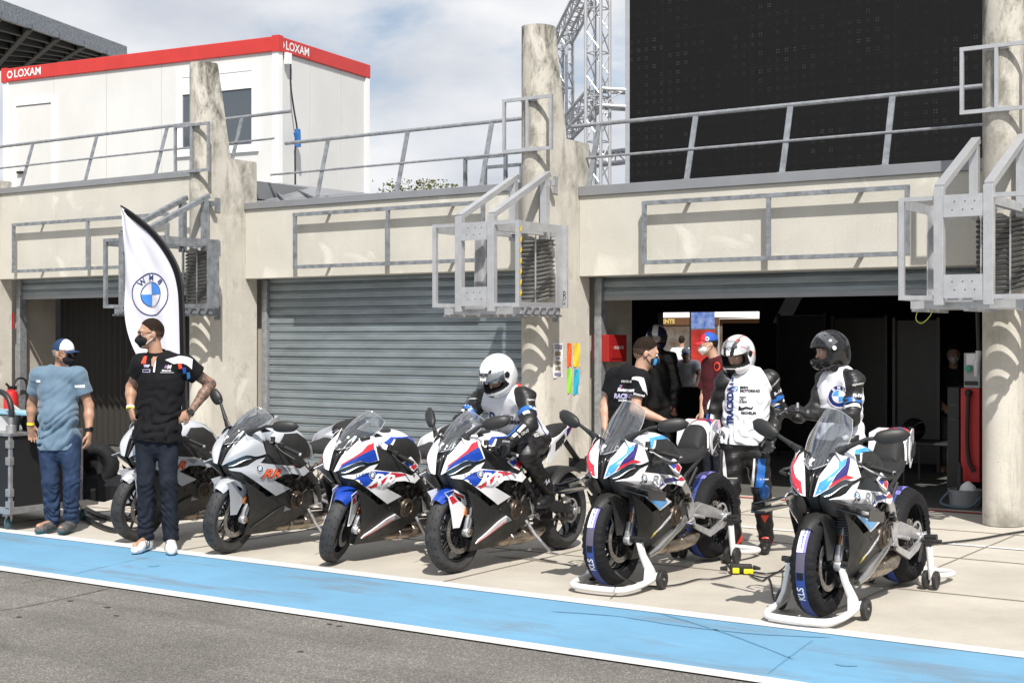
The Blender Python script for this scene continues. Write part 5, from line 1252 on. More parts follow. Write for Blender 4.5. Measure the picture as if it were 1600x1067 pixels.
    if liv == 'k': td([(.44, .92), (.36, .975), (.18, .985), (.06, .92), (.085, .90), (.19, .957), (.34, .958), (.40, .90)], MP['sky'], 'blue_tank_stripe', .004); 
    g = ring2(0, 0, .0, .045); m_ = wrap(g[0], g[1], B(0, .33, 1.1), (1, 0, 0), (0, 1, 0), tv, off=.008, step=.03, depth=.3, start=.1); part('filler_cap', m_, MP['alu'] if liv != 'm' else MP['matt'], tk, fix=False)
    part('tank_pad', wrap(*poly2([(-.05, -.02), (.05, -.02), (.045, -.19), (-.045, -.19)]), B(0, .14, 1.1), (-1, 0, 0), (0, -1, 0), tv, off=.003, step=.03, depth=.35, start=.1), MP['black'], tk, fix=False)
    # ---- seat and tail
    st_ = [(-.06, .83, .075, .77), (-.14, .825, .105, .76), (-.26, .835, .135, .77), (-.38, .86, .135, .79), (-.43, .90, .12, .82)]
    cs = [sec(*a, 3.0) for a in st_]; cols = [spline([q[k] for q in cs], 3) for k in range(21)]
    if liv == 'k':
        c2 = [sec(*a, 3.0) for a in ((-.36, .88, .10, .80), (-.43, .975, .105, .80), (-.485, 1.022, .11, .84), (-.50, 1.02, .10, .86))]; c3 = [spline([q[k] for q in c2], 3) for k in range(21)]
        part('seat_back_pad', MB().loft([[c[i] for c in c3] for i in range(len(c3[0]))]), MP['seat'], ang=50)
    part('rider_seat', MB().loft([[c[i] for c in cols] for i in range(len(cols[0]))]), MP['seat'], ang=50)
    if liv != 'k': tl = [(-.38, .88, .145, .80), (-.48, .93, .135, .81), (-.62, .975, .108, .87), (-.74, .995, .074, .93), (-.84, .995, .03, .965)]
    else: tl = [(-.475, .98, .11, .83), (-.50, 1.01, .122, .83), (-.60, 1.055, .115, .87), (-.72, 1.055, .082, .92), (-.85, 1.02, .03, .965)]
    cs = [sec(*a, 2.8) for a in tl]; cols = [spline([q[k] for q in cs], 3) for k in range(21)]
    ta_ = part('tail_unit', MB().loft([[c[i] for c in cols] for i in range(len(cols[0]))]), base, ang=50)
    if liv != 'k':
        cs = [sec(*a, 3.0) for a in ((-.45, .955, .07, .90), (-.50, .985, .095, .90), (-.64, 1.015, .085, .93), (-.76, 1.02, .05, .96))]; cols = [spline([q[k] for q in cs], 3) for k in range(21)]
        part('pillion_seat', MB().loft([[c[i] for c in cols] for i in range(len(cols[0]))]), MP['seat'], ang=50)
    def tx(s): return lerp1(-s, [(.2, .165), (.35, .158), (.5, .14), (.65, .11), (.76, .075), (.86, .035)])
    zz = .02 if liv == 'k' else 0
    for sx in (1, -1):
        TP = [(-.84, 1.0), (-.74, 1.05), (-.60, 1.06), (-.48, 1.03), (-.46, .88), (-.50, .80), (-.70, .90), (-.82, .955)] if liv == 'k' else [(-.84, .985+zz), (-.78, 1.0+zz), (-.62, .975+zz), (-.40, .90+zz), (-.34, .87), (-.28, .735), (-.33, .725), (-.60, .87), (-.76, .945), (-.83, .97)]
        pp = part('tail_panel', shell(TP, lambda u_, v_, sx=sx: B(sx*tx(u_), u_, v_), .006, .03, nrm=V((sx, 0, 0))), base, ang=50)
        part('mesh_vent', shell([(-.50, .90), (-.60, .965), (-.70, .945), (-.62, .885), (-.52, .84)] if liv == 'k' else [(-.43, .885+zz), (-.60, .945+zz), (-.625, .915), (-.56, .87), (-.42, .815)], lambda u_, v_, sx=sx: B(sx*(tx(u_)+.0025), u_, v_), .002, .03, nrm=V((sx, 0, 0))), MP['black'], pp)
        mm = MB(); dk, dz_ = (-.075, .005) if liv == 'k' else (0, 0)
        for k in range(4): mm.tube([B(sx*(tx(-.44-.045*k)+.004), -.44-.045*k, .83+.012*k), B(sx*(tx(-.44-.045*k)+.004), -.455-.045*k, .885+zz+.016*k)], .0035, 5)
        for k in range(3): mm.tube([B(sx*(tx(-.43)+.004), -.43, .835+.02*k), B(sx*(tx(-.6)+.004), -.59, .885+.02*k)], .0035, 5)
        if liv == 'k': mm.mapped(lambda p: p+V((-.012*(1 if p.x > 0 else -1), .075, .018)))
        part('vent_grille', mm, MP['matt'], pp)
        if liv != 'rr':
            part('red_tip', shell([(-.60, 1.055), (-.74, 1.045), (-.835, 1.0), (-.80, .965), (-.68, .985)] if liv == 'k' else [(-.84, .982+zz), (-.79, .993+zz), (-.735, .985+zz), (-.69, .925), (-.76, .948), (-.825, .972)], lambda u_, v_, sx=sx: B(sx*(tx(u_)+.002), u_, v_), .001, .03, nrm=V((sx, 0, 0))), MP['red'], pp)
            part('blue_tip', shell([(-.50, 1.0), (-.60, 1.052), (-.66, .985), (-.58, .965)] if liv == 'k' else [(-.78, .994+zz), (-.66, .975+zz), (-.65, .925), (-.69, .927), (-.735, .965)], lambda u_, v_, sx=sx: B(sx*(tx(u_)+.003), u_, v_), .001, .03, nrm=V((sx, 0, 0))), MP['blue' if liv == 'm' else 'navy'], pp)
    if liv == 'k':
        tv2 = bvh_of([ta_])
        part('red_cap', wrap(*poly2([(-.10, .02), (.10, .02), (.06, -.20), (-.06, -.20)]), B(0, -.60, 1.2), (-1, 0, 0), (0, -1, 0), tv2, off=.003, step=.03, depth=.4, start=.1), MP['red'], ta_, fix=False)
        part('navy_chevron', wrap(*poly2([(-.11, .07), (0, .0), (.11, .07), (.105, .03), (0, -.04), (-.105, .03)]), B(0, -.62, 1.2), (-1, 0, 0), (0, -1, 0), tv2, off=.005, step=.03, depth=.4, start=.1), MP['navy'], ta_, fix=False)
    if liv != 'k':
        ph = MB().beam(B(0, -.72, .93), B(0, -1.0, .70), .05, .02).box(B(0, -1.0, .66), (.17, .012, .11)); part('plate_holder', ph, MP['matt'], smooth=False, bevel=.003)
        part('tail_light', MB().box(B(0, -.835, .97), (.07, .02, .02)), MP['red'], bevel=.004)
    # ---- screen
    sr = [((-.0, .888, .888), (.004, .888, .888), (.012, .887, .889)), ((0, .825, .975), (.045, .812, .955), (.082, .79, .925)), ((0, .745, 1.055), (.07, .725, 1.03), (.118, .695, .975)), ((0, .645, 1.125), (.075, .62, 1.10), (.135, .58, 1.035)), ((0, .56, 1.168), (.05, .535, 1.155), (.105, .475, 1.10))]
    if liv == 'k': sr = [[(x, s, z+(.035 if i > 2 else 0)*(i-2)) for x, s, z in r] for i, r in enumerate(sr)]
    rows = [[B(-a[0], a[1], a[2]) for a in (r[2], r[1])]+[B(*r[0]), B(*r[1]), B(*r[2])] for r in sr]
    rows[0] = [B(-.012, .886, .889), B(-.006, .888, .888), B(0, .888, .888), B(.006, .888, .888), B(.012, .886, .889)]
    Gs = patch(rows, 4, 5)
    ws = part('windscreen', sheet(Gs, .003, out=(0, -1, .5)), MP['screen'], ang=70)
    part('screen_edge', MB().tube([r[0] for r in Gs]+Gs[-1][1:-1]+[r[-1] for r in Gs][::-1], .0028, 5), glass('screen_rim', (.9, .92, .93), .35, .1, base=.45), ws)
    bo = MB()
    for (x, s, z) in ((.075, .80, .935), (-.075, .80, .935), (0, .875, .905)): bo.ball(B(x, s+.004, z+.004), .007, 8)
    part('screen_screw', bo, MP['alu'], ws)
    # small white fan-shaped sticker on the screen
    if liv != 'x':
        sv_ = bvh_of([ws]); star = [(.0, .035), (.012, .022), (.026, .020), (.022, .006), (.012, .0), (.008, -.02), (-.004, -.045), (-.006, -.02), (-.018, -.004), (-.014, .010), (-.018, .024), (-.006, .024)]
        part('screen_sticker', wrap(*poly2([(x*.9, y*.9) for x, y in star]), B(-.012, .86, .935), (1, 0, 0), (0, .5, .8), sv_, off=.002, step=.02), MP['white'], ws, fix=False)
    # dash and instrument cluster
    part('dashboard', MB().box(B(0, .60, .965), (.16, .03, .10), Matrix.Rotation(R(-35), 3, 'X')), MP['matt'], bevel=.01)
    if liv != 'k': part('inner_trim', sheet(patch([[B(-.10, .70, .99), B(0, .72, .985), B(.10, .70, .99)], [B(-.12, .60, 1.02), B(0, .60, 1.00), B(.12, .60, 1.02)], [B(-.12, .50, .99), B(0, .50, .96), B(.12, .50, .99)]], 3, 3), .004), MP['matt'])
    for sx in (1, -1):   # bright inner cowl edges seen through the screen
        part('cowl_top_edge', sheet(patch([[B(.115*sx, .775, .99), B(.14*sx, .70, 1.0), B(.155*sx, .63, .985)], [B(.135*sx, .78, .96), B(.165*sx, .70, .985), B(.175*sx, .62, .965)], [B(.15*sx, .77, .93), B(.18*sx, .69, .95), B(.185*sx, .62, .93)]], 3, 3), .004), base)
    # ---- mirrors
    if mirrors != 'none':
        for sx in (1, -1):
            hi = (mirrors == 'mixed' and sx < 0)
            if hi: st0, st1, hc = B(.12*sx, .74, 1.0), B(.225*sx, .74, 1.17), B(.275*sx, .74, 1.215)
            elif mirrors == 'rider': st0, st1, hc = (B(.13, .76, .995), B(.23, .71, 1.07), B(.345, .665, 1.10)) if sx > 0 else (B(-.13, .76, .995), B(-.19, .72, 1.07), B(-.24, .68, 1.12))
            else: st0, st1, hc = B(.13*sx, .76, .995), B(.28*sx, .72, 1.07), B((.42 if sx > 0 else .375)*sx, .66 if sx > 0 else .70, 1.09 if sx > 0 else 1.11)
            bs = MB().tube([st0+V((0, .05, -.035)), st0+V((0, 0, .0)), st0.lerp(st1, .35)], [.030, .030, .018], 10, ell=.6).tube([st0.lerp(st1, .3), st0.lerp(st1, .7), st1, st1.lerp(hc, .3)], [.018, .013, .012, .013], 10)
            mo = part('mirror_arm', bs, MP['matt'], ang=50)
            d = (hc-st1).normalized(); w = .108 if not hi else .075
            Mx = Matrix((d, V((0, 1, 0)), d.cross(V((0, 1, 0))))).transposed()
            hs = []
            for k in range(9):
                q = -1+2*k/8; rr_ = math.sqrt(max(0.02, 1-abs(q)**2.6)); hs.append([hc+Mx @ V((q*w, math.cos(a)*.030*rr_-.012*rr_, math.sin(a)*.050*rr_)) for a in [2*math.pi*j/14 for j in range(14)]])
            hh = part('mirror_head', MB().loft(hs), MP['matt'], mo, ang=60)
            g_ = [hc+Mx @ V((math.cos(a)*w*.86, .0165+.0, math.sin(a)*.034)) for a in [2*math.pi*j/20 for j in range(20)]]
            part('mirror_glass', MB().prism(g_, (0, .003, 0)), MP['chrome'], mo, ang=20)
            lens = [hc+Mx @ V((math.cos(a)*w*.8-.005, -.028+.006*abs(math.cos(a)), -.020*(1 if sx*1 > 0 else -1)*1.0*(1 if (Mx @ V((0,0,1))).z > 0 else -1)+math.sin(a)*.008)) for a in [2*math.pi*j/16 for j in range(16)]]
            part('indicator_lens', MB().prism(lens, (0, .012, 0)), MP['grey'], mo, ang=30)
    else:
        for sx in (1, -1): part('mirror_cap', MB().tube([B(.135*sx, .775, .985), B(.155*sx, .70, 1.0)], .016, 10, ell=.7), MP['black'])
    # ---- bars
    for sx in (1, -1):
        a0, a1 = B(.12*sx, .47, .905), B(.335*sx, .385, .845)
        hb = part('handlebar', MB().tube([a0, a1], .011, 10), MP['matt'], st=True)
        part('grip', MB().tube([a0.lerp(a1, .42), a0.lerp(a1, .97)], .0165, 12), MP['seat'], hb, st=True); part('bar_end', MB().tube([a0.lerp(a1, .975), a0.lerp(a1, 1.04)], .013, 10), MP['alu'], hb, st=True)
        part('switch_box', MB().box(a0.lerp(a1, .30), (.05, .04, .045)), MP['matt'], hb, st=True, bevel=.006)
        part('lever', MB().tube(spline([a0.lerp(a1, .25)+V((0, -.045, -.005)), a0.lerp(a1, .55)+V((0, -.065, -.02)), a0.lerp(a1, 1.0)+V((0, -.06, -.035))], 4), .0065, 7), MP['matt'] if liv != 'k' else MP['alu'], hb, st=True)
        part('reservoir', MB().lathe([(0, .02), (.018, .02), (.02, -.02), (0, -.02)], a0+V((.03*sx, -.05, .035)), (0, 0, 1), 14), MP['eng'], hb, st=True)
        if liv == 'k': part('lever_guard', MB().tube([a1+V((0, .0, 0)), a1+V((.04*sx, -.04, -.01)), a1+V((.03*sx, -.12, -.02)), a1+V((-.03*sx, -.15, -.03))], [.010, .010, .009, .012], 8), MP['matt'], hb, st=True)
    # ---- winglets
    if liv == 'k':
        for sx in (1, -1):
            for nm_, P_ in (('winglet', [B(.15*sx, .97, .715), B(.37*sx, .90, .655), B(.38*sx, .70, .625), B(.215*sx, .60, .70)]), ('winglet_lower', [B(.17*sx, .93, .665), B(.37*sx, .88, .612), B(.378*sx, .72, .585), B(.22*sx, .66, .63)])):
                part(nm_, MB().prism(P_, (0, 0, .009)), MP['carbon'], bevel=.003)
            part('winglet_fin', MB().prism([B(.370*sx, .92, .605), B(.370*sx, .91, .67), B(.380*sx, .69, .64), B(.380*sx, .70, .578)], (.006*sx, 0, 0)), MP['carbon'], smooth=False)
    if stand: part('side_stand', MB().tube([B(.13, -.03, .31), B(.20, -.06, .20), B(.315, -.12, .062)], [.014, .012, .010], 10).box(B(.325, -.13, .058), (.05, .04, .008)), MP['alu'])
    return t
def place_bikes():
    motorcycle((-9.42, 8.86, 0), 'rr', 'silver grey motorcycle half hidden behind the man in the black polo shirt', lean=7, steer=4, mirrors='none')
    motorcycle((-8.28, 8.80, 0), 'rr', 'silver grey motorcycle with orange lettering and one mirror standing up, in plain view', lean=8, steer=6, mirrors='mixed')
    motorcycle((-7.22, 8.90, 0), 'm', 'white, blue and red motorcycle on its side stand with mirrors removed', lean=9, steer=24, mirrors='none')
    motorcycle((-6.22, 9.05, 0), 'm', 'white, blue and red motorcycle with the helmeted rider sitting on it', mirrors='rider', stand=True)
    motorcycle((-4.95, 9.20, .03), 'k', 'winged white motorcycle on white stands in front of the mechanic in black', warm=True, stand=False)
    motorcycle((-3.35, 8.96, .03), 'k', 'winged white motorcycle on white stands at the right, in front of the black helmet rider', warm=True, stand=False)
place_bikes()
# ================================================================ PEOPLE (signed-distance bodies)
def dv(r, f, u=0): return (V((CA, SA, 0))*r+V((-SA, CA, 0))*f+V((0, 0, u))).normalized()
class SDF:
    def __init__(s, lo, hi, h):
        s.h = h; s.lo = np.array(lo, float)-3*h; n = np.ceil((np.array(hi)+3*h-s.lo)/h).astype(int)+1
        s.ax = [(s.lo[i]+h*np.arange(n[i])).astype(np.float32) for i in range(3)]; s.F = np.ones(n, np.float32)
    def _sub(s, lo, hi):
        sl = []
        for i in range(3):
            a = int(max(0, math.floor((lo[i]-s.lo[i])/s.h))); b = int(min(len(s.ax[i]), math.ceil((hi[i]-s.lo[i])/s.h)+1)); sl.append(slice(a, max(a, b)))
        X = s.ax[0][sl[0]][:, None, None]; Y = s.ax[1][sl[1]][None, :, None]; Z = s.ax[2][sl[2]][None, None, :]
        return tuple(sl), X, Y, Z
    def comb(s, sl, d, k, mode):
        F = s.F[sl]
        if mode == 'u':
            if k > 0: t = np.clip(.5+.5*(F-d)/k, 0, 1); s.F[sl] = F*(1-t)+d*t-k*t*(1-t)
            else: s.F[sl] = np.minimum(F, d)
        else:
            if k > 0: t = np.clip(.5-.5*(F+d)/k, 0, 1); s.F[sl] = F*(1-t)-d*t+k*t*(1-t)
            else: s.F[sl] = np.maximum(F, -d)
    def cone(s, a, b, ra, rb, k=.02, flat=None, mode='u', grow=0):
        ra += grow; rb += grow; a = np.array(a, float); b = np.array(b, float); m = max(ra, rb)+k+2*s.h
        sl, X, Y, Z = s._sub(np.minimum(a, b)-m, np.maximum(a, b)+m)
        px, py, pz = X-a[0], Y-a[1], Z-a[2]; ab = b-a
        if flat is not None:
            n, fc = np.array(flat[0], float), 1/flat[1]-1; dn = px*n[0]+py*n[1]+pz*n[2]; px = px+n[0]*fc*dn; py = py+n[1]*fc*dn; pz = pz+n[2]*fc*dn; ab = ab+n*fc*ab.dot(n)
        L = max(1e-9, ab.dot(ab)); t = np.clip((px*ab[0]+py*ab[1]+pz*ab[2])/L, 0, 1)
        d = np.sqrt((px-t*ab[0])**2+(py-t*ab[1])**2+(pz-t*ab[2])**2)-(ra+(rb-ra)*t)
        if flat is not None: d = d*(.5+.5*flat[1])
        s.comb(sl, d.astype(np.float32), k, mode)
    def ell(s, c, r, ax, k=.02, mode='u', grow=0):
        c = np.array(c, float); r = np.array(r, float)+grow; m = r.max()+k+2*s.h; sl, X, Y, Z = s._sub(c-m, c+m); px, py, pz = X-c[0], Y-c[1], Z-c[2]; q = 0
        q1 = 0
        for i in range(3):
            a = ax[i]; e = px*a[0]+py*a[1]+pz*a[2]; q = q+(e/r[i])**2; q1 = q1+(e/r[i]**2)**2
        q = np.sqrt(q); q1 = np.sqrt(q1); d = q*(q-1)/np.maximum(q1, 1e-6)
        s.comb(sl, d.astype(np.float32), k, mode)
    def box(s, c, r, ax, k=.01, mode='u', rd=.01):
        c = np.array(c, float); m = float(np.linalg.norm(r))+k+2*s.h; sl, X, Y, Z = s._sub(c-m, c+m); px, py, pz = X-c[0], Y-c[1], Z-c[2]; qs = []
        for i in range(3): a = ax[i]; qs.append(np.abs(px*a[0]+py*a[1]+pz*a[2])-(r[i]-rd))
        d = np.sqrt(sum(np.maximum(q, 0)**2 for q in qs))+np.minimum(np.maximum(np.maximum(qs[0], qs[1]), qs[2]), 0)-rd
        s.comb(sl, d.astype(np.float32), k, mode)
    def cut(s, p, n, k=0):   # remove the side the normal points to
        X, Y, Z = s.ax[0][:, None, None], s.ax[1][None, :, None], s.ax[2][None, None, :]
        d = ((X-p[0])*n[0]+(Y-p[1])*n[1]+(Z-p[2])*n[2]).astype(np.float32); s.F = np.maximum(s.F, d)
    def disp(s, fn):
        X, Y, Z = s.ax[0][:, None, None], s.ax[1][None, :, None], s.ax[2][None, None, :]; s.F = (s.F+fn(X, Y, Z)).astype(np.float32)
    def mesh(s):
        F = s.F; S = F < 0; n = F.shape; h = s.h
        c = np.zeros([a-1 for a in n], np.int8)
        for i in (0, 1):
            for j in (0, 1):
                for k in (0, 1): c += S[i:n[0]-1+i, j:n[1]-1+j, k:n[2]-1+k]
        act = np.argwhere((c > 0) & (c < 8)); idx = -np.ones(c.shape, np.int32); idx[tuple(act.T)] = np.arange(len(act))
        P = np.zeros((len(act), 3)); W_ = np.zeros(len(act)); C = [(i, j, k) for i in (0, 1) for j in (0, 1) for k in (0, 1)]
        vals = {q: F[act[:, 0]+q[0], act[:, 1]+q[1], act[:, 2]+q[2]].astype(float) for q in C}
        for q in C:
            for a in range(3):
                if q[a] == 0:
                    q2 = list(q); q2[a] = 1; q2 = tuple(q2); f0, f1 = vals[q], vals[q2]; m = (f0 < 0) != (f1 < 0); t = np.where(m, f0/np.where(m, f0-f1, 1), 0)
                    e = np.array(q, float)[None, :].repeat(len(act), 0); e[:, a] = t; P += e*m[:, None]; W_ += m
        P = (P/W_[:, None]+act)*h+s.lo; Q = []
        for a in range(3):
            b, d = (a+1) % 3, (a+2) % 3
            sl0 = [slice(None)]*3; sl1 = [slice(None)]*3; sl0[a] = slice(0, n[a]-1); sl1[a] = slice(1, n[a]); m = S[tuple(sl0)] != S[tuple(sl1)]
            e = np.argwhere(m); e = e[(e[:, b] > 0) & (e[:, d] > 0) & (e[:, b] < n[b]-1) & (e[:, d] < n[d]-1)]
            def g(ob, od): x = e.copy(); x[:, b] -= ob; x[:, d] -= od; return idx[tuple(x.T)]
            q = np.stack([g(0, 0), g(1, 0), g(1, 1), g(0, 1)], 1); fl = S[tuple(e.T)]; q[~fl] = q[~fl][:, ::-1]; Q.append(q)
        return P, np.concatenate(Q)
def sdfobj(name, S, mats, parent, matfn=None, world=True, smooth_it=1):
    P, Q = S.mesh()
    if len(P) == 0: return None
    for _ in range(smooth_it):   # light Laplacian smoothing
        A_ = np.zeros_like(P); N_ = np.zeros(len(P))
        for i in range(4):
            for j in ((i+1) % 4, (i+3) % 4): np.add.at(A_, Q[:, i], P[Q[:, j]]); np.add.at(N_, Q[:, i], 1)
        P = P*.5+.5*A_/np.maximum(N_, 1)[:, None]
    Mi = np.array(rootmat(parent).inverted()) if world else np.eye(4)
    L_ = P @ Mi[:3, :3].T+Mi[:3, 3]
    me = bpy.data.meshes.new(name); me.vertices.add(len(L_)); me.vertices.foreach_set('co', L_.astype(np.float32).ravel())
    me.loops.add(len(Q)*4); me.loops.foreach_set('vertex_index', Q.astype(np.int32).ravel()); me.polygons.add(len(Q)); me.polygons.foreach_set('loop_start', np.arange(0, len(Q)*4, 4, dtype=np.int32)); me.polygons.foreach_set('loop_total', np.full(len(Q), 4, dtype=np.int32))
    mats = mats if isinstance(mats, (list, tuple)) else [mats]
    for m in mats: me.materials.append(m)
    if matfn is not None: me.polygons.foreach_set('material_index', matfn(P[Q].mean(1)).astype(np.int32))
    me.polygons.foreach_set('use_smooth', np.ones(len(Q), bool)); me.update(calc_edges=True); me.validate()
    o = bpy.data.objects.new(name, me); COL.objects.link(o); o.parent = parent; return o
def bounds(ps, m): a = np.array([tuple(p) for p in ps]); return a.min(0)-m, a.max(0)+m
def folds(amp, sc=(9, 9, 26), ph=0.0, hem=None):
    def fn(X, Y, Z):
        w = np.sin(X*13+ph)*.9+np.sin(Y*11+ph*2)*.9+np.sin(Z*7+X*5)*.8
        a = np.sin(X*sc[0]+Z*sc[2]+w*1.7+ph)*np.sin(Y*sc[1]-Z*sc[2]*.55+w*1.3)+.5*np.sin(X*31+Y*27+Z*23+w*2)
        return amp*a
    return fn
M_skin = pm('skin_tanned', (.40, .225, .150), .5, var=.14, vscale=25, bump=.05, bscale=300)
M_skin2 = pm('skin_fair', (.47, .285, .205), .5, var=.12, vscale=25)
M_tat = pm('tattooed_skin', (.30, .17, .115), .5, var=.5, vscale=38, col2=(.07, .055, .05))
M_hairb = pm('hair_dark_brown', (.022, .014, .010), .85, spec=.15, var=.4, vscale=60, bump=.6, bscale=300)
M_hairg = pm('hair_grey', (.28, .26, .24), .6, var=.3, vscale=60, bump=.6, bscale=300)
M_fade = pm('cropped_hair', (.062, .039, .028), .85, spec=.15, var=.4, vscale=90)
M_beard = pm('beard_stubble', (.09, .055, .04), .7, var=.4, vscale=70)
M_tee = pm('tshirt_washed_blue', (.12, .185, .255), .85, var=.12, vscale=8, bump=.12, bscale=350, sheen=.2)
M_polo = pm('black_polo_cotton', (.0065, .0065, .008), .85, bump=.12, bscale=350)
M_jeanb = pm('blue_jeans', (.022, .040, .085), .85, var=.35, vscale=10, bump=.15, bscale=400)
M_jeand = pm('dark_jeans', (.012, .015, .024), .82, var=.35, vscale=12, bump=.15, bscale=400)
M_leather = pm('black_leather', (.011, .011, .012), .43, var=.3, vscale=14, bump=.2, bscale=120, rvar=.1)
M_vest = pm('white_vest_fabric', (.70, .71, .76), .75, bump=.1, bscale=300)
M_ink = pm('dark_blue_ink', (.015, .03, .16), .7)
M_inkk = pm('black_ink', (.015, .015, .02), .7)
M_navy = pm('navy_cap_cloth', (.02, .045, .11), .8)
M_maskk = pm('black_mask_cloth', (.012, .013, .016), .8)
M_maskw = pm('white_mask_paper', (.70, .70, .70), .8)
M_shoew = pm('white_trainer_leather', (.74, .74, .74), .4)
M_shoeg = pm('grey_trainer_mesh', (.10, .10, .105), .7, var=.5, vscale=25)
M_sole = pm('shoe_sole', (.05, .05, .055), .7)
M_helw = pm('white_helmet_shell', (.80, .80, .81), .16, coat=.7)
M_helk = pm('black_helmet_shell', (.008, .008, .009), .16, coat=.25)
M_lining = pm('helmet_lining', (.012, .012, .013), .8)
M_visor = glass('clear_visor', (.86, .87, .88), .07, .02, base=.04)
M_visord = glass('raised_visor', (.80, .82, .84), .10, .03, base=.04)
M_lblue = pm('blue_leather', (.02, .12, .42), .35); M_lwhite = pm('white_leather', (.72, .72, .73), .35); M_lred = pm('fluo_red_leather', (.75, .06, .03), .4)
M_dred = pm('dark_red_jersey', (.065, .012, .018), .6, bump=.1, bscale=300)
M_lens = pm('sunglass_lens', (.01, .01, .012), .08, spec=.8)
M_band = pm('wristband_yellow', (.75, .62, .05), .6); M_bandw = pm('wristband_white', (.8, .8, .8), .6)
def hand(S, w, d, pn, curl=.35, k=.008, grow=0, sc=1.0, thumb=1):
    """w wrist, d hand direction, pn palm normal (palm side)"""
    d = V(d).normalized(); pn = V(pn); pn = (pn-d*pn.dot(d)).normalized(); sd = d.cross(pn).normalized()*thumb
    S.cone(w, w+d*.045*sc, .026, .030, .02, flat=(pn, .62), grow=grow); kn = w+d*.088*sc
    S.cone(w+d*.03*sc, kn-d*.008*sc, .034, .038, .015, flat=(pn, .48), grow=grow)
    for i, (o, ln) in enumerate(((.030, .072), (.010, .080), (-.010, .075), (-.029, .058))):
        p = kn+sd*o*sc-d*(.004+.003*abs(i-1)); dd = (d+sd*o*2.2).normalized(); a = curl*.9
        for q, (fr, r0, r1) in enumerate(((.45, .0098, .0090), (.32, .0090, .0082), (.23, .0082, .0072))):
            dd = (dd*math.cos(a)+pn*math.sin(a)).normalized(); e = p+dd*ln*fr*sc; S.cone(p, e, r0*sc, r1*sc, .004, grow=grow); p = e; a = curl*(1.0+.2*q)
    p = w+d*.022*sc+sd*.026*sc; q = p+(d*.7+sd*.62+pn*.35).normalized()*.045*sc; e = q+(d*.95+sd*.15+pn*.35).normalized()*.032*sc
    S.cone(p, q, .0145*sc, .0115*sc, .01, grow=grow); S.cone(q, e, .0112*sc, .0092*sc, .005, grow=grow)
def torso(S, J, bf, g=0, fl=.68, belly=0, wide=1.0, hipr=.155, k=.05):
    sm = (J['sA']+J['sB'])/2; hm = (J['hA']+J['hB'])/2; ax = (sm-hm).normalized(); n = (bf-ax*bf.dot(ax)).normalized()
    ch = sm-ax*.14; wa = hm.lerp(sm, .42)+n*belly*.5; pe = hm+ax*.03
    S.cone(pe, wa, hipr*wide, .138*wide, k, flat=(n, fl+.04), grow=g); S.cone(wa, ch, .142*wide, .168*wide, k, flat=(n, fl), grow=g)
    if belly: S.ell(wa+n*.02, (.13*wide, .10+belly, .14), (ax.cross(n), n, ax), .06, grow=g)
    S.cone(J['sA'], J['sB'], .062, .062, .05, grow=g)
    S.cone(sm+ax*.035, J['sA'], .060, .052, .04, grow=g); S.cone(sm+ax*.035, J['sB'], .060, .052, .04, grow=g)
    return ax, n
def arm(S, J, s, g=0, t=1.0, lo=False, sc=1.0):
    a, e, w = J['s'+s], J['e'+s], J['w'+s]
    if t >= 1.0:
        S.cone(a, e, .054*sc, .041*sc, .03, grow=g)
        if not lo: S.cone(e, e.lerp(w, .35), .042*sc, .043*sc, .02, grow=g); S.cone(e.lerp(w, .35), w, .043*sc, .027*sc, .02, grow=g)
    else: S.cone(a, a.lerp(e, t), .056*sc, .050*sc, .03, grow=g)
def leg(S, J, s, g=0, bf=None, sc=1.0, to=1.0, foot=True):
    h, kn, an = J['h'+s], J['k'+s], J['a'+s]
    S.cone(h, kn, .088*sc, .058*sc, .04, grow=g)
    if to >= 1: S.cone(kn, an, .055*sc, .040*sc, .02, grow=g); S.cone(kn.lerp(an, .15)-bf*.015, kn.lerp(an, .45)-bf*.012, .050*sc, .048*sc, .03, grow=g)
    else: S.cone(kn, kn.lerp(an, to), .055*sc, .052*sc, .02, grow=g)
    if foot: S.cone(an-V((0, 0, .03)), J['t'+s]+V((0, 0, .012)), .030, .022, .02, grow=0)
def headaxes(f): f = V(f).normalized(); side = V((0, 0, 1)).cross(f).normalized(); return side, f, f.cross(side).normalized()
def headp(S, c, f, g=0, k=.015):
    sd, f, u = headaxes(f); c = V(c)
    S.ell(c+u*.025-f*.012, (.074, .093, .098), (sd, f, u), k, grow=g); S.ell(c+f*.028-u*.03, (.060, .062, .078), (sd, f, u), .03, grow=g)
    S.cone(c+f*.028-u*.05, c+f*.062-u*.088, .048, .026, .03, grow=g)
    if g == 0:
        S.cone(c+f*.088+u*.006, c+f*.106-u*.030, .009, .014, .010); S.cone(c+f*.078+u*.028-sd*.034, c+f*.078+u*.028+sd*.034, .014, .014, .015)
        S.cone(c+f*.084-u*.058-sd*.016, c+f*.084-u*.058+sd*.016, .009, .009, .008)
        for q in (-1, 1):
            S.ell(c+sd*.074*q-u*.008-f*.012, (.012, .018, .031), (sd, f, u), .006); S.ell(c+f*.088+sd*.031*q+u*.006, (.017, .012, .011), (sd, f, u), .006, mode='s')
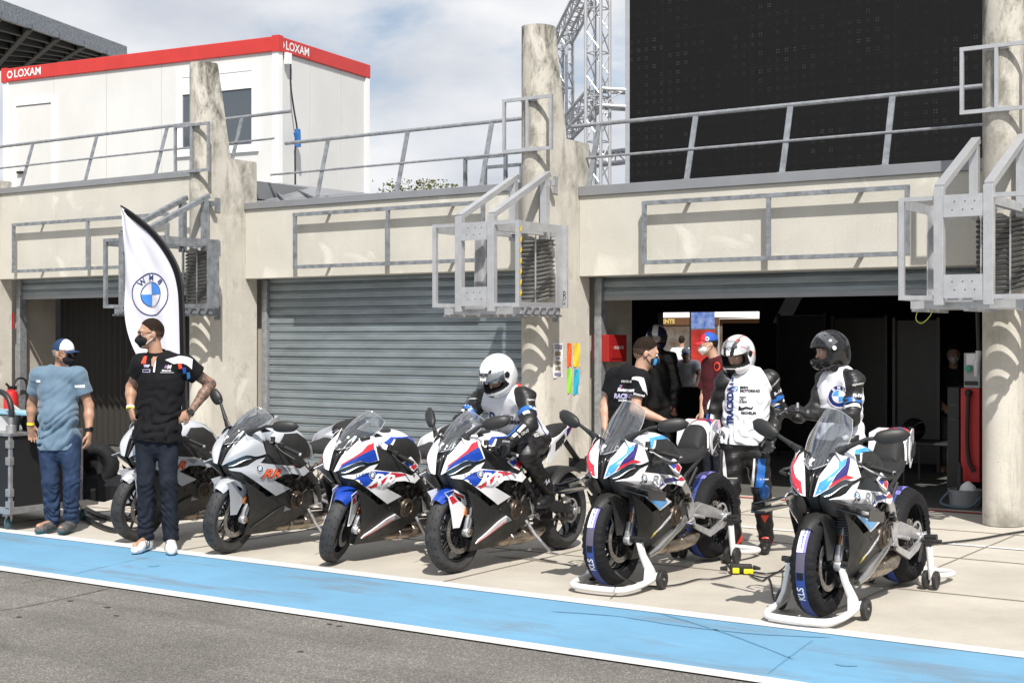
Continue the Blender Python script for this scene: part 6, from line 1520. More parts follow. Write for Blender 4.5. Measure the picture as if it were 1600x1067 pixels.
def person(d0, J, bf, face, label, feet=True, root=None, top=None, legs=None, h=.0075, group='people standing around the motorcycles', skin=None, belly=0, helmet=None, suit=False, hands=None, wide=1.0, raw=False, tt=None):
    """J: joints as picture points (u, v, extra depth) -> world"""
    W_ = {k: (V(p) if raw else unp(p[0], p[1], d0+p[2])) for k, p in J.items()}
    if root is None: root = gnd(0.5*(pix(W_['aA'])[0]+pix(W_['aB'])[0]), HZ+F*H/d0)
    bf = V(bf).normalized(); t = thing('person', root, label, 'person', group); W_['t'] = t; skin = skin or M_skin
    hd = hands or {}
    # body: one continuous skin surface
    lo, hi = bounds([p for k, p in W_.items() if k != 't'], .24); S = SDF(lo, hi, h)
    torso(S, W_, bf, -.012, wide=wide); 
    for s in 'AB': arm(S, W_, s, 0); leg(S, W_, s, -.006, bf, foot=feet); hand(S, W_['w'+s], *(hd.get(s, (W_['w'+s]-W_['e'+s], bf, .3))[:3]), thumb=hd.get(s, (0, 0, 0, 1))[3] if s in hd and len(hd[s]) > 3 else 1)
    S.cone(W_['n']-V((0, 0, .05)), W_['head']-V(face).normalized()*.02-V((0, 0, .03)), .058, .052, .03)
    headp(S, W_['head'], face)
    W_['bf'] = bf; return t, W_, S
def finish_body(S, t, skin, matfn=None, mats=None): return sdfobj('body', S, mats or skin, t, matfn)
def layer(name, t, W_, h, mat, build, disp=None, cuts=(), matfn=None, m=.26, keys=None, sm=1):
    lo, hi = bounds([W_[k] for k in (keys or [q for q in W_ if q not in ('t', 'bf')])], m); S = SDF(lo, hi, h); build(S)
    if disp: S.disp(disp)
    for p, n in cuts: S.cut(p, V(n).normalized())
    return sdfobj(name, S, mat, t, matfn, smooth_it=sm)
def helmet(t, c, f, shell, label=None, graphics=None, visor='down', par_mats=None, txt=None, txtmat=None, raise_=0, h=.006):
    sd, f, u = headaxes(f); c = V(c); S = SDF(*bounds([c], .21), h)
    S.ell(c+u*.015-f*.008, (.130, .158, .148), (sd, f, u), 0); S.ell(c+f*.045-u*.070, (.104, .112, .075), (sd, f, u), .05)
    S.cone(c-u*.07-f*.07, c-u*.09-f*.06, .085, .08, .05)
    S.box(c+f*.135-u*.004, (.104, .095, .043), (sd, f, u), .012, 's', .03)
    S.ell(c-u*.155-f*.01, (.095, .11, .075), (sd, f, u), .01, 's')
    fa, ua, sa, ca = np.array(f), np.array(u), np.array(sd), np.array(c)
    def mf(P):
        q = P-ca; x = q @ sa; y = q @ fa; z = q @ ua; out = np.zeros(len(P), int)
        e = ((x)/.130)**2+((y+.008)/.158)**2+((z-.015)/.140)**2; e2 = (x/.104)**2+((y-.045)/.112)**2+((z+.07)/.075)**2
        inner = (e < .86) & (e2 < .90); out[inner & (y > -.05)] = 1
        out[(np.abs(x) < .121) & (np.abs(z+.004) < .052) & (y > .035)] = 1; out[(np.abs(x) < .028) & (np.abs(z+.088) < .009) & (y > .1)] = 1; out[(np.abs(np.abs(x)-.055) < .010) & (np.abs(z-.105) < .012) & (y > .03)] = 1
        if graphics is not None: out = graphics(x, y, z, out)
        return out
    ho = sdfobj('helmet', S, [shell, M_lining]+(par_mats or []), t, mf)
    # eye area of the visor
    G = []; Rt = Matrix.Rotation(raise_, 3, sd)
    for i in range(9):
        el = -.30+.60*i/8; row = []
        for j in range(17):
            az = -1.22+2.44*j/16; p = f*(math.cos(el)*math.cos(az)*.166)+sd*(math.sin(az)*math.cos(el)*.1365)+u*(math.sin(el)*.146+.008); row.append(c-f*.008+Rt @ p)
        G.append(row)
    vi = sheet(G, .003, out=f).obj('visor', M_visor if raise_ == 0 else M_visord, ho, world=True, ang=80); 
    pv = MB()
    for q in (-1, 1): pv.lathe([(0, .008), (.02, .008), (.026, 0), (.026, -.01)], c+sd*q*.1265+f*.015+u*.022, sd*q, 16)
    pv.obj('visor_pivot', M_lining, ho, world=True)
    if txt:
        g = textpoly(txt, .034, bold=.03); Ml = rootmat(t).inverted(); tv = bvh_of([ho]); c2 = Ml @ c
        dd = (f*math.cos(.85)+u*math.sin(.85)); 
        dd = (f*.80+u*.66).normalized(); uu = (u-dd*u.dot(dd)).normalized()
        wrap(g[0], g[1], c2+dd*.14, uu.cross(dd)*1.0, uu, tv, off=.003, step=.03, depth=.5, start=.1).obj('lettering', txtmat or M_inkk, ho, fix=False)
    return ho
def wrap_on(t, ob, g, world_o, n, up_, mat, name, off=.003, step=.03, rot=0, par=None, start=.15, depth=.35, sc=1):
    """decal on a worn object; n = outward normal (towards the viewer)"""
    n = V(n).normalized(); u_ = V(up_); u_ = (u_-n*u_.dot(n)).normalized(); r_ = u_.cross(n).normalized()
    if rot: r_, u_ = r_*math.cos(rot)+u_*math.sin(rot), u_*math.cos(rot)-r_*math.sin(rot)
    Mi = rootmat(t).inverted(); o = Mi @ V(world_o); bv = bvh_of([ob])
    return wrap(g[0], g[1], o, r_, u_, bv, off=off, step=step, start=start, depth=depth).obj(name, mat, par or ob, fix=False, ang=80)
def rectp(w, h, sk=0): return poly2([(-w/2, -h/2), (w/2, -h/2), (w/2+sk, h/2), (-w/2+sk, h/2)])
def armband(t, a, b, r, w, mat, name, par=None):
    a, b = V(a), V(b); d = (b-a).normalized(); MB().lathe([(r-.004, -w/2), (r, -w/2), (r, w/2), (r-.004, w/2)], a, d, 24, closed=True).obj(name, mat, par or t, world=True)
def mask_(t, c, f, mat, straps=M_maskw, h=.005):
    sd, f, u = headaxes(f); c = V(c); S = SDF(*bounds([c], .16), h)
    S.ell(c+f*.035-u*.045, (.064, .074, .058), (sd, f, u), 0); S.cone(c+f*.085-u*.01, c+f*.105-u*.045, .012, .022, .02); S.cone(c+f*.075-u*.09, c+f*.095-u*.045, .02, .02, .02)
    S.cut(c-u*.003, (u*.95-f*.12).normalized()); S.cut(c+f*.022, (-f-u*.35).normalized())
    o = sdfobj('face_mask', S, mat, t)
    for q in (-1, 1):
        MB().tube([c+f*.045+sd*.060*q-u*.02, c+f*.01+sd*.074*q-u*.005, c-f*.018+sd*.078*q+u*.006], .0028, 6).tube([c+f*.045+sd*.056*q-u*.075, c+f*.01+sd*.072*q-u*.045, c-f*.016+sd*.078*q-u*.022], .0028, 6).obj('ear_loop', straps, o, world=True)
    return o
def hair(t, c, f, mat, low=-.055, fr=.055, h=.005, g=.0045, amp=.002, fade=None):
    sd, f, u = headaxes(f); c = V(c); S = SDF(*bounds([c], .16), h); S.ell(c+u*.027-f*.014, (.074, .094, .098), (sd, f, u), 0, grow=g)
    S.disp(lambda X, Y, Z: amp*np.sin(X*210+Z*90)*np.sin(Y*190+Z*160)); S.cut(c+u*fr+f*.065, (f*.80-u*.60).normalized()); S.cut(c+f*.002+u*.02, (f*.72-u*.69).normalized()); S.cut(c+u*low, -u)
    S.cut(c+f*.052, (f*.9-u*.25).normalized()) if fr > .04 else None
    for q in (-1, 1): S.ell(c+sd*.080*q-u*.012-f*.008, (.03, .022, .034), (sd, f, u), 0, mode='s')
    ua, ca = np.array(u), np.array(c)
    fa = np.array(f)
    def mf(P):
        z = (P-ca) @ ua; y = (P-ca) @ fa; n_ = .010*np.sin(P[:, 0]*420+P[:, 2]*350)*np.sin(P[:, 1]*390); o = np.zeros(len(P), int)
        if fade: o[z < .035+n_+.2*y] = 1; o[(z < -.030+n_)] = 2
        return o
    return sdfobj('hair', S, [mat, fade or mat, M_skin], t, mf)
def cap(t, c, f, mats, h=.005, mf=None, brim=None):
    sd, f, u = headaxes(f); c = V(c); S = SDF(*bounds([c], .19), h); S.ell(c+u*.038-f*.010, (.083, .104, .098), (sd, f, u), 0); S.cut(c+u*.034, -u)
    fa, ua, sa, ca = np.array(f), np.array(u), np.array(sd), np.array(c)
    fn = (lambda P: mf((P-ca) @ sa, (P-ca) @ fa, (P-ca) @ ua)) if mf else None
    o = sdfobj('cap', S, mats, t, fn); G = []
    for i in range(6):
        row = []
        for j in range(11):
            a = -1+2*j/10; y = .078+.085*(i/5)*math.sqrt(max(0, 1-.75*a*a)); x = a*(.076-.006*i/5); row.append(c+f*(y+.02*math.sqrt(max(0, 1-a*a))-.01)+sd*x+u*(.040-.018*a*a-.010*(i/5)))
        G.append(row)
    sheet(G, .004, out=u).obj('brim', brim or mats[0], o, world=True, ang=60); return o
def eyes(t, c, f, glasses=None):
    sd, f, u = headaxes(f); c = V(c)
    for q in (-1, 1):
        MB().ball(c+f*.079+sd*.031*q+u*.006, .0115, 10).obj('eye', pm('eye_white', (.7, .68, .66), .2), t, world=True)
        MB().ball(c+f*.0865+sd*.031*q+u*.006, .0052, 8).obj('iris', pm('iris_dark', (.03, .02, .015), .15), t, world=True)
    if glasses:
        for q in (-1, 1):
            P = [c+f*(.098-.012*abs(a))+sd*(.034*q+a*.027)+u*(.008+b_*.018) for a, b_ in [(math.cos(R(x)), math.sin(R(x))) for x in range(0, 360, 30)]]
            MB().prism(P, f*-.003).obj('spectacle_lens', glasses, t, world=True)
        MB().tube([c+f*.096-sd*.01+u*.014, c+f*.096+sd*.01+u*.014], .002, 6).tube([c+f*.085+sd*.062+u*.015, c+sd*.078+u*.012-f*.01], .002, 6).tube([c+f*.085-sd*.062+u*.015, c-sd*.078+u*.012-f*.01], .002, 6).obj('spectacle_frame', M_lining, t, world=True)
def shoe(t, an, toe, mat, sole=M_sole, stripes=False, h=.006, name='shoe', shaft=0, up_to=None):
    an, toe = V(an), V(toe); d = (toe-an); d.z = 0; d.normalize(); hz = min(an.z, toe.z); base = toe.z-.022 if shaft == 0 else None
    g0 = toe.z-.03 if toe.z > .15 else .002; heel = V((an.x, an.y, 0))-d*.035+V((0, 0, g0+.045)); ball = V((toe.x, toe.y, g0+.042))-d*.045; tip = V((toe.x, toe.y, g0+.036))
    S = SDF(*bounds([heel, tip, an, up_to or an], .1), h); sd = V((0, 0, 1)).cross(d)
    S.cone(heel, ball, .036, .043, .02); S.cone(ball, tip, .043, .034, .02); S.cone(heel+V((0, 0, .03)), ball+V((0, 0, .0))-d*.04+V((0, 0, .018)), .038, .034, .03); S.cone(an-V((0, 0, .01)), heel+d*.02+V((0, 0, .02)), .042, .036, .02)
    if up_to is not None: S.cone(an, up_to, .056, .070, .03)
    S.cut(V((0, 0, g0+.006)), (0, 0, -1))
    if up_to is None: S.cut(an+V((0, 0, .03)), (0, 0, 1))
    o = sdfobj(name, S, [mat, sole], t, lambda P: (P[:, 2] < g0+.030).astype(int))
    if stripes:
        for q in (-1, 1):
            for k in range(3): wrap_on(t, o, rectp(.013, .060, .012), heel+d*(.070+.026*k)+sd*.05*q+V((0, 0, .012)), sd*q, (0, 0, 1), M_inkk, 'stripe', off=.0025, step=.02, start=.05, depth=.12)
        lm = MB()
        for k in range(5):
            p = heel.lerp(tip, .42+.09*k)+V((0, 0, .052-.009*k)); lm.tube([p-sd*.02, p+sd*.02+V((0, 0, .002))], .003, 5)
        lm.obj('laces', mat, o, world=True)
    return o
def trousers(t, W_, mat, g=.016, h=.0075, top=.05, amp=.0045, ph=0, sc=1.0, hem=.035, to=1.0, wide=1.0):
    bf = W_['bf']; hm = (W_['hA']+W_['hB'])/2
    def b(S):
        sm = (W_['sA']+W_['sB'])/2; ax = (sm-hm).normalized(); n = (bf-ax*bf.dot(ax)).normalized()
        S.cone(hm-ax*.02, hm+ax*.14, .152*wide, .142*wide, .05, flat=(n, .74), grow=g*.5)
        for s in 'AB': 
            S.cone(W_['h'+s]+Zu*.02, W_['k'+s], .082*sc, .060*sc, .022, grow=g)
            if to >= 1: S.cone(W_['k'+s], W_['a'+s], .060*sc, .052*sc, .02, grow=g)
            else: S.cone(W_['k'+s], W_['k'+s].lerp(W_['a'+s], max(0.01, to)), .07*sc, .075*sc, .03, grow=g)
    def dp(X, Y, Z):
        w = np.sin(X*17+ph)+np.sin(Y*19+ph)*.8; low = np.clip((W_['kA'].z+.05-Z)/.25, 0, 1)+.35
        v = np.sin(Z*41+w*3.1+X*23+1.5*np.sin(X*31+Z*17)); v2 = np.sin(Z*67-X*45+w*2.5+2*np.sin(Y*37+Z*21))
        return amp*low*((1-np.abs(v))*1.3-.5+.55*v2*np.cos(Y*28+X*19))
    S0 = [(hm+V((0, 0, top+.07)), (0, 0, 1))]
    if to >= 1: S0 += [(V((0, 0, min(W_['aA'].z, W_['aB'].z)-hem)), (0, 0, -1))]
    return layer('trousers', t, W_, h, mat, b, dp, S0, keys=['hA', 'hB', 'kA', 'kB', 'aA', 'aB'], m=.22)
def shirt(t, W_, mat, sleeve=.55, g=.018, h=.0065, hem=-.08, amp=.0045, ph=0, mats=None, matfn=None, belly=0, wide=1.0, name='shirt', neckr=.075, sw=.014, hipr=.155, arms=True, grow_arm=0.0):
    bf = W_['bf']; hm = (W_['hA']+W_['hB'])/2; sm = (W_['sA']+W_['sB'])/2; ax = (sm-hm).normalized()
    def b(S):
        torso(S, W_, bf, g, belly=belly, wide=wide, hipr=hipr)
        S.cone(hm+ax*.02, hm+ax*hem*1.3, hipr*wide, hipr*wide*1.02, .05, flat=((bf-ax*bf.dot(ax)).normalized(), .74), grow=g)
    def dp(X, Y, Z):
        w = np.sin(X*9+ph)*1.2+np.sin(Y*8+ph*1.7)*1.2; lo = np.clip((sm.z-.12-Z)/.35, 0, 1)*.9+.25
        v = np.sin(Z*30+w*2.9+X*19+ph+1.6*np.sin(X*23-Z*19+ph)); v2 = np.sin(Z*61-X*34+w*3+ph*2+1.4*np.sin(X*41+Y*29))
        return amp*lo*((1-np.abs(v))*1.5-.6+.5*v2+.35*np.sin(X*52+Y*47+w))
    lo, hi = bounds([W_['sA'], W_['sB'], W_['hA'], W_['hB'], W_['eA'] if arms else sm, W_['eB'] if arms else sm], .26); S = SDF(lo, hi, h); b(S)
    S.disp(dp); S.cut(hm+ax*hem, -ax)
    if arms:
        for s in 'AB':
            S2 = SDF(lo, hi, h); d = (W_['e'+s]-W_['s'+s]).normalized(); p = W_['s'+s].lerp(W_['e'+s], sleeve)
            S2.cone(W_['s'+s], p+d*.06, .062, .062, 0, grow=sw+grow_arm); S2.disp(dp); S2.cut(p, d); F, G_ = S.F, S2.F; k = .03; t_ = np.clip(.5+.5*(F-G_)/k, 0, 1); S.F = (F*(1-t_)+G_*t_-k*t_*(1-t_)).astype(np.float32)
    nb = W_['n']-V((0, 0, .015)); S.ell(nb+V((0, 0, .045))+bf*.012, (neckr, neckr, .075), (V((1, 0, 0)), V((0, 1, 0)), V((0, 0, 1))), .01, 's')
    if not arms:
        for s in 'AB':
            o = (W_['s'+s]-sm).normalized(); S.cut(W_['s'+s]-o*.022, (o*.86+ax*.42).normalized()); S.cone(W_['s'+s]+o*.04, W_['s'+s]+o*.045-ax*.10, .075, .06, .01, mode='s')
    return sdfobj(name, S, mats or mat, t, matfn)
Zu = V((0, 0, 1))
# ---------------------------------------------------------------- man in blue t-shirt and cap
def man_blue():
    f = dv(.90, -.44, -.05); bf = dv(.16, -1)
    t, W_, S = person(12.55, {'head': (100, 553, 0), 'n': (95, 572, .03), 'sA': (62, 588, .02), 'sB': (121, 587, 0), 'eA': (50, 630, .10), 'eB': (139, 634, .03), 'wA': (48, 664, .10), 'wB': (139, 676, -.05),
        'hA': (75, 694, 0), 'hB': (110, 694, 0), 'kA': (79, 752, -.04), 'kB': (112, 750, -.05), 'aA': (82, 810, .02), 'aB': (111, 811, .02), 'tA': (60, 824, -.17), 'tB': (95, 828, -.2)}, bf, f,
        'man in blue t-shirt, jeans and blue white cap leaning on black trolley', hands={'A': (dv(.05, .3, -1), dv(.3, -1, 0), .25, -1), 'B': (dv(-.02, -.1, -1), dv(-1, .1, 0), .45, -1)}, belly=.02, wide=.92)
    finish_body(S, t, M_skin); sh = shirt(t, W_, M_tee, sleeve=.62, belly=.02, ph=1, hem=-.05, amp=.008, wide=.95, hipr=.158)
    trousers(t, W_, M_jeanb, ph=.5, amp=.008, g=.014, hem=.045, sc=.98)
    sd = V((0, 0, 1)).cross(bf)
    c = W_['head']; cp = cap(t, c, f, [M_navy, M_vest], mf=lambda x, y, z: ((y > .005) & (abs(x) < .20)).astype(int)*((y > .02)).astype(int)); mask_(t, c, f, M_maskk, straps=M_maskk); eyes(t, c, f, M_lens)
    hair(t, c, f, M_hairg, fr=.03)
    k_, b_, w_ = MB(), MB(), MB(); s_, f_, u_ = headaxes(f); Mi = rootmat(t).inverted(); nn = (f_*.85+u_*.45-s_*.0).normalized(); 
    nn = (f_*.72+u_*.5+dv(0, -1)*.25).normalized(); uu = (u_-nn*u_.dot(nn)).normalized(); o = (Mi @ (c+u_*.075))+nn*.1
    roundel(k_, b_, w_, o, uu.cross(nn), uu, bvh_of([cp]), .022, off=.003, thin=True); k_.obj('cap_emblem', M_ink, cp, fix=False)
    wrap_on(t, sh, rectp(.085, .024), unp(122, 604, 12.4), dv(.15, -1), Zu, M_vest, 'white_chest_print', off=.003, depth=.6); wrap_on(t, sh, rectp(.03, .02), unp(42, 596, 12.4), dv(-.7, -.8), Zu, M_vest, 'sleeve_print', off=.003, depth=.6)
    armband(t, W_['wA']-Zu*-.01, W_['wA']+(W_['eA']-W_['wA']), .034, .022, M_band, 'wristband'); armband(t, W_['wB']+Zu*.02, W_['eB'], .033, .03, M_lining, 'watch_strap')
    p = W_['wB']+Zu*.035; MB().lathe([(0, .006), (.019, .006), (.021, 0), (.021, -.006)], p+dv(.8, -.6)*.034, dv(.8, -.6), 16).obj('watch', M_lens, t, world=True)
    for s in 'AB': shoe(t, W_['a'+s]+V((0, 0, -.01)), W_['t'+s], M_shoeg, pm('teal_sole', (.02, .10, .14), .6), stripes=False)
# ---------------------------------------------------------------- man in black polo
def man_polo():
    f = dv(-.90, -.42, -.04); bf = dv(-.08, -1)
    t, W_, S = person(11.4, {'head': (235, 522, 0), 'n': (245, 552, .02), 'sA': (222, 569, .03), 'sB': (288, 571, 0), 'eA': (205, 605, .10), 'eB': (329, 600, .12), 'wA': (204, 636, .02), 'wB': (297, 645, -.0),
        'hA': (228, 684, 0), 'hB': (262, 684, 0), 'kA': (228, 752, -.03), 'kB': (263, 753, -.04), 'aA': (228, 836, .02), 'aB': (267, 838, .0), 'tA': (211, 855, -.16), 'tB': (268, 860, -.22)}, bf, f,
        'tattooed man in black polo shirt, jeans and white trainers with hands on his hips', hands={'A': (dv(.25, -.15, -1), dv(.8, .6), .35, -1), 'B': (dv(-.92, -.10, -.45), dv(.25, 1), .25, 1)}, wide=1.05)
    bodyw = W_
    ea, wa_ = np.array(W_['eB']), np.array(W_['wB']); sa_ = np.array(W_['sB'])
    def mf(P):
        def near(P, a, b, r): ab = b-a; tt = np.clip(((P-a) @ ab)/ab.dot(ab), 0, 1); return (np.linalg.norm(P-a-tt[:, None]*ab, axis=1) < r) & (tt < .93)
        return (near(P, ea, wa_, .075) | near(P, sa_, ea, .075)).astype(int)
    finish_body(S, t, M_skin, mf, [M_skin, M_tat])
    sh = shirt(t, W_, M_polo, sleeve=.50, ph=2.2, hem=-.03, amp=.008, wide=1.02, sw=.020, hipr=.160)
    trousers(t, W_, M_jeand, ph=1.5, amp=.006, g=.012, top=.0, sc=.96)
    c = W_['head']; hair(t, c, f, M_hairb, low=-.055, fr=.066, fade=M_fade); mask_(t, c, f, M_maskk); eyes(t, c, f, M_lens)
    # collar, placket, shoulder panels and prints
    nb = W_['n']-Zu*.028
    MB().lathe([(.064, .048), (.072, .050), (.094, -.008), (.086, -.014)], nb+bf*-.004, (Zu+bf*.28).normalized(), 28, closed=True, a0=R(25), a1=R(335), ref=bf*-1).obj('collar', M_polo, sh, world=True)
    N = dv(-.05, -1)
    wrap_on(t, sh, poly2([(-.008, -.07), (.006, -.07), (.010, .05), (-.012, .05)]), unp(235, 568, 11.2), N, Zu, M_vest, 'placket', par=sh, depth=.6)
    wrap_on(t, sh, poly2([(-.012, -.05), (.0, -.06), (.04, .04), (-.02, .05)]), unp(232, 562, 11.2), N, Zu, M_skin, 'open_neck', off=.005, par=sh, depth=.6)
    wrap_on(t, sh, poly2([(-.12, .045), (-.02, .055), (.085, .02), (.075, -.055), (.03, -.03), (-.06, .0)]), unp(285, 561, 11.3), dv(.35, -.8, .75), Zu, M_vest, 'white_shoulder_panel', off=.003, par=sh, depth=.7)
    for (dx, col) in ((0, M_lred), (1, MP['blue']), (2, MP['sky'])): wrap_on(t, sh, poly2([(-.014, .018), (.010, .022), (.018, -.016), (-.006, -.02)]), unp(281.5+6.6*dx, 566+6.0*dx, 11.2), dv(.25, -1, .3), Zu, col, 'colour_flash', off=.0055, par=sh, depth=.6)
    wrap_on(t, sh, poly2([(-.02, -.03), (.02, -.03), (.015, .03), (-.01, .03)]), unp(211, 560, 11.2), dv(-.25, -1, .1), Zu, M_lred, 'red_shoulder_flash', off=.004, par=sh, depth=.6)
    wrap_on(t, sh, textpoly('M', .036, bold=.06, shear=.3), unp(257.5, 574, 11.2), N, Zu, M_vest, 'chest_logo', off=.004, par=sh, depth=.6)
    for k, col in enumerate((MP['sky'], MP['navy'], M_lred)): wrap_on(t, sh, rectp(.006, .026, .008), unp(251.2+1.3*k, 573.6, 11.2), N, Zu, col, 'chest_stripe', off=.004, par=sh, depth=.6)
    wrap_on(t, sh, textpoly('Motorrad', .017, bold=.04), unp(254, 579.5, 11.2), N, Zu, M_vest, 'chest_lettering', off=.004, par=sh, depth=.6); wrap_on(t, sh, rectp(.10, .003), unp(255, 582.5, 11.2), N, Zu, M_vest, 'underline', off=.004, par=sh, depth=.6)
    wrap_on(t, sh, textpoly('TRIP', .026, bold=.06), unp(221.5, 572.5, 11.2), N, Zu, pm('lilac_print', (.5, .48, .72), .7), 'breast_print', off=.004, par=sh, depth=.6)
    wrap_on(t, sh, ([(-.034, -.012), (.034, -.012), (.034, .012), (-.034, .012), (-.030, -.008), (.030, -.008), (.030, .008), (-.030, .008)], [(0, 1, 5, 4), (1, 2, 6, 5), (2, 3, 7, 6), (3, 0, 4, 7)]), unp(221.5, 580, 11.2), N, Zu, pm('lilac_print', (.5, .48, .72), .7), 'breast_badge', off=.004, par=sh, depth=.6)
    k_, b_, w_ = MB(), MB(), MB(); 
    armband(t, W_['wA'], W_['eA'], .034, .014, M_bandw, 'wristband'); armband(t, W_['wA']-(W_['eA']-W_['wA']).normalized()*.013, W_['eA'], .034, .012, M_band, 'wristband')
    armband(t, W_['wB'], W_['eB'], .034, .026, M_lining, 'watch_strap'); MB().lathe([(0, .008), (.022, .008), (.025, 0), (.025, -.008)], W_['wB']+dv(.3, -.8, .3)*.036, dv(.3, -.8, .3), 20).obj('watch', M_lens, t, world=True)
    for s in 'AB': shoe(t, W_['a'+s], W_['t'+s], M_shoew, M_shoew, stripes=True)
# ---------------------------------------------------------------- riders in leather
def suit(t, W_, h=.0075, g=.012, sc=1.06, hands=None, boots=True, amp=.0045, extra=None):
    bf = W_['bf']
    def b(S):
        torso(S, W_, bf, g, wide=1.02)
        for s in 'AB':
            S.cone(W_['s'+s], W_['e'+s], .058*sc, .048*sc, .03, grow=g); S.cone(W_['e'+s], W_['w'+s], .048*sc, .036*sc, .02, grow=g*.8)
            S.cone(W_['h'+s], W_['k'+s], .092*sc, .064*sc, .04, grow=g); S.cone(W_['k'+s], W_['a'+s], .064*sc, .046*sc, .02, grow=g)
            S.ell(W_['e'+s], (.055, .055, .055), (V((1, 0, 0)), V((0, 1, 0)), Zu), .02, grow=g); S.ell(W_['s'+s]+Zu*.01, (.066, .066, .06), (V((1, 0, 0)), V((0, 1, 0)), Zu), .02, grow=g*.6)
        S.cone(W_['n']-Zu*.04, W_['n']+Zu*.02, .070, .062, .03)
    def dp(X, Y, Z):
        w = np.sin(X*12)*1.1+np.sin(Y*13); return amp*(np.sin(Z*62+w*2+X*11)+.6*np.sin(X*38+Y*33+Z*20)+.4*np.abs(np.sin(Z*120+w)))
    return layer('leather_suit', t, W_, h, M_leather, b, dp, keys=[k for k in W_ if k not in ('t', 'bf', 'head', 'tA', 'tB')], m=.2)
def glove(t, W_, s, d, pn, curl, th=1, mat=None, h=.0055):
    w = W_['w'+s]; S = SDF(*bounds([w, w+V(d).normalized()*.19], .09), h); hand(S, w, d, pn, curl, grow=.0045, thumb=th)
    e = (W_['e'+s]-w).normalized(); S.cone(w, w+e*.07, .038, .052, .01); o = sdfobj('glove', S, mat or M_leather, t)
    kn = w+V(d).normalized()*.085-V(pn).normalized()*.028; mb = MB(); sd = V(d).normalized().cross(V(pn).normalized())
    for q in (-.026, -.009, .009, .026): mb.ball(kn+sd*q, .011, 8)
    mb.obj('knuckle_guard', pm('grey_guard', (.25, .25, .26), .35), o, world=True)
    return o
def leather_marks(t, W_, su, s, n, off=.15, left=True):
    a, e = W_['s'+s], W_['e'+s]; ax = (a-e).normalized()
    p = a.lerp(e, .42); wrap_on(t, su, textpoly('R-16', .034, bold=.06, shear=.2), p, n, ax, M_vest, 'sleeve_lettering', off=.004, rot=.12)
    p = a.lerp(e, .10); wrap_on(t, su, textpoly('alpinestars', .022, bold=.04), p, n, ax, pm('grey_print', (.45, .45, .43), .6), 'sleeve_name', off=.004, rot=.35)
    for k, (q, col) in enumerate(((.62, M_lblue), (.74, M_lwhite), (.84, M_lblue))):
        r = .069-.006*k; armd = (e-a).normalized(); MB().lathe([(r-.003, -.020), (r+.004, -.020), (r+.002, .018), (r-.003, .018)], a.lerp(e, q), (armd+n*.3).normalized(), 24, closed=True).obj('sleeve_band', col, su, world=True)
def vest(t, W_, hem=-.06, ph=0, amp=.010): return shirt(t, W_, M_vest, arms=False, g=.027, hem=hem, amp=amp, ph=ph, name='vest', neckr=.082, wide=1.02)
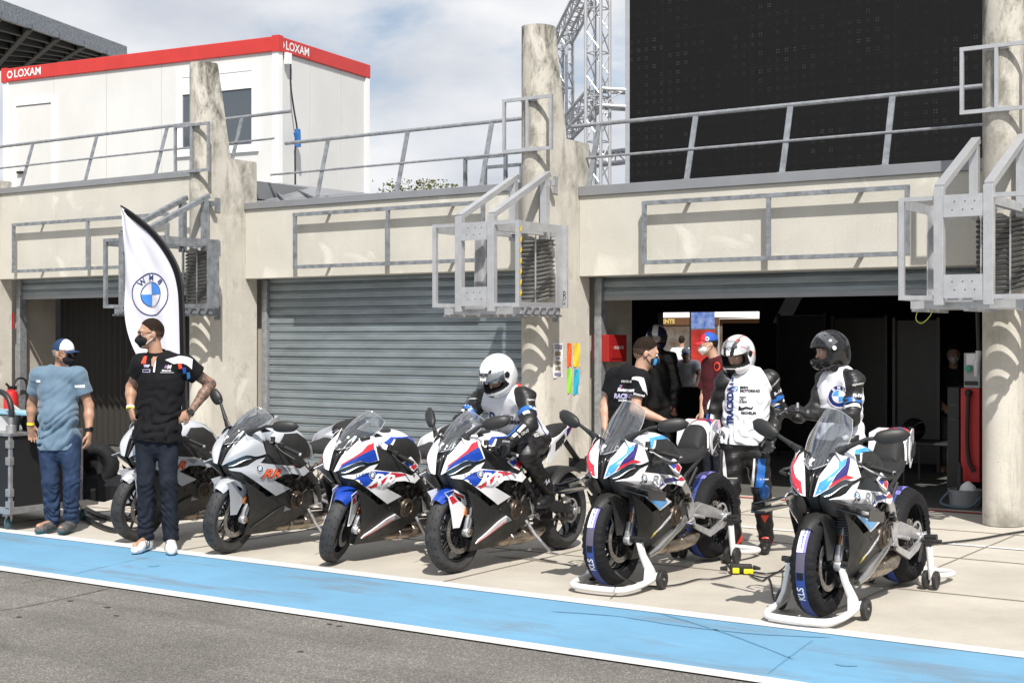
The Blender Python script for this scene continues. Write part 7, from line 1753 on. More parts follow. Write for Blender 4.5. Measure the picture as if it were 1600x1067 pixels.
def rider_seated():
    b4 = lambda x, s, z: BK4+B(x, s, z); f = V((-.12, -.76, -.58)); bf = V((0, -.8, -.5))
    J = {'head': b4(.02, .19, 1.425), 'n': b4(.01, .10, 1.31), 'sA': b4(-.19, .09, 1.245), 'sB': b4(.19, .06, 1.255), 'eA': b4(-.29, .23, 1.06), 'eB': b4(.30, .18, 1.06), 'wA': b4(-.29, .40, .925), 'wB': b4(.275, .385, .945),
         'hA': b4(-.10, -.24, .91), 'hB': b4(.10, -.24, .91), 'kA': b4(-.255, .15, .84), 'kB': b4(.255, .15, .84), 'aA': b4(-.21, -.20, .53), 'aB': b4(.225, -.20, .53), 'tA': b4(-.22, -.05, .425), 'tB': b4(.235, -.05, .425)}
    hs = {'A': (V((-.1, -1, -.25)), V((0, -.25, -1)), .7, 1), 'B': (V((.12, -1, -.30)), V((0, -.25, -1)), .7, -1)}
    t, W_, S = person(0, J, bf, f, 'rider in white helmet and white vest sitting on the white and blue motorcycle', root=BK4+V((.3, .2, 0)), raw=True, hands=hs, feet=False)
    finish_body(S, t, M_skin); su = suit(t, W_); vs_ = vest(t, W_, hem=.02, ph=1.2)
    glove(t, W_, 'A', *hs['A'][:3], th=1); glove(t, W_, 'B', *hs['B'][:3], th=-1)
    def gr(x, y, z, out): return out
    ho = helmet(t, W_['head'], f, M_helw, txt='SHOEI', raise_=-.42)
    s_, f_, u_ = headaxes(f); MB().loft([[W_['head']+f_*(.10+.05*k)+s_*x+u_*(.115-.05*k) for x in (-.03, .03)] for k in range(2)], cap=False, closed=False).obj('top_vent', M_lwhite, ho, world=True)
    eyes(t, W_['head'], f)
    for s in 'AB': shoe(t, W_['a'+s], W_['t'+s], M_leather, M_sole, name='boot', up_to=W_['a'+s].lerp(W_['k'+s], .42))
    n = V((.95, -.35, .1)); leather_marks(t, W_, su, 'B', n); leather_marks(t, W_, su, 'A', V((-.3, -1, .2)))
    e, w = W_['eB'], W_['wB']; ax = (e-w).normalized()
    wrap_on(t, su, textpoly('RACING', .028, bold=.05, shear=.2), e.lerp(w, .55)+V((0, 0, -.0)), n, V((0, -.5, 1)), pm('grey_print', (.45, .45, .43), .6), 'forearm_lettering', off=.004)
    wrap_on(t, su, poly2([(-.010, -.06), (.012, -.06), (.012, .06), (-.012, .06)]), e.lerp(w, .45), V((.4, -1, .2)), ax, M_lwhite, 'white_stripe', off=.004); wrap_on(t, su, poly2([(-.008, -.05), (.008, -.05), (.008, .05), (-.008, .05)]), e.lerp(w, .5), V((-.1, -1, .2)), ax, M_lblue, 'blue_stripe', off=.005)
    h_, k = W_['hB'], W_['kB']; wrap_on(t, su, textpoly('RSTAR', .042, bold=.05), h_.lerp(k, .38)+V((.0, 0, .05)), V((.9, -.2, .5)), (h_-k), pm('grey_print', (.45, .45, .43), .6), 'thigh_lettering', off=.004, rot=1.3)
    bm_, kk = W_['aB'], W_['kB']; wrap_on(t, [c for c in t.children if c.name.startswith('boot')][-1], poly2([(-.035, -.02), (-.015, .02), (0, -.008), (.015, .022), (.035, -.018), (.018, .0), (0, -.03), (-.018, .0)]), bm_.lerp(kk, .25), V((.8, -.5, .1)), Zu, M_vest, 'boot_emblem', off=.004)
    sp = b4(0, -.12, 1.12); k_, b_, w_ = MB(), MB(), MB()
    N = V((.30, -1, .15)).normalized()
    wrap_on(t, vs_, textpoly('BMW', .036, bold=.04), b4(.12, .3, 1.135), N, Zu, M_inkk, 'vest_lettering', off=.005, depth=.8); wrap_on(t, vs_, textpoly('MOTORRAD', .036, bold=.04), b4(.13, .3, 1.10), N, Zu, M_inkk, 'vest_lettering', off=.005, depth=.8)
    wrap_on(t, vs_, ring2(0, 0, .016, .030), b4(-.03, .3, 1.14), N, Zu, M_ink, 'vest_emblem', off=.005, depth=.8)
    wrap_on(t, vs_, rectp(.012, .36), b4(.22, -.10, 1.10), V((1, .0, .1)), V((0, -.75, .9)), M_ink, 'side_piping', off=.004, depth=.5)
    wrap_on(t, vs_, poly2([(-.05, -.02), (.0, .02), (.05, .0), (.03, -.035)]), b4(.13, .06, 1.40), V((.35, -.3, 1)), V((0, 1, 0)), M_lred, 'red_shoulder_mark', off=.005, depth=.5)
def rider_white():
    f = dv(-.62, -.75, -.36); bf = dv(-.05, -1)
    hs = {'A': (dv(.02, -.15, -1), dv(.4, -.9, 0), .35, -1), 'B': (dv(-.15, -.3, -1), dv(-.6, -.8, 0), .45, 1)}
    t, W_, S = person(11.45, {'head': (1153, 555, -.03), 'n': (1160, 581, .02), 'sA': (1133, 596, .0), 'sB': (1202, 594, 0), 'eA': (1116, 640, .06), 'eB': (1217, 640, .08), 'wA': (1111, 684, -.02), 'wB': (1204, 683, -.12),
        'hA': (1146, 694, 0), 'hB': (1181, 694, 0), 'kA': (1141, 765, -.05), 'kB': (1190, 767, -.06), 'aA': (1147, 832, .18), 'aB': (1197, 838, .0), 'tA': (1120, 846, .08), 'tB': (1194, 853, -.2)}, bf, f,
        'standing rider in white and red helmet and white vest lettered TRACKDAYS', hands=hs, feet=False)
    finish_body(S, t, M_skin2); su = suit(t, W_); vs_ = vest(t, W_, hem=-.0, ph=.3)
    glove(t, W_, 'A', *hs['A'][:3], th=-1); glove(t, W_, 'B', *hs['B'][:3], th=1)
    def gr(x, y, z, out):
        rr = (abs(z-.02-.9*(y+.02)) < .006) & (abs(x) > .06) & (y < .09) & (z < .1); r2 = (abs(abs(x)-.050) < .006) & (z > .09) & (y < .06)
        out[(rr | r2) & (out == 0)] = 2; st = (abs(abs(x)-.03-.2*(.15-y)) < .014) & (z > .05) & (y > .02); out[st & (out == 0)] = 3
        ch = (z < -.06) & (y > .07) & (abs(x) < .045); out[ch & (out == 0)] = 3; return out
    helmet(t, W_['head'], f, M_helw, graphics=gr, par_mats=[M_lred, M_helk], txt='SHOEI', raise_=-.85); eyes(t, W_['head'], f)
    for s in 'AB':
        bo = shoe(t, W_['a'+s], W_['t'+s], M_leather, M_sole, name='boot', up_to=W_['a'+s].lerp(W_['k'+s], .50)); a, k = W_['a'+s], W_['k'+s]
        wrap_on(t, bo, poly2([(-.032, .028), (.032, .028), (0, -.035)]), a.lerp(k, .42), dv(-.1 if s == 'B' else -.3, -1), Zu, M_lred, 'red_triangle', off=.004); wrap_on(t, bo, rectp(.05, .012), a.lerp(W_['t'+s], .35)+Zu*.02, dv(-.1, -1, .6), Zu, M_lred, 'red_badge', off=.004)
        wrap_on(t, bo, poly2([(-.035, -.06), (.015, -.05), (.035, .07), (.0, .06)]), a+Zu*-.03, dv(1, -.3, .2), Zu, M_lred, 'red_heel', off=.004)
        S = SDF(*bounds([W_['k'+s]], .14), .007); p = W_['k'+s]; q = dv(-.7 if s == 'A' else .15, -1); S.ell(p+q*.062-Zu*.0, (.045, .045, .062), (q.cross(Zu), q, Zu), 0); sl = sdfobj('knee_slider', S, M_lblue, t)
        wrap_on(t, su, rectp(.09, .010), p+Zu*.10, dv(0, -1), Zu, pm('grey_print', (.45, .45, .43), .6), 'knee_print', off=.004)
    hk = W_['hA'].lerp(W_['kA'], .55); wrap_on(t, su, poly2([(-.02, .16), (-.008, .14), (.03, -.14), (.015, -.15), (-.02, 0)]), hk-dv(1, 0)*.035, dv(-.4, -1), Zu, M_lwhite, 'thigh_stripe', off=.004)
    hk = W_['hB'].lerp(W_['kB'], .58); wrap_on(t, su, poly2([(-.035, -.12), (.03, -.12), (.05, .11), (-.01, .11)]), hk-dv(1, 0)*.01, dv(0, -1), Zu, M_lblue, 'blue_thigh_panel', off=.004); wrap_on(t, su, poly2([(-.010, -.12), (.010, -.12), (.02, .11), (.006, .11)]), hk-dv(1, 0)*.055, dv(-.1, -1), Zu, M_lwhite, 'white_thigh_stripe', off=.005)
    leather_marks(t, W_, su, 'B', dv(.35, -1, .1))
    for s, q in (('A', -1),):
        e, w = W_['eA'], W_['wA']; wrap_on(t, su, poly2([(-.012, -.08), (.014, -.08), (.02, .07), (-.0, .08)]), e.lerp(w, .5)-dv(1, 0)*.01, dv(-.3, -1), Zu, M_lwhite, 'forearm_stripe', off=.004); wrap_on(t, su, poly2([(-.012, -.09), (.008, -.09), (.01, .08), (-.01, .08)]), e.lerp(w, .5)-dv(1, 0)*.035, dv(-.6, -1), Zu, M_lblue, 'forearm_blue', off=.004)
        wrap_on(t, su, poly2([(-.01, -.05), (.008, -.05), (.01, .05), (-.006, .05)]), W_['sA'].lerp(e, .75)-dv(1, 0)*.05, dv(-.7, -1), Zu, M_lwhite, 'upper_arm_stripe', off=.004)
    N = dv(-.02, -1); 
    wrap_on(t, vs_, textpoly('TRACKDAYS', .064, bold=.05, spacing=1.05), unp(1146, 628, 11.2), N, Zu, M_ink, 'trackdays_lettering', off=.004, rot=R(90), depth=.7, step=.04)
    wrap_on(t, vs_, textpoly('BMW', .028, bold=.06, align='LEFT'), unp(1160, 606.5, 11.2), N, Zu, M_inkk, 'vest_lettering', off=.004, depth=.7); wrap_on(t, vs_, textpoly('MOTORRAD', .028, bold=.06, align='LEFT'), unp(1160, 611.8, 11.2), N, Zu, M_inkk, 'vest_lettering', off=.004, depth=.7)
    for i, tx in enumerate(('MAKE', 'LIFE', 'A RIDE')): wrap_on(t, vs_, textpoly(tx, .019, bold=.04, align='LEFT'), unp(1159, 621.5+3.6*i, 11.2), N, Zu, M_inkk, 'vest_lettering', off=.004, depth=.7)
    wrap_on(t, vs_, textpoly('MICHELIN', .027, bold=.05), unp(1173, 646.5, 11.2), N, Zu, M_inkk, 'vest_lettering', off=.004, depth=.7)
    wrap_on(t, vs_, ring2(0, 0, .017, .021), unp(1153.5, 608, 11.2), N, Zu, M_ink, 'vest_emblem', off=.004, depth=.7)
    for a in (90, 270): wrap_on(t, vs_, poly2(circ(0, 0, .013, a, a+90, 8, True)), unp(1153.5, 608, 11.2), N, Zu, MP['sky'], 'emblem_quarter', off=.004, depth=.7)
    wrap_on(t, vs_, poly2([(-.06, -.02), (-.052, .02), (-.035, .0), (.0, .012), (.04, .0), (.06, .02), (.05, -.012), (.0, -.004), (-.03, -.015)]), unp(1169, 638.5, 11.2), N, Zu, M_inkk, 'line_drawing', off=.004, depth=.7)
    wrap_on(t, vs_, poly2([(-.035, -.06), (-.01, -.07), (.04, .05), (.02, .06)]), unp(1133, 588, 11.2), dv(-.2, -1, .3), Zu, M_dred, 'dark_red_shoulder_stripe', off=.004, depth=.7)
def rider_black():
    f = dv(-.97, -.22, -.12); bf = dv(-.72, -.68)
    hs = {'B': (dv(-.95, -.1, .45), dv(.1, .5, -.8), .6, -1), 'A': (dv(-.9, .1, .3), dv(.1, -.4, -.8), .5, 1)}
    t, W_, S = person(10.95, {'head': (1296, 549, 0), 'n': (1309, 576, .02), 'sA': (1290, 594, .13), 'sB': (1334, 595, -.13), 'eA': (1272, 642, .05), 'eB': (1331, 652, -.20), 'wA': (1245, 652, -.18), 'wB': (1262, 646, -.36),
        'hA': (1300, 690, .08), 'hB': (1324, 691, -.08), 'kA': (1298, 776, .02), 'kB': (1322, 777, -.12), 'aA': (1303, 858, .08), 'aB': (1326, 858, -.08), 'tA': (1280, 866, .0), 'tB': (1305, 866, -.16)}, bf, f,
        'rider in black helmet and white vest with round emblem gesturing behind the right motorcycle', hands=hs, feet=False)
    finish_body(S, t, M_skin2); su = suit(t, W_); vs_ = vest(t, W_, hem=.02, ph=2.0)
    glove(t, W_, 'A', *hs['A'][:3], th=1); glove(t, W_, 'B', *hs['B'][:3], th=-1)
    ho = helmet(t, W_['head'], f, M_helk, raise_=-1.0); eyes(t, W_['head'], f)
    s_, f_, u_ = headaxes(f); q = V((0, 0, 0)); side = -s_ if (-s_).dot(dv(0, -1)) > 0 else s_
    MB().lathe([(0, .006), (.016, .006), (.018, 0)], W_['head']+side*.134+u_*.03+f_*.02, side, 16).obj('visor_screw', M_lwhite, ho, world=True)
    MB().tube(spline([W_['head']-u_*.12+f_*.02+s_*a*.09-f_*.07*(1-abs(a)) for a in (-1, -.5, 0, .5, 1)], 4), .035, 10).obj('neck_roll', M_leather, t, world=True)
    for s in 'AB': shoe(t, W_['a'+s], W_['t'+s], M_leather, M_sole, name='boot', up_to=W_['a'+s].lerp(W_['k'+s], .45))
    leather_marks(t, W_, su, 'B', dv(.25, -1, .1))
    k_, b_, w_ = MB(), MB(), MB(); Mi = rootmat(t).inverted(); n = dv(-.75, -.66); u_ = Zu; r_ = u_.cross(n)
    roundel(k_, b_, w_, (Mi @ unp(1290, 620, 10.7)), r_, u_, bvh_of([vs_]), .085, off=.004); 
    k_.obj('roundel_ring', M_ink, vs_, fix=False); b_.obj('roundel_blue', MP['sky'], vs_, fix=False); w_.obj('roundel_white', M_vest, vs_, fix=False)
# ---------------------------------------------------------------- mechanic in black t-shirt
def mechanic():
    f = dv(.96, .02, -.26); bf = dv(.72, .68)
    hs = {'B': (dv(.85, -.35, -.3), dv(-.1, 0, -1), .25, 1), 'A': (dv(.1, -.1, -1), dv(1, .2), .4, 1)}
    t, W_, S = person(11.5, {'head': (1010, 552, 0), 'n': (999, 578, .0), 'sA': (962, 590, .13), 'sB': (1000, 593, -.13), 'eA': (946, 632, .12), 'eB': (992, 640, -.20), 'wA': (945, 668, .02), 'wB': (1030, 654, -.30),
        'hA': (968, 684, .09), 'hB': (988, 686, -.09), 'kA': (966, 762, .08), 'kB': (990, 764, -.10), 'aA': (958, 842, .10), 'aB': (986, 842, -.08), 'tA': (978, 852, .18), 'tB': (1006, 852, .0)}, bf, f,
        'mechanic in black and white t-shirt and mask resting his hand on a motorcycle tail', hands=hs, skin=M_skin2)
    finish_body(S, t, M_skin2); sh = shirt(t, W_, M_polo, sleeve=.60, ph=.7, hem=-.08, amp=.005); trousers(t, W_, M_jeand)
    c = W_['head']; hair(t, c, f, M_hairb, low=-.06, fr=.070, g=.008, amp=.004, fade=M_fade); mk = mask_(t, c, f, pm('dark_blue_mask', (.015, .02, .035), .8), straps=M_maskk); eyes(t, c, f)
    sd, ff, u = headaxes(f); S = SDF(*bounds([c], .16), .005); S.cone(c+ff*.02-u*.055, c+ff*.055-u*.090, .052, .034, .02); S.cut(c-u*.035, u); sdfobj('beard', S, M_beard, t)
    wrap_on(t, mk, rectp(.03, .05, .01), c+ff*.08-u*.05+sd*-.06, dv(.4, -1), Zu, MP['sky'], 'blue_mask_print', off=.003)
    N = dv(-.45, -.9)
    for tx, sz, (uu, vv), m in (('DRIVER 40', .024, (966, 597), pm('grey_print', (.45, .45, .43), .6)), ('Motorsport', .035, (966, 610.5), M_vest), ('RACING', .05, (961, 620.5), pm('lilac_print', (.5, .48, .72), .7)), ('RACING 54', .022, (962, 627), M_vest)):
        wrap_on(t, sh, textpoly(tx, sz, bold=.06, shear=.15), unp(uu, vv, 11.2), N, Zu, m, 'back_lettering', off=.004, depth=.8)
    for k, col in enumerate((MP['sky'], MP['navy'], M_lred)): wrap_on(t, sh, rectp(.010, .034, .012), unp(950.5+1.6*k, 606, 11.2), N, Zu, col, 'back_stripe', off=.004, depth=.8)
    wrap_on(t, sh, poly2([(-.07, .055), (.01, .03), (.045, -.075), (.0, -.06), (-.03, .01), (-.075, .04)]), unp(1008, 588, 11.2), dv(.15, -.9, .55), Zu, M_vest, 'white_shoulder_panel', off=.004, depth=.7)
    wrap_on(t, sh, textpoly('Motorrad', .022, bold=.06), W_['sB'].lerp(W_['eB'], .5), dv(.1, -1), Zu, M_vest, 'sleeve_lettering', off=.004, rot=-.2)
    for s in 'AB': shoe(t, W_['a'+s], W_['t'+s], M_shoeg)
# ---------------------------------------------------------------- background people
def dark_rider():
    f = dv(-.25, -.95, -.15); bf = dv(.5, -.85)
    t, W_, S = person(17.3, {'head': (1026, 528, 0), 'n': (1029, 548, 0), 'sA': (1011, 560, .05), 'sB': (1048, 560, 0), 'eA': (1006, 600, .05), 'eB': (1056, 600, .03), 'wA': (1008, 630, 0), 'wB': (1053, 632, -.05),
        'hA': (1019, 629, 0), 'hB': (1042, 629, 0), 'kA': (1018, 684, -.03), 'kB': (1043, 684, -.03), 'aA': (1018, 736, 0), 'aB': (1044, 736, 0), 'tA': (1014, 742, -.2), 'tB': (1046, 742, -.2)}, bf, f,
        'rider in black leather and dark blue helmet in shade behind the mechanic', h=.010, feet=False)
    finish_body(S, t, M_skin); suit(t, W_, h=.010)
    glove(t, W_, 'A', dv(0, -.1, -1), bf, .4, h=.007); glove(t, W_, 'B', dv(0, -.1, -1), bf, .4, mat=M_dred, h=.007)
    def gr(x, y, z, out): out[(z > .05) & (abs(x) < .035) & (out == 0)] = 2; out[(np.sin(x*60+y*40) > .5) & (z > -.02) & (y < .05) & (out == 0)] = 3; return out
    helmet(t, W_['head'], f, pm('dark_navy_shell', (.012, .018, .07), .2, coat=.5), graphics=gr, par_mats=[M_helw, M_dred], h=.008)
    for s in 'AB': shoe(t, W_['a'+s], W_['t'+s], M_leather, M_sole, name='boot', up_to=W_['a'+s].lerp(W_['k'+s], .45), h=.008)
def cap_man():
    f = dv(-.97, -.12, -.12); bf = dv(-.85, -.5)
    t, W_, S = person(15.7, {'head': (1107, 538, 0), 'n': (1118, 559, 0), 'sA': (1108, 570, .13), 'sB': (1129, 570, -.14), 'eA': (1101, 611, .10), 'eB': (1127, 614, -.17), 'wA': (1097, 642, .0), 'wB': (1116, 646, -.25),
        'hA': (1110, 640, .08), 'hB': (1126, 640, -.08), 'kA': (1108, 700, .05), 'kB': (1124, 700, -.1), 'aA': (1110, 756, .08), 'aB': (1126, 757, -.08), 'tA': (1096, 764, 0), 'tB': (1112, 765, -.15)}, bf, f,
        'man in red and blue cap and dark red jersey beside the white helmet rider', h=.009)
    finish_body(S, t, M_skin2); sh = shirt(t, W_, M_dred, sleeve=.95, h=.008, ph=1, hem=-.03); trousers(t, W_, M_jeand, h=.010)
    c = W_['head']; mask_(t, c, f, M_maskw, straps=M_maskw); hair(t, c, f, M_hairb, fr=.02, h=.006)
    cap(t, c, f, [pm('cap_blue', (.03, .10, .42), .7), pm('cap_red', (.55, .03, .05), .7)], mf=lambda x, y, z: (y > .035).astype(int), brim=pm('cap_red', (.55, .03, .05), .7)); eyes(t, c, f)
    wrap_on(t, [q for q in t.children if q.name.startswith('cap')][0], ring2(0, 0, .012, .022), c+dv(0, -1)*.1+Zu*.07+f*.03, dv(-.2, -1, .2), Zu, M_vest, 'cap_emblem', off=.003)
    wrap_on(t, sh, ring2(0, 0, .03, .045), unp(1113, 565, 15.4), dv(-.5, -.8, .4), Zu, M_lred, 'red_logo', off=.004, depth=.7)
    for s in 'AB': shoe(t, W_['a'+s], W_['t'+s], M_shoeg, h=.009)
def garage_man():
    f = dv(-.3, -.9, -.3); bf = dv(-.5, -.8)
    t, W_, S = person(18.3, {'head': (1490, 553, 0), 'n': (1490, 572, 0), 'sA': (1470, 584, .05), 'sB': (1506, 584, 0), 'eA': (1455, 612, .0), 'eB': (1512, 618, 0), 'wA': (1472, 632, -.15), 'wB': (1508, 648, -.1),
        'hA': (1478, 662, 0), 'hB': (1500, 662, 0), 'kA': (1476, 712, -.03), 'kB': (1500, 712, -.03), 'aA': (1472, 764, 0), 'aB': (1500, 764, 0), 'tA': (1466, 772, -.18), 'tB': (1498, 772, -.2)}, bf, f,
        'man in dark t-shirt, grey shorts and mask in the shade beside the red cabinet', h=.011)
    finish_body(S, t, M_skin); shirt(t, W_, pm('faded_dark_tee', (.012, .014, .018), .8), sleeve=.55, h=.010, hem=-.02); trousers(t, W_, pm('grey_shorts', (.12, .125, .12), .8), to=.12, h=.010, sc=1.08)
    c = W_['head']; mask_(t, c, f, M_maskw, h=.007); hair(t, c, f, M_hairb, h=.008); eyes(t, c, f)
    for s in 'AB': shoe(t, W_['a'+s], W_['t'+s], M_shoeg, h=.010)
def stand(u, d, hh, bf, label, top, low, headm=None, capm=None, lean=0, group='people in the paddock behind the garage'):
    o = unp(u, 530, d); o.z = 0; bf = bf.normalized(); sd = V((0, 0, 1)).cross(bf); q = hh/1.78
    P = lambda x, y, z: o+sd*x*q+bf*y*q+Zu*z*q
    J = {'head': P(0, .03+lean*.5, 1.64-lean*.25), 'n': P(0, lean*.4, 1.47-lean*.2), 'sA': P(-.18, lean*.35, 1.40-lean*.15), 'sB': P(.18, lean*.35, 1.40-lean*.15), 'eA': P(-.26, .0+lean*.4, 1.12), 'eB': P(.26, .05+lean*.4, 1.12), 'wA': P(-.24, .12+lean*.6, .90), 'wB': P(.22, .2+lean*.6, .98),
         'hA': P(-.09, 0, .92), 'hB': P(.09, 0, .92), 'kA': P(-.10, .04, .50), 'kB': P(.10, .02, .50), 'aA': P(-.11, 0, .09), 'aB': P(.11, -.04, .09), 'tA': P(-.13, .17, .04), 'tB': P(.13, .13, .04)}
    t, W_, S = person(0, J, bf, bf, label, root=o, raw=True, h=.014, group=group); finish_body(S, t, M_skin); shirt(t, W_, top, sleeve=.55, h=.013); trousers(t, W_, low, h=.014)
    if capm: cap(t, W_['head'], bf, [capm, M_vest], h=.010, mf=lambda x, y, z: (y > .04).astype(int))
    else: hair(t, W_['head'], bf, M_hairb, h=.010)
    for s in 'AB': shoe(t, W_['a'+s], W_['t'+s], M_shoeg, h=.012)
for fn_ in (man_blue, man_polo, rider_seated, rider_white, rider_black, mechanic, dark_rider, cap_man, garage_man): fn_()
stand(1065, 33, 1.80, dv(.3, 1), 'person in white t-shirt walking away under the far awning', M_vest, M_jeand)
stand(1073, 25.5, 1.66, dv(-.2, -1), 'person in white t-shirt and blue and white cap bending forward in the bright doorway', M_vest, M_jeand, capm=MP['blue'], lean=.45)
# ================================================================ LOOSE THINGS
# ---- feather flag
def flag():
    base = gnd(283, 800); yb = 10.2; a = onY(289, 500, yb)
    P = lambda u, v: onY(u, v, yb)
    t = thing('feather_flag', (a.x, yb, 0), 'tall white feather flag with blue and white roundel seen from behind', 'flag')
    edge = [(292, 640), (289, 560), (286.5, 470), (284, 440), (277, 415), (262, 388), (243, 364), (222, 345), (204, 331), (189, 322)]
    pole = [P(u, v) for u, v in edge]; sp = spline(pole, 5)
    MB().tube([V((pole[0].x, yb, 0))]+sp, [.013]*(len(sp)-8)+[.010]*9, 8).obj('pole', M_black, t, world=True)
    left = [(242, 640), (222, 575), (207, 530), (199, 490), (196, 455), (194, 425), (192.5, 395), (191, 368), (190, 343), (189, 323)]
    rows = []
    for i, (e, l) in enumerate(zip(edge, left)):
        A_, B_ = P(*e), P(*l); rows.append([A_.lerp(B_, k/4) for k in range(5)])
    G = patch(rows, 5, 5); h = len(G); w = len(G[0])
    for i in range(h):
        for j in range(w):
            q = j/(w-1); s_ = i/(h-1); G[i][j] += V((0, .035*math.sin(q*9+s_*7)*q*(1-s_*.6)+.02*math.sin(q*21-s_*13)*q*(1-s_), 0))
    cl = sheet(G, .002, out=(0, -1, 0)).obj('cloth', pm('flag_fabric', (.66, .66, .74), .75, bump=.15, bscale=12), t, world=True, ang=80)
    sl = []
    for i in range(h):
        p = G[i][0]; d = (G[i][min(3, w-1)]-p); d = d.normalized() if d.length > 1e-6 else V((-1, 0, 0)); sl.append([p+V((0, -.012, 0)), p+d*.035+V((0, -.014, 0)), p+d*.07+V((0, -.010, 0))])
    sheet(sl[:-3], .003, out=(0, -1, 0)).obj('pole_sleeve', M_polo, t, world=True)
    # roundel, mirrored because the flag is seen from its back
    c = P(236, 460); r_ = V((1, 0, 0)); k_, b_, w_ = MB(), MB(), MB(); Ml = rootmat(t).inverted(); bv = bvh_of([cl]); o = Ml @ c+V((0, -.1, 0)); RR = .228
    def put(mb, g, off): wrap([(-x*1.2, y) for x, y in g[0]], g[1], o, (1, 0, 0), (0, 0, 1), bv, off=off, step=.05, mb=mb, depth=.6, start=.3)
    put(k_, ring2(0, 0, RR*.95, RR), .004); put(k_, ring2(0, 0, RR*.55, RR*.585), .005)
    for a_ in (90, 270): put(b_, poly2(circ(0, 0, RR*.55, a_, a_+90, 12, True)), .004)
    for ch, an in (('B', 132), ('M', 90), ('W', 48)):
        g = textpoly(ch, RR*.36, bold=.02); aa = R(an); ca, sa = math.cos(aa-R(90)), math.sin(aa-R(90)); put(k_, ([(x*ca-y*sa+math.cos(aa)*RR*.76, x*sa+y*ca+math.sin(aa)*RR*.76) for x, y in g[0]], g[1]), .005)
    for mb in (k_, b_): mb.mapped(lambda p: p)
    k_.obj('roundel_ring', pm('flag_navy', (.03, .05, .15), .7), cl, fix=False); b_.obj('roundel_blue', pm('flag_blue', (.06, .22, .62), .7), cl, fix=False)
    MB().lathe([(0, .06), (.03, .06), (.03, 0), (.24, .0), (.24, -.03), (0, -.03)], (pole[0].x, yb, .035), (0, 0, 1), 24).obj('base', M_black, t, world=True)
flag()
# ---- paddock stands
def wheel_(mb_, hb, c, r, w): mb_.lathe([(r*.55, w/2), (r*.92, w/2), (r, w*.3), (r, -w*.3), (r*.92, -w/2), (r*.55, -w/2)], c, (1, 0, 0), 24, closed=True); hb.lathe([(0, w*.35), (r*.5, w*.35), (r*.58, w*.5), (r*.58, -w*.5), (r*.5, -w*.35), (0, -w*.35)], c, (1, 0, 0), 20)
def front_stand(bx, by, label):
    t = thing('front_stand', (bx, by-.8, 0), label, 'stand', 'white front paddock stands')
    P = lambda x, s, z: V((bx+x, by-s, z)); mb = MB(); R_ = .022
    mb.tube(spline([P(.235, .60, .085), P(.235, .76, .06), P(.225, .94, .045), P(.17, 1.04, .04), P(0, 1.07, .04), P(-.17, 1.04, .04), P(-.225, .94, .045), P(-.235, .76, .06), P(-.235, .60, .085)], 5), R_, 12); mb.obj('base_tube', M_white, t, world=True)
    for sx in (1, -1):
        a = MB().loft([[P(sx*(x+dx), s+ds, z) for dx, ds in ((-.016, -w), (.016, -w), (.016, w), (-.016, w))] for x, s, w, z in ((.235, .70, .085, .06), (.215, .69, .045, .14), (.185, .73, .028, .24), (.165, .745, .024, .335))]); a.obj('upright', M_white, t, world=True, bevel=.006)
        MB().tube([P(sx*.215, .745, .345), P(sx*.10, .745, .345)], .018, 12).box(P(sx*.165, .745, .335), (.05, .05, .02)).obj('fork_rest', M_black, t, world=True)
        wb, hb = MB(), MB(); wheel_(wb, hb, P(sx*.275, .62, .065), .065, .032); w_ = wb.obj('wheel', M_bplas, t, world=True); hb.obj('hub', M_black, w_, world=True)
        MB().tube([P(sx*.235, .62, .065), P(sx*.295, .62, .065)], .008, 8).obj('axle', M_galv, w_, world=True)
def rear_stand(bx, by, label):
    t = thing('rear_stand', (bx, by+1.1, 0), label, 'stand', 'white rear paddock stands')
    P = lambda x, s, z: V((bx+x, by-s, z)); R_ = .020
    MB().tube(spline([P(.22, -.68, .10), P(.235, -.80, .07), P(.24, -1.05, .045), P(.20, -1.16, .045), P(0, -1.18, .045), P(-.20, -1.16, .045), P(-.24, -1.05, .045), P(-.235, -.80, .07), P(-.22, -.68, .10)], 5), R_, 12).obj('base_tube', M_white, t, world=True)
    for sx in (1, -1):
        MB().tube([P(sx*.225, -.68, .06), P(sx*.215, -.66, .29)], .023, 12).obj('upright', M_white, t, world=True)
        MB().box(P(sx*.215, -.66, .315), (.045, .05, .045)).tube([P(sx*.16, -.66, .325), P(sx*.30, -.66, .325)], .014, 10).obj('spool_hook', M_black, t, world=True)
        MB().tube([P(sx*.17, -.70, .345), P(sx*.255, -.70, .345)], [.018, .024], 12).obj('bobbin', M_black, t, world=True)
        for q in (.192, .262):
            wb, hb = MB(), MB(); wheel_(wb, hb, P(sx*q, -.66, .062), .062, .026); w_ = wb.obj('wheel', M_bplas, t, world=True); hb.obj('hub', M_black, w_, world=True)
B5, B6 = (-4.95, 9.20), (-3.35, 8.96)
front_stand(-4.91, 9.20, 'white front paddock stand under the winged motorcycle beside the mechanic'); front_stand(-3.38, 8.96, 'white front paddock stand under the rightmost motorcycle')
rear_stand(*B5, 'white rear paddock stand left of the standing rider with the white helmet'); rear_stand(*B6, 'white rear paddock stand under the rightmost motorcycle')
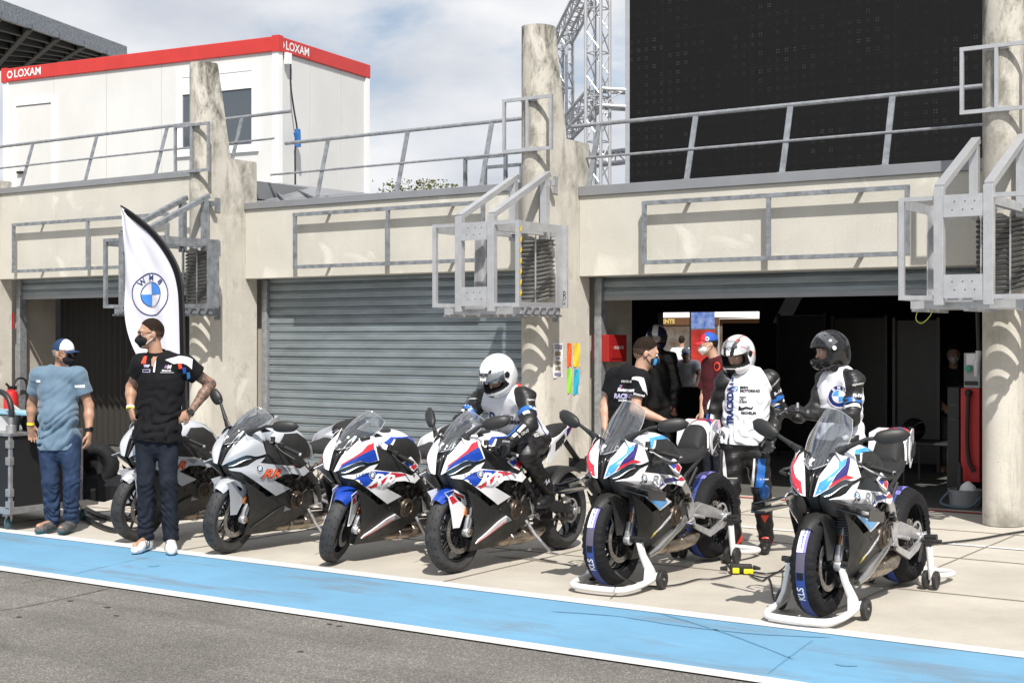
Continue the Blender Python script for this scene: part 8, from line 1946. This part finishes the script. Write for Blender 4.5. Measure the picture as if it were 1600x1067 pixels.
# ---- cables and power strip
M_cab_ = pm('cable_rubber', (.02, .02, .022), .5)
def cable(pts, lab, r=.006, n=8, nm='cable'):
    P = [gnd(p[0], p[1], (p[2] if len(p) > 2 else .0))+V((0, 0, 0)) for p in pts]
    for p, q in zip(P, pts): p.z = max(r, q[2] if len(q) > 2 else r)
    o = MB().tube(spline(P, n), r, 6).obj(nm, M_cab_); tag(o, lab, 'cable', 'black cables lying on the concrete'); return o
cable([(1000, 915), (1030, 917), (1060, 914), (1090, 906), (1115, 905), (1143, 899)], 'thin cable running from the middle stand to the power strip')
cable([(962, 893, .2), (976, 904, .08), (1000, 915)], 'thin cable hanging from the tyre warmer of the middle winged motorcycle')
cable([(1170, 898), (1195, 903), (1210, 897), (1222, 890), (1230, 880, .12), (1238, 868, .3)], 'looped cable between the power strip and the right tyre warmer')
cable([(1172, 900), (1190, 908), (1200, 903), (1205, 913), (1208, 933), (1215, 945), (1222, 940), (1225, 925), (1230, 905, .15)], 'kinked cable lying left of the right front stand')
cable([(1165, 893), (1178, 895), (1200, 897), (1225, 893)], 'short straight cable right of the power strip', .007)
cable([(1120, 872), (1135, 880), (1143, 890), (1150, 893)], 'cable from the rear stand to the power strip')
cable([(1430, 854), (1450, 852), (1490, 848), (1530, 843), (1575, 835), (1640, 825)], 'thick black cable running across the apron to the right pillar', .009)
cable([(1395, 830, .2), (1410, 845, .05), (1425, 853), (1440, 853)], 'cable hanging from the rear tyre warmer of the right motorcycle')
p = gnd(1158, 895); t = thing('power_strip', p, 'black and yellow power strip lying on the concrete between the winged motorcycles', 'power strip', rz=.5)
MB().box((0, 0, .035), (.16, .07, .06)).obj('housing', M_bplas, t, bevel=.008); MB().box((.05, -.045, .02), (.07, .02, .035)).box((-.04, -.045, .025), (.05, .02, .04)).obj('yellow_guard', pm('yellow_plastic', (.70, .58, .02), .4), t, bevel=.006)
MB().tube([(-.10, 0, .035), (-.15, .01, .03)], [.02, .012], 8).tube([(.09, .02, .04), (.14, .03, .03)], [.018, .010], 8).obj('plug', M_black, t)
# ---- trolley at the left edge
def trolley():
    ld = V((-.05, 1, 0)).normalized(); M_case = pm('black_case_board', (.010, .010, .011), .55, var=.2); M_edge = pm('aluminium_edging', (.42, .42, .43), .35, .7, var=.2, vscale=12)
    z0, z1 = .18, .87; k = unp(16, 690, 12.6); x1 = k.x; y0 = k.y; x0 = x1-1.5; y1 = onX(126, 700, x1).y; y2 = onX(152, 700, x1).y
    t = thing('flight_case_trolley', (x1-.6, y0+.4, 0), 'black trolley case with aluminium edges on castors at the left edge', 'trolley')
    MB().bx(x0, x1, y0, y1, z0+.03, z1-.03).obj('case_body', M_case, t, world=True, smooth=False)
    mb = MB(); e = .022
    for (x, y) in ((x0, y0), (x1, y0), (x0, y1), (x1, y1)): mb.bx(x-e, x+e*.4, y-e*.4, y+e, z0+.031, z1-.031) if x == x0 else mb.bx(x-e, x+e*.4, y-e*.4, y+e, z0+.031, z1-.031)
    mb.obj('corner_edge', M_edge, t, world=True, smooth=False, bevel=.003)
    MB().bx(x0-.015, x1+.02, y0-.015, y1+.015, z1-.03, z1).bx(x0-.015, x1+.02, y0-.02, y2, z0-.03, z0+.03).obj('rim', M_edge, t, world=True, smooth=False, bevel=.003)
    for zz in (z1-.25, z0+.16, z0+.05, z1-.1): MB().bx(x1-.045, x1+.016, y0-.02, y0+.03, zz-.035, zz+.035).obj('latch', M_edge, t, world=True, smooth=False, bevel=.004)
    for (x, y) in ((x1-.12, y0+.06), (x0+.1, y0+.06), (x1-.1, y2-.1), (x0+.3, y2-.1)):
        w_ = MB().lathe([(.0, .018), (.045, .018), (.055, .01), (.055, -.01), (.045, -.018), (0, -.018)], (x, y, .056), (.3, 1, 0), 18).obj('castor_wheel', pm('castor_teal', (.02, .07, .09), .5), t, world=True); MB().bx(x-.035, x+.035, y-.03, y+.03, .12, .148).beam((x+.02, y-.025, .12), (x, y-.025, .05), .02, .006).beam((x+.02, y+.025, .12), (x, y+.025, .05), .02, .006).obj('castor_fork', M_edge, w_, world=True, smooth=False)
    # things on top: hose, blue lid tray, bags
    hx, hy = x1-.04, y0+.04
    MB().tube(spline([(hx, hy, z1+.14), (hx, hy, z1+.22), (hx-.05, hy, z1+.31), (hx-.16, hy, z1+.36), (hx-.4, hy, z1+.36)], 6), .026, 12).obj('hose', M_bplas, t, world=True)
    MB().lathe([(0, .16), (.022, .16), (.024, .07), (.045, .06), (.05, .0), (0, 0)], (hx, hy, z1), (0, 0, 1), 16).obj('hose_fitting', M_edge, t, world=True)
    b = MB().loft([[V((x1-.1+dx*w, y0+.5+dy*w, z)) for dx, dy in [(math.cos(q)*.33, math.sin(q)*.22) for q in [2*math.pi*k/16 for k in range(16)]]] for z, w in ((z1+.002, .9), (z1+.08, 1.0), (z1+.17, .8), (z1+.22, .35))]); o = b.obj('bag', pm('grey_black_bag', (.04, .04, .045), .8, var=.5), None); tag(o, 'dark soft bag lying on top of the black trolley', 'bag')
    o = MB().bx(x1-.72, x1+.10, y0+.10, y0+.34, z1+.15, z1+.185).obj('tray', pm('pale_blue_plastic', (.25, .45, .55), .4), None, bevel=.01); tag(o, 'pale blue flat tray lying on the trolley top behind the hose', 'tray')
    o = MB().loft([[V((x1-.42+dx*w, y0+.22+dy*w, z)) for dx, dy in [(math.cos(q)*.2, math.sin(q)*.14) for q in [2*math.pi*k/16 for k in range(16)]]] for z, w in ((z1+.002, .9), (z1+.14, 1.0))]).obj('box', pm('grey_plastic_tub', (.45, .46, .48), .5), None); tag(o, 'pale grey tub standing on the trolley under the blue tray', 'tub')
    # shelf beyond the case: wheel with warmer, cloth pile, white stand
    q_ = onX(146, 724, x1-.12); sx_, sy = q_.x, q_.y
    c = V((sx_+.02, sy, q_.z-.02)); n_ = 40; vs = []; prof = [(.10, -.07), (.15, -.085), (.20, -.075), (.225, -.03), (.225, .03), (.20, .075), (.15, .085), (.10, .07)]; m_ = len(prof); ax = V((.55, -.8, .1)).normalized(); xx, yy, _ = frame(ax)
    for k in range(n_):
        a = 2*math.pi*k/n_; e = .005*math.sin(k*2.1)
        for r, hh in prof: vs.append(c+(xx*math.cos(a)+yy*math.sin(a))*(r+e)+ax*hh)
    t2 = thing('wrapped_wheel', (sx_, sy, .21), 'spare wheel in black tyre warmer cloth on the shelf behind the man in blue', 'wheel')
    MB().add(vs, [(k*m_+i, ((k+1) % n_)*m_+i, ((k+1) % n_)*m_+(i+1) % m_, k*m_+(i+1) % m_) for k in range(n_) for i in range(m_)]).obj('cover', MP['cloth'], t2, world=True, ang=80)
    MB().lathe([(0, .02), (.11, .02), (.11, -.02), (0, -.02)], c, ax, 24).obj('rim', MP['rim'], t2, world=True)
    o = MB().loft([[V((sx_+.02+math.cos(q)*r*1.25*(1+.18*math.sin(q*5)), sy+.05+math.sin(q)*r*1.1, z+.03*math.sin(q*3+z*30)*r*4)) for q in [2*math.pi*k/22 for k in range(22)]] for z, r in ((.215, .26), (.30, .27), (.38, .2), (.43, .09))]).obj('cloth_pile', MP['cloth']); tag(o, 'black folded tyre warmer cloths piled on the trolley shelf', 'cloth')
    o = MB().loft([[V((sx_+.20+math.cos(q)*r*.6, sy+.02+math.sin(q)*r*1.2, z)) for q in [2*math.pi*k/16 for k in range(16)]] for z, r in ((.212, .10), (.27, .10), (.31, .05))]).obj('blue_cloth', MP['wband']); tag(o, 'bright blue strap end on the black cloth pile', 'cloth')
    q = lambda u, v, d: unp(u, v, d)
    o = MB().tube(spline([q(134, 706, 13.6), q(146, 702, 13.6), q(153, 712, 13.6), q(157, 735, 13.6), q(160, 755, 13.6), q(163, 768, 13.6)], 6), [.02]*26+[.03]*5, 10).tube(spline([q(147, 765, 13.6), q(153, 757, 13.6), q(158, 740, 13.6)], 5), .016, 8).obj('stand_arm', M_white); tag(o, 'white curved paddock stand arm leaning behind the black wrapped wheel', 'stand')
    for k, pts in enumerate((((130, 795), (150, 806), (175, 814), (205, 812)), ((128, 808), (150, 822), (180, 832), (215, 830)))):
        cable(pts, ('thick' if k else 'upper') + ' black hose on the ground behind the man in blue', .022, nm='hose')
trolley()
# ---- red pump cabinet and small things by the right pillar
def cabinet():
    a = onY(1501, 600, 14.75); b = onY(1526, 600, 14.75); x0, x1 = a.x, b.x+.03; y = 14.75
    zt = onY(1501, 551, y).z; zm = onY(1501, 606, y).z; zb = onY(1501, 752, y).z
    t = thing('supply_cabinet', ((x0+x1)/2, y, 0), 'tall red and grey supply cabinet with black hose beside the right pillar', 'cabinet')
    MB().bx(x0, x1, y, y+.35, zb, zm).obj('red_front', M_red, t, world=True, smooth=False, bevel=.006); MB().bx(x0+.03, x1, y+.01, y+.33, zm+.001, zt).obj('grey_top', pm('cabinet_grey', (.34, .36, .35), .5), t, world=True, smooth=False, bevel=.006)
    MB().bx(x0, x1, y+.05, y+.33, 0, zb-.002).obj('plinth', M_dark, t, world=True, smooth=False)
    MB().bx(x0+.06, x1-.02, y-.001, y+.009, zt-.13, zt-.01).obj('notice', M_bandw, t, world=True, smooth=False); MB().bx(x0+.04, x1-.02, y-.003, y+.009, zm+.03, zm+.07).obj('plate', M_black, t, world=True, smooth=False)
    p = onY(1513, 576, y-.02); MB().lathe([(0, .015), (.03, .015), (.035, 0)], p, (0, -1, 0), 16).obj('green_button', pm('button_green', (.04, .35, .22), .4), t, world=True)
    h0 = onY(1513, 614, y-.04); MB().tube(spline([h0, onY(1512, 640, y-.05), onY(1511, 690, y-.05), onY(1514, 720, y-.05), onY(1522, 737, y-.05)], 6), .022, 8).ball(h0, .04, 10).obj('hose', M_black, t, world=True)
    # hanging hose with metal coupling in front of the pillar edge
    t2 = thing('hanging_hose', onY(1527, 500, 13.9), 'black hose with clear coupling hanging down beside the right pillar', 'hose')
    P = lambda u, v: onY(u, v, 13.7)
    MB().tube(spline([P(1527, 488), P(1528, 520), P(1529, 548)], 4), .018, 8).obj('rubber_hose', M_black, t2, world=True); MB().tube([P(1529, 548), P(1529, 553), P(1526, 570), P(1526, 588)], [.03, .026, .03, .024], 12).obj('coupling', M_alu, t2, world=True)
    # black tall board left of it
    a = onY(1480, 640, 14.9).x; b = onY(1499, 640, 14.9).x; t3 = thing('equipment_rack', ((a+b)/2, 14.9, 0), 'black equipment rack just left of the red cabinet', 'rack')
    MB().bx(a, b, 14.9, 15.3, .05, 1.2).obj('rack_body', M_black, t3, world=True, smooth=False, bevel=.01); MB().bx(a+.02, b-.02, 14.893, 14.9, .85, .87).bx(a+.02, b-.02, 14.893, 14.9, 1.0, 1.02).obj('trim', pm('dark_metal', (.06, .06, .06), .4, .6), t3, world=True, smooth=False)
    p = gnd(1508, 790); t4 = thing('bucket', p, 'pale grey tub with a hose by the foot of the right pillar', 'bucket')
    MB().lathe([(0, 0), (.15, 0), (.165, .15), (.175, .17), (.16, .17), (.15, .02), (0, .02)], (0, 0, 0), (0, 0, 1), 24).obj('tub', pm('tub_grey', (.32, .33, .34), .5), t4)
    MB().tube(spline([(-.12, -.14, .15), (-.2, -.16, .05), (-.12, -.19, .012), (.1, -.2, .012), (.18, -.12, .10)], 5), .013, 8).obj('hose_loop', pm('blue_grey_hose', (.10, .14, .18), .5), t4)
    o = MB().loft([[V((p.x+.03+math.cos(q)*r, p.y+math.sin(q)*r*.8, z)) for q in [2*math.pi*k/9 for k in range(9)]] for z, r in ((.16, .09), (.21, .07), (.25, .02))]).obj('rag', M_bandw); tag(o, 'crumpled white and lilac rag on the grey tub', 'rag')
    o = MB().lathe([(0, 0), (.03, 0), (.03, .22), (.015, .25), (.015, .28), (0, .28)], (p.x-.06, p.y+.02, .16), (0, 0, 1), 16).obj('spray_can', M_black); tag(o, 'black spray can standing in the grey tub', 'can')
cabinet()
# helmet on the folding table
hp = onY(1428, 700, 16.6); t = thing('spare_helmet', (hp.x, 16.6, .50), 'black helmet lying on the low dark table in the garage', 'helmet')
S = SDF(*bounds([V((hp.x, 16.6, .63))], .2), .01); S.ell(V((hp.x, 16.6, .635)), (.13, .155, .135), (V((1, 0, 0)), V((0, 1, 0)), V((0, 0, 1))), 0); S.ell(V((hp.x-.03, 16.55, .57)), (.11, .12, .07), (V((1, 0, 0)), V((0, 1, 0)), V((0, 0, 1))), .03); sdfobj('shell', S, M_helk, t)
# ---- paddock behind the doorway
M_tent = pm('awning_white', (.72, .70, .66), .8)
def awning(u, d, w, lab, col, txt):
    o = unp(u, 530, d); o.z = 0; t = thing('awning', o, lab, 'awning', 'white awnings in the paddock'); 
    MB().add([V((-w, -1.5, 2.29)), V((w, -1.5, 2.29)), V((w, 1.5, 2.29)), V((-w, 1.5, 2.29)), V((0, 0, 3.2))], [(0, 1, 4), (1, 2, 4), (2, 3, 4), (3, 0, 4)]).obj('roof', M_tent, t, smooth=False, fix=False)
    MB().box((0, -1.5, 2.18), (2*w, .02, .20)).box((0, 1.5, 2.18), (2*w, .02, .20)).obj('valance', pm('valance_brown', (.12, .06, .03), .8), t, smooth=False)
    vs, fs = textpoly(txt, .16, bold=.05); flat2(vs, fs, (0, -1.512, 2.18), (1, 0, 0), (0, 0, 1), off=.002).obj('lettering', pm('ochre_letters', (.6, .45, .15), .7), t, fix=False)
    for x in (-w+.03, w-.03):
        for y in (-1.47, 1.47): MB().tube([(x, y, 0), (x, y, 2.3)], .025, 8).obj('leg', M_alu, t)
    MB().box((0, 1.52, 1.1), (2*w-.1, .02, 2.1)).obj('back_wall', pm('orange_brown_wall', (.42, .25, .16), .8, var=.8, vscale=3, col2=(.65, .62, .58)), t, smooth=False)
awning(1075, 40, 1.7, 'white awning with brown lettered valance behind the rear doorway on the left', 0, 'MOMENTS'); awning(1150, 43, 1.7, 'white awning with brown valance farther right behind the rear doorway', 0, 'THOMAS')
o = unp(1098, 530, 27); t = thing('paddock_flag', (o.x, o.y, 0), 'blue, white and red feather flag seen through the rear doorway', 'flag')
rr = MB().box((0, 0, 2.25), (.50, .01, .7)).obj('blue_white_cloth', pm('flag_white_blue', (.35, .45, .72), .7, var=.8, vscale=5, col2=(.03, .10, .45)), t, smooth=False); MB().box((0, 0, 1.40), (.50, .01, .95)).obj('red_cloth', pm('flag_red_grey', (.55, .05, .04), .7, var=.5, vscale=2), t, smooth=False)
MB().tube([(-.26, 0, 0), (-.26, 0, 3.0)], .02, 8).obj('pole', M_black, t)
for (u, d, lab, m) in ((1068, 29, 'small red and white scooter far in the paddock', M_red), (1150, 34, 'orange parked scooter far in the paddock', pm('scooter_orange', (.6, .2, .04), .4))):
    o = unp(u, 530, d); t = thing('parked_scooter', (o.x, o.y, 0), lab, 'scooter')
    for s in (-.6, .6): MB().lathe([(.16, .05), (.28, .06), (.30, 0), (.28, -.06), (.16, -.05)], (s, 0, .3), (0, 1, 0), 20, closed=True).obj('wheel', M_black, t)
    MB().loft([[V((s, math.cos(q)*w, z+math.sin(q)*hh)) for q in [2*math.pi*k/10 for k in range(10)]] for s, w, z, hh in ((-.7, .06, .75, .05), (-.3, .16, .68, .14), (.2, .18, .75, .18), (.55, .15, .85, .22), (.72, .05, .9, .08))]).obj('body', m, t); MB().loft([[V((s, math.cos(q)*w, .86+math.sin(q)*.05)) for q in [2*math.pi*k/8 for k in range(8)]] for s, w in ((-.65, .08), (-.2, .14), (.1, .06))]).obj('seat', M_black, t); MB().tube([(.55, -.3, 1.0), (.5, 0, 1.05), (.55, .3, 1.0)], .02, 8).tube([(.5, 0, 1.0), (.6, 0, .35)], .03, 8).obj('handlebar', M_black, t)
o = unp(1200, 530, 50); t = thing('paddock_building', (o.x, o.y, 0), 'grey concrete building beyond the paddock seen at the top of the rear doorway', 'building')
MB().box((0, 0, 2.5), (9, 4, 5)).obj('wall', M_wall, t, smooth=False); MB().box((-1.5, -2.01, 1.2), (1.6, .04, 2.2)).obj('door', M_dark, t, smooth=False)
# dark low counters between garage and doorway
for (u0, u1, y, z1, lab) in ((1046, 1130, 19.0, .98, 'black covered counter in front of the bright rear doorway'), (1128, 1225, 20.3, 1.95, 'tall black partition board in front of the bright rear doorway')):
    a = onY(u0, 600, y).x; b = onY(u1, 600, y).x; t = thing('covered_counter', ((a+b)/2, y, 0), lab, 'counter'); MB().bx(a, b, y, y+.5, 0, z1).obj('cover', M_curt, t, world=True, smooth=False, bevel=.02)
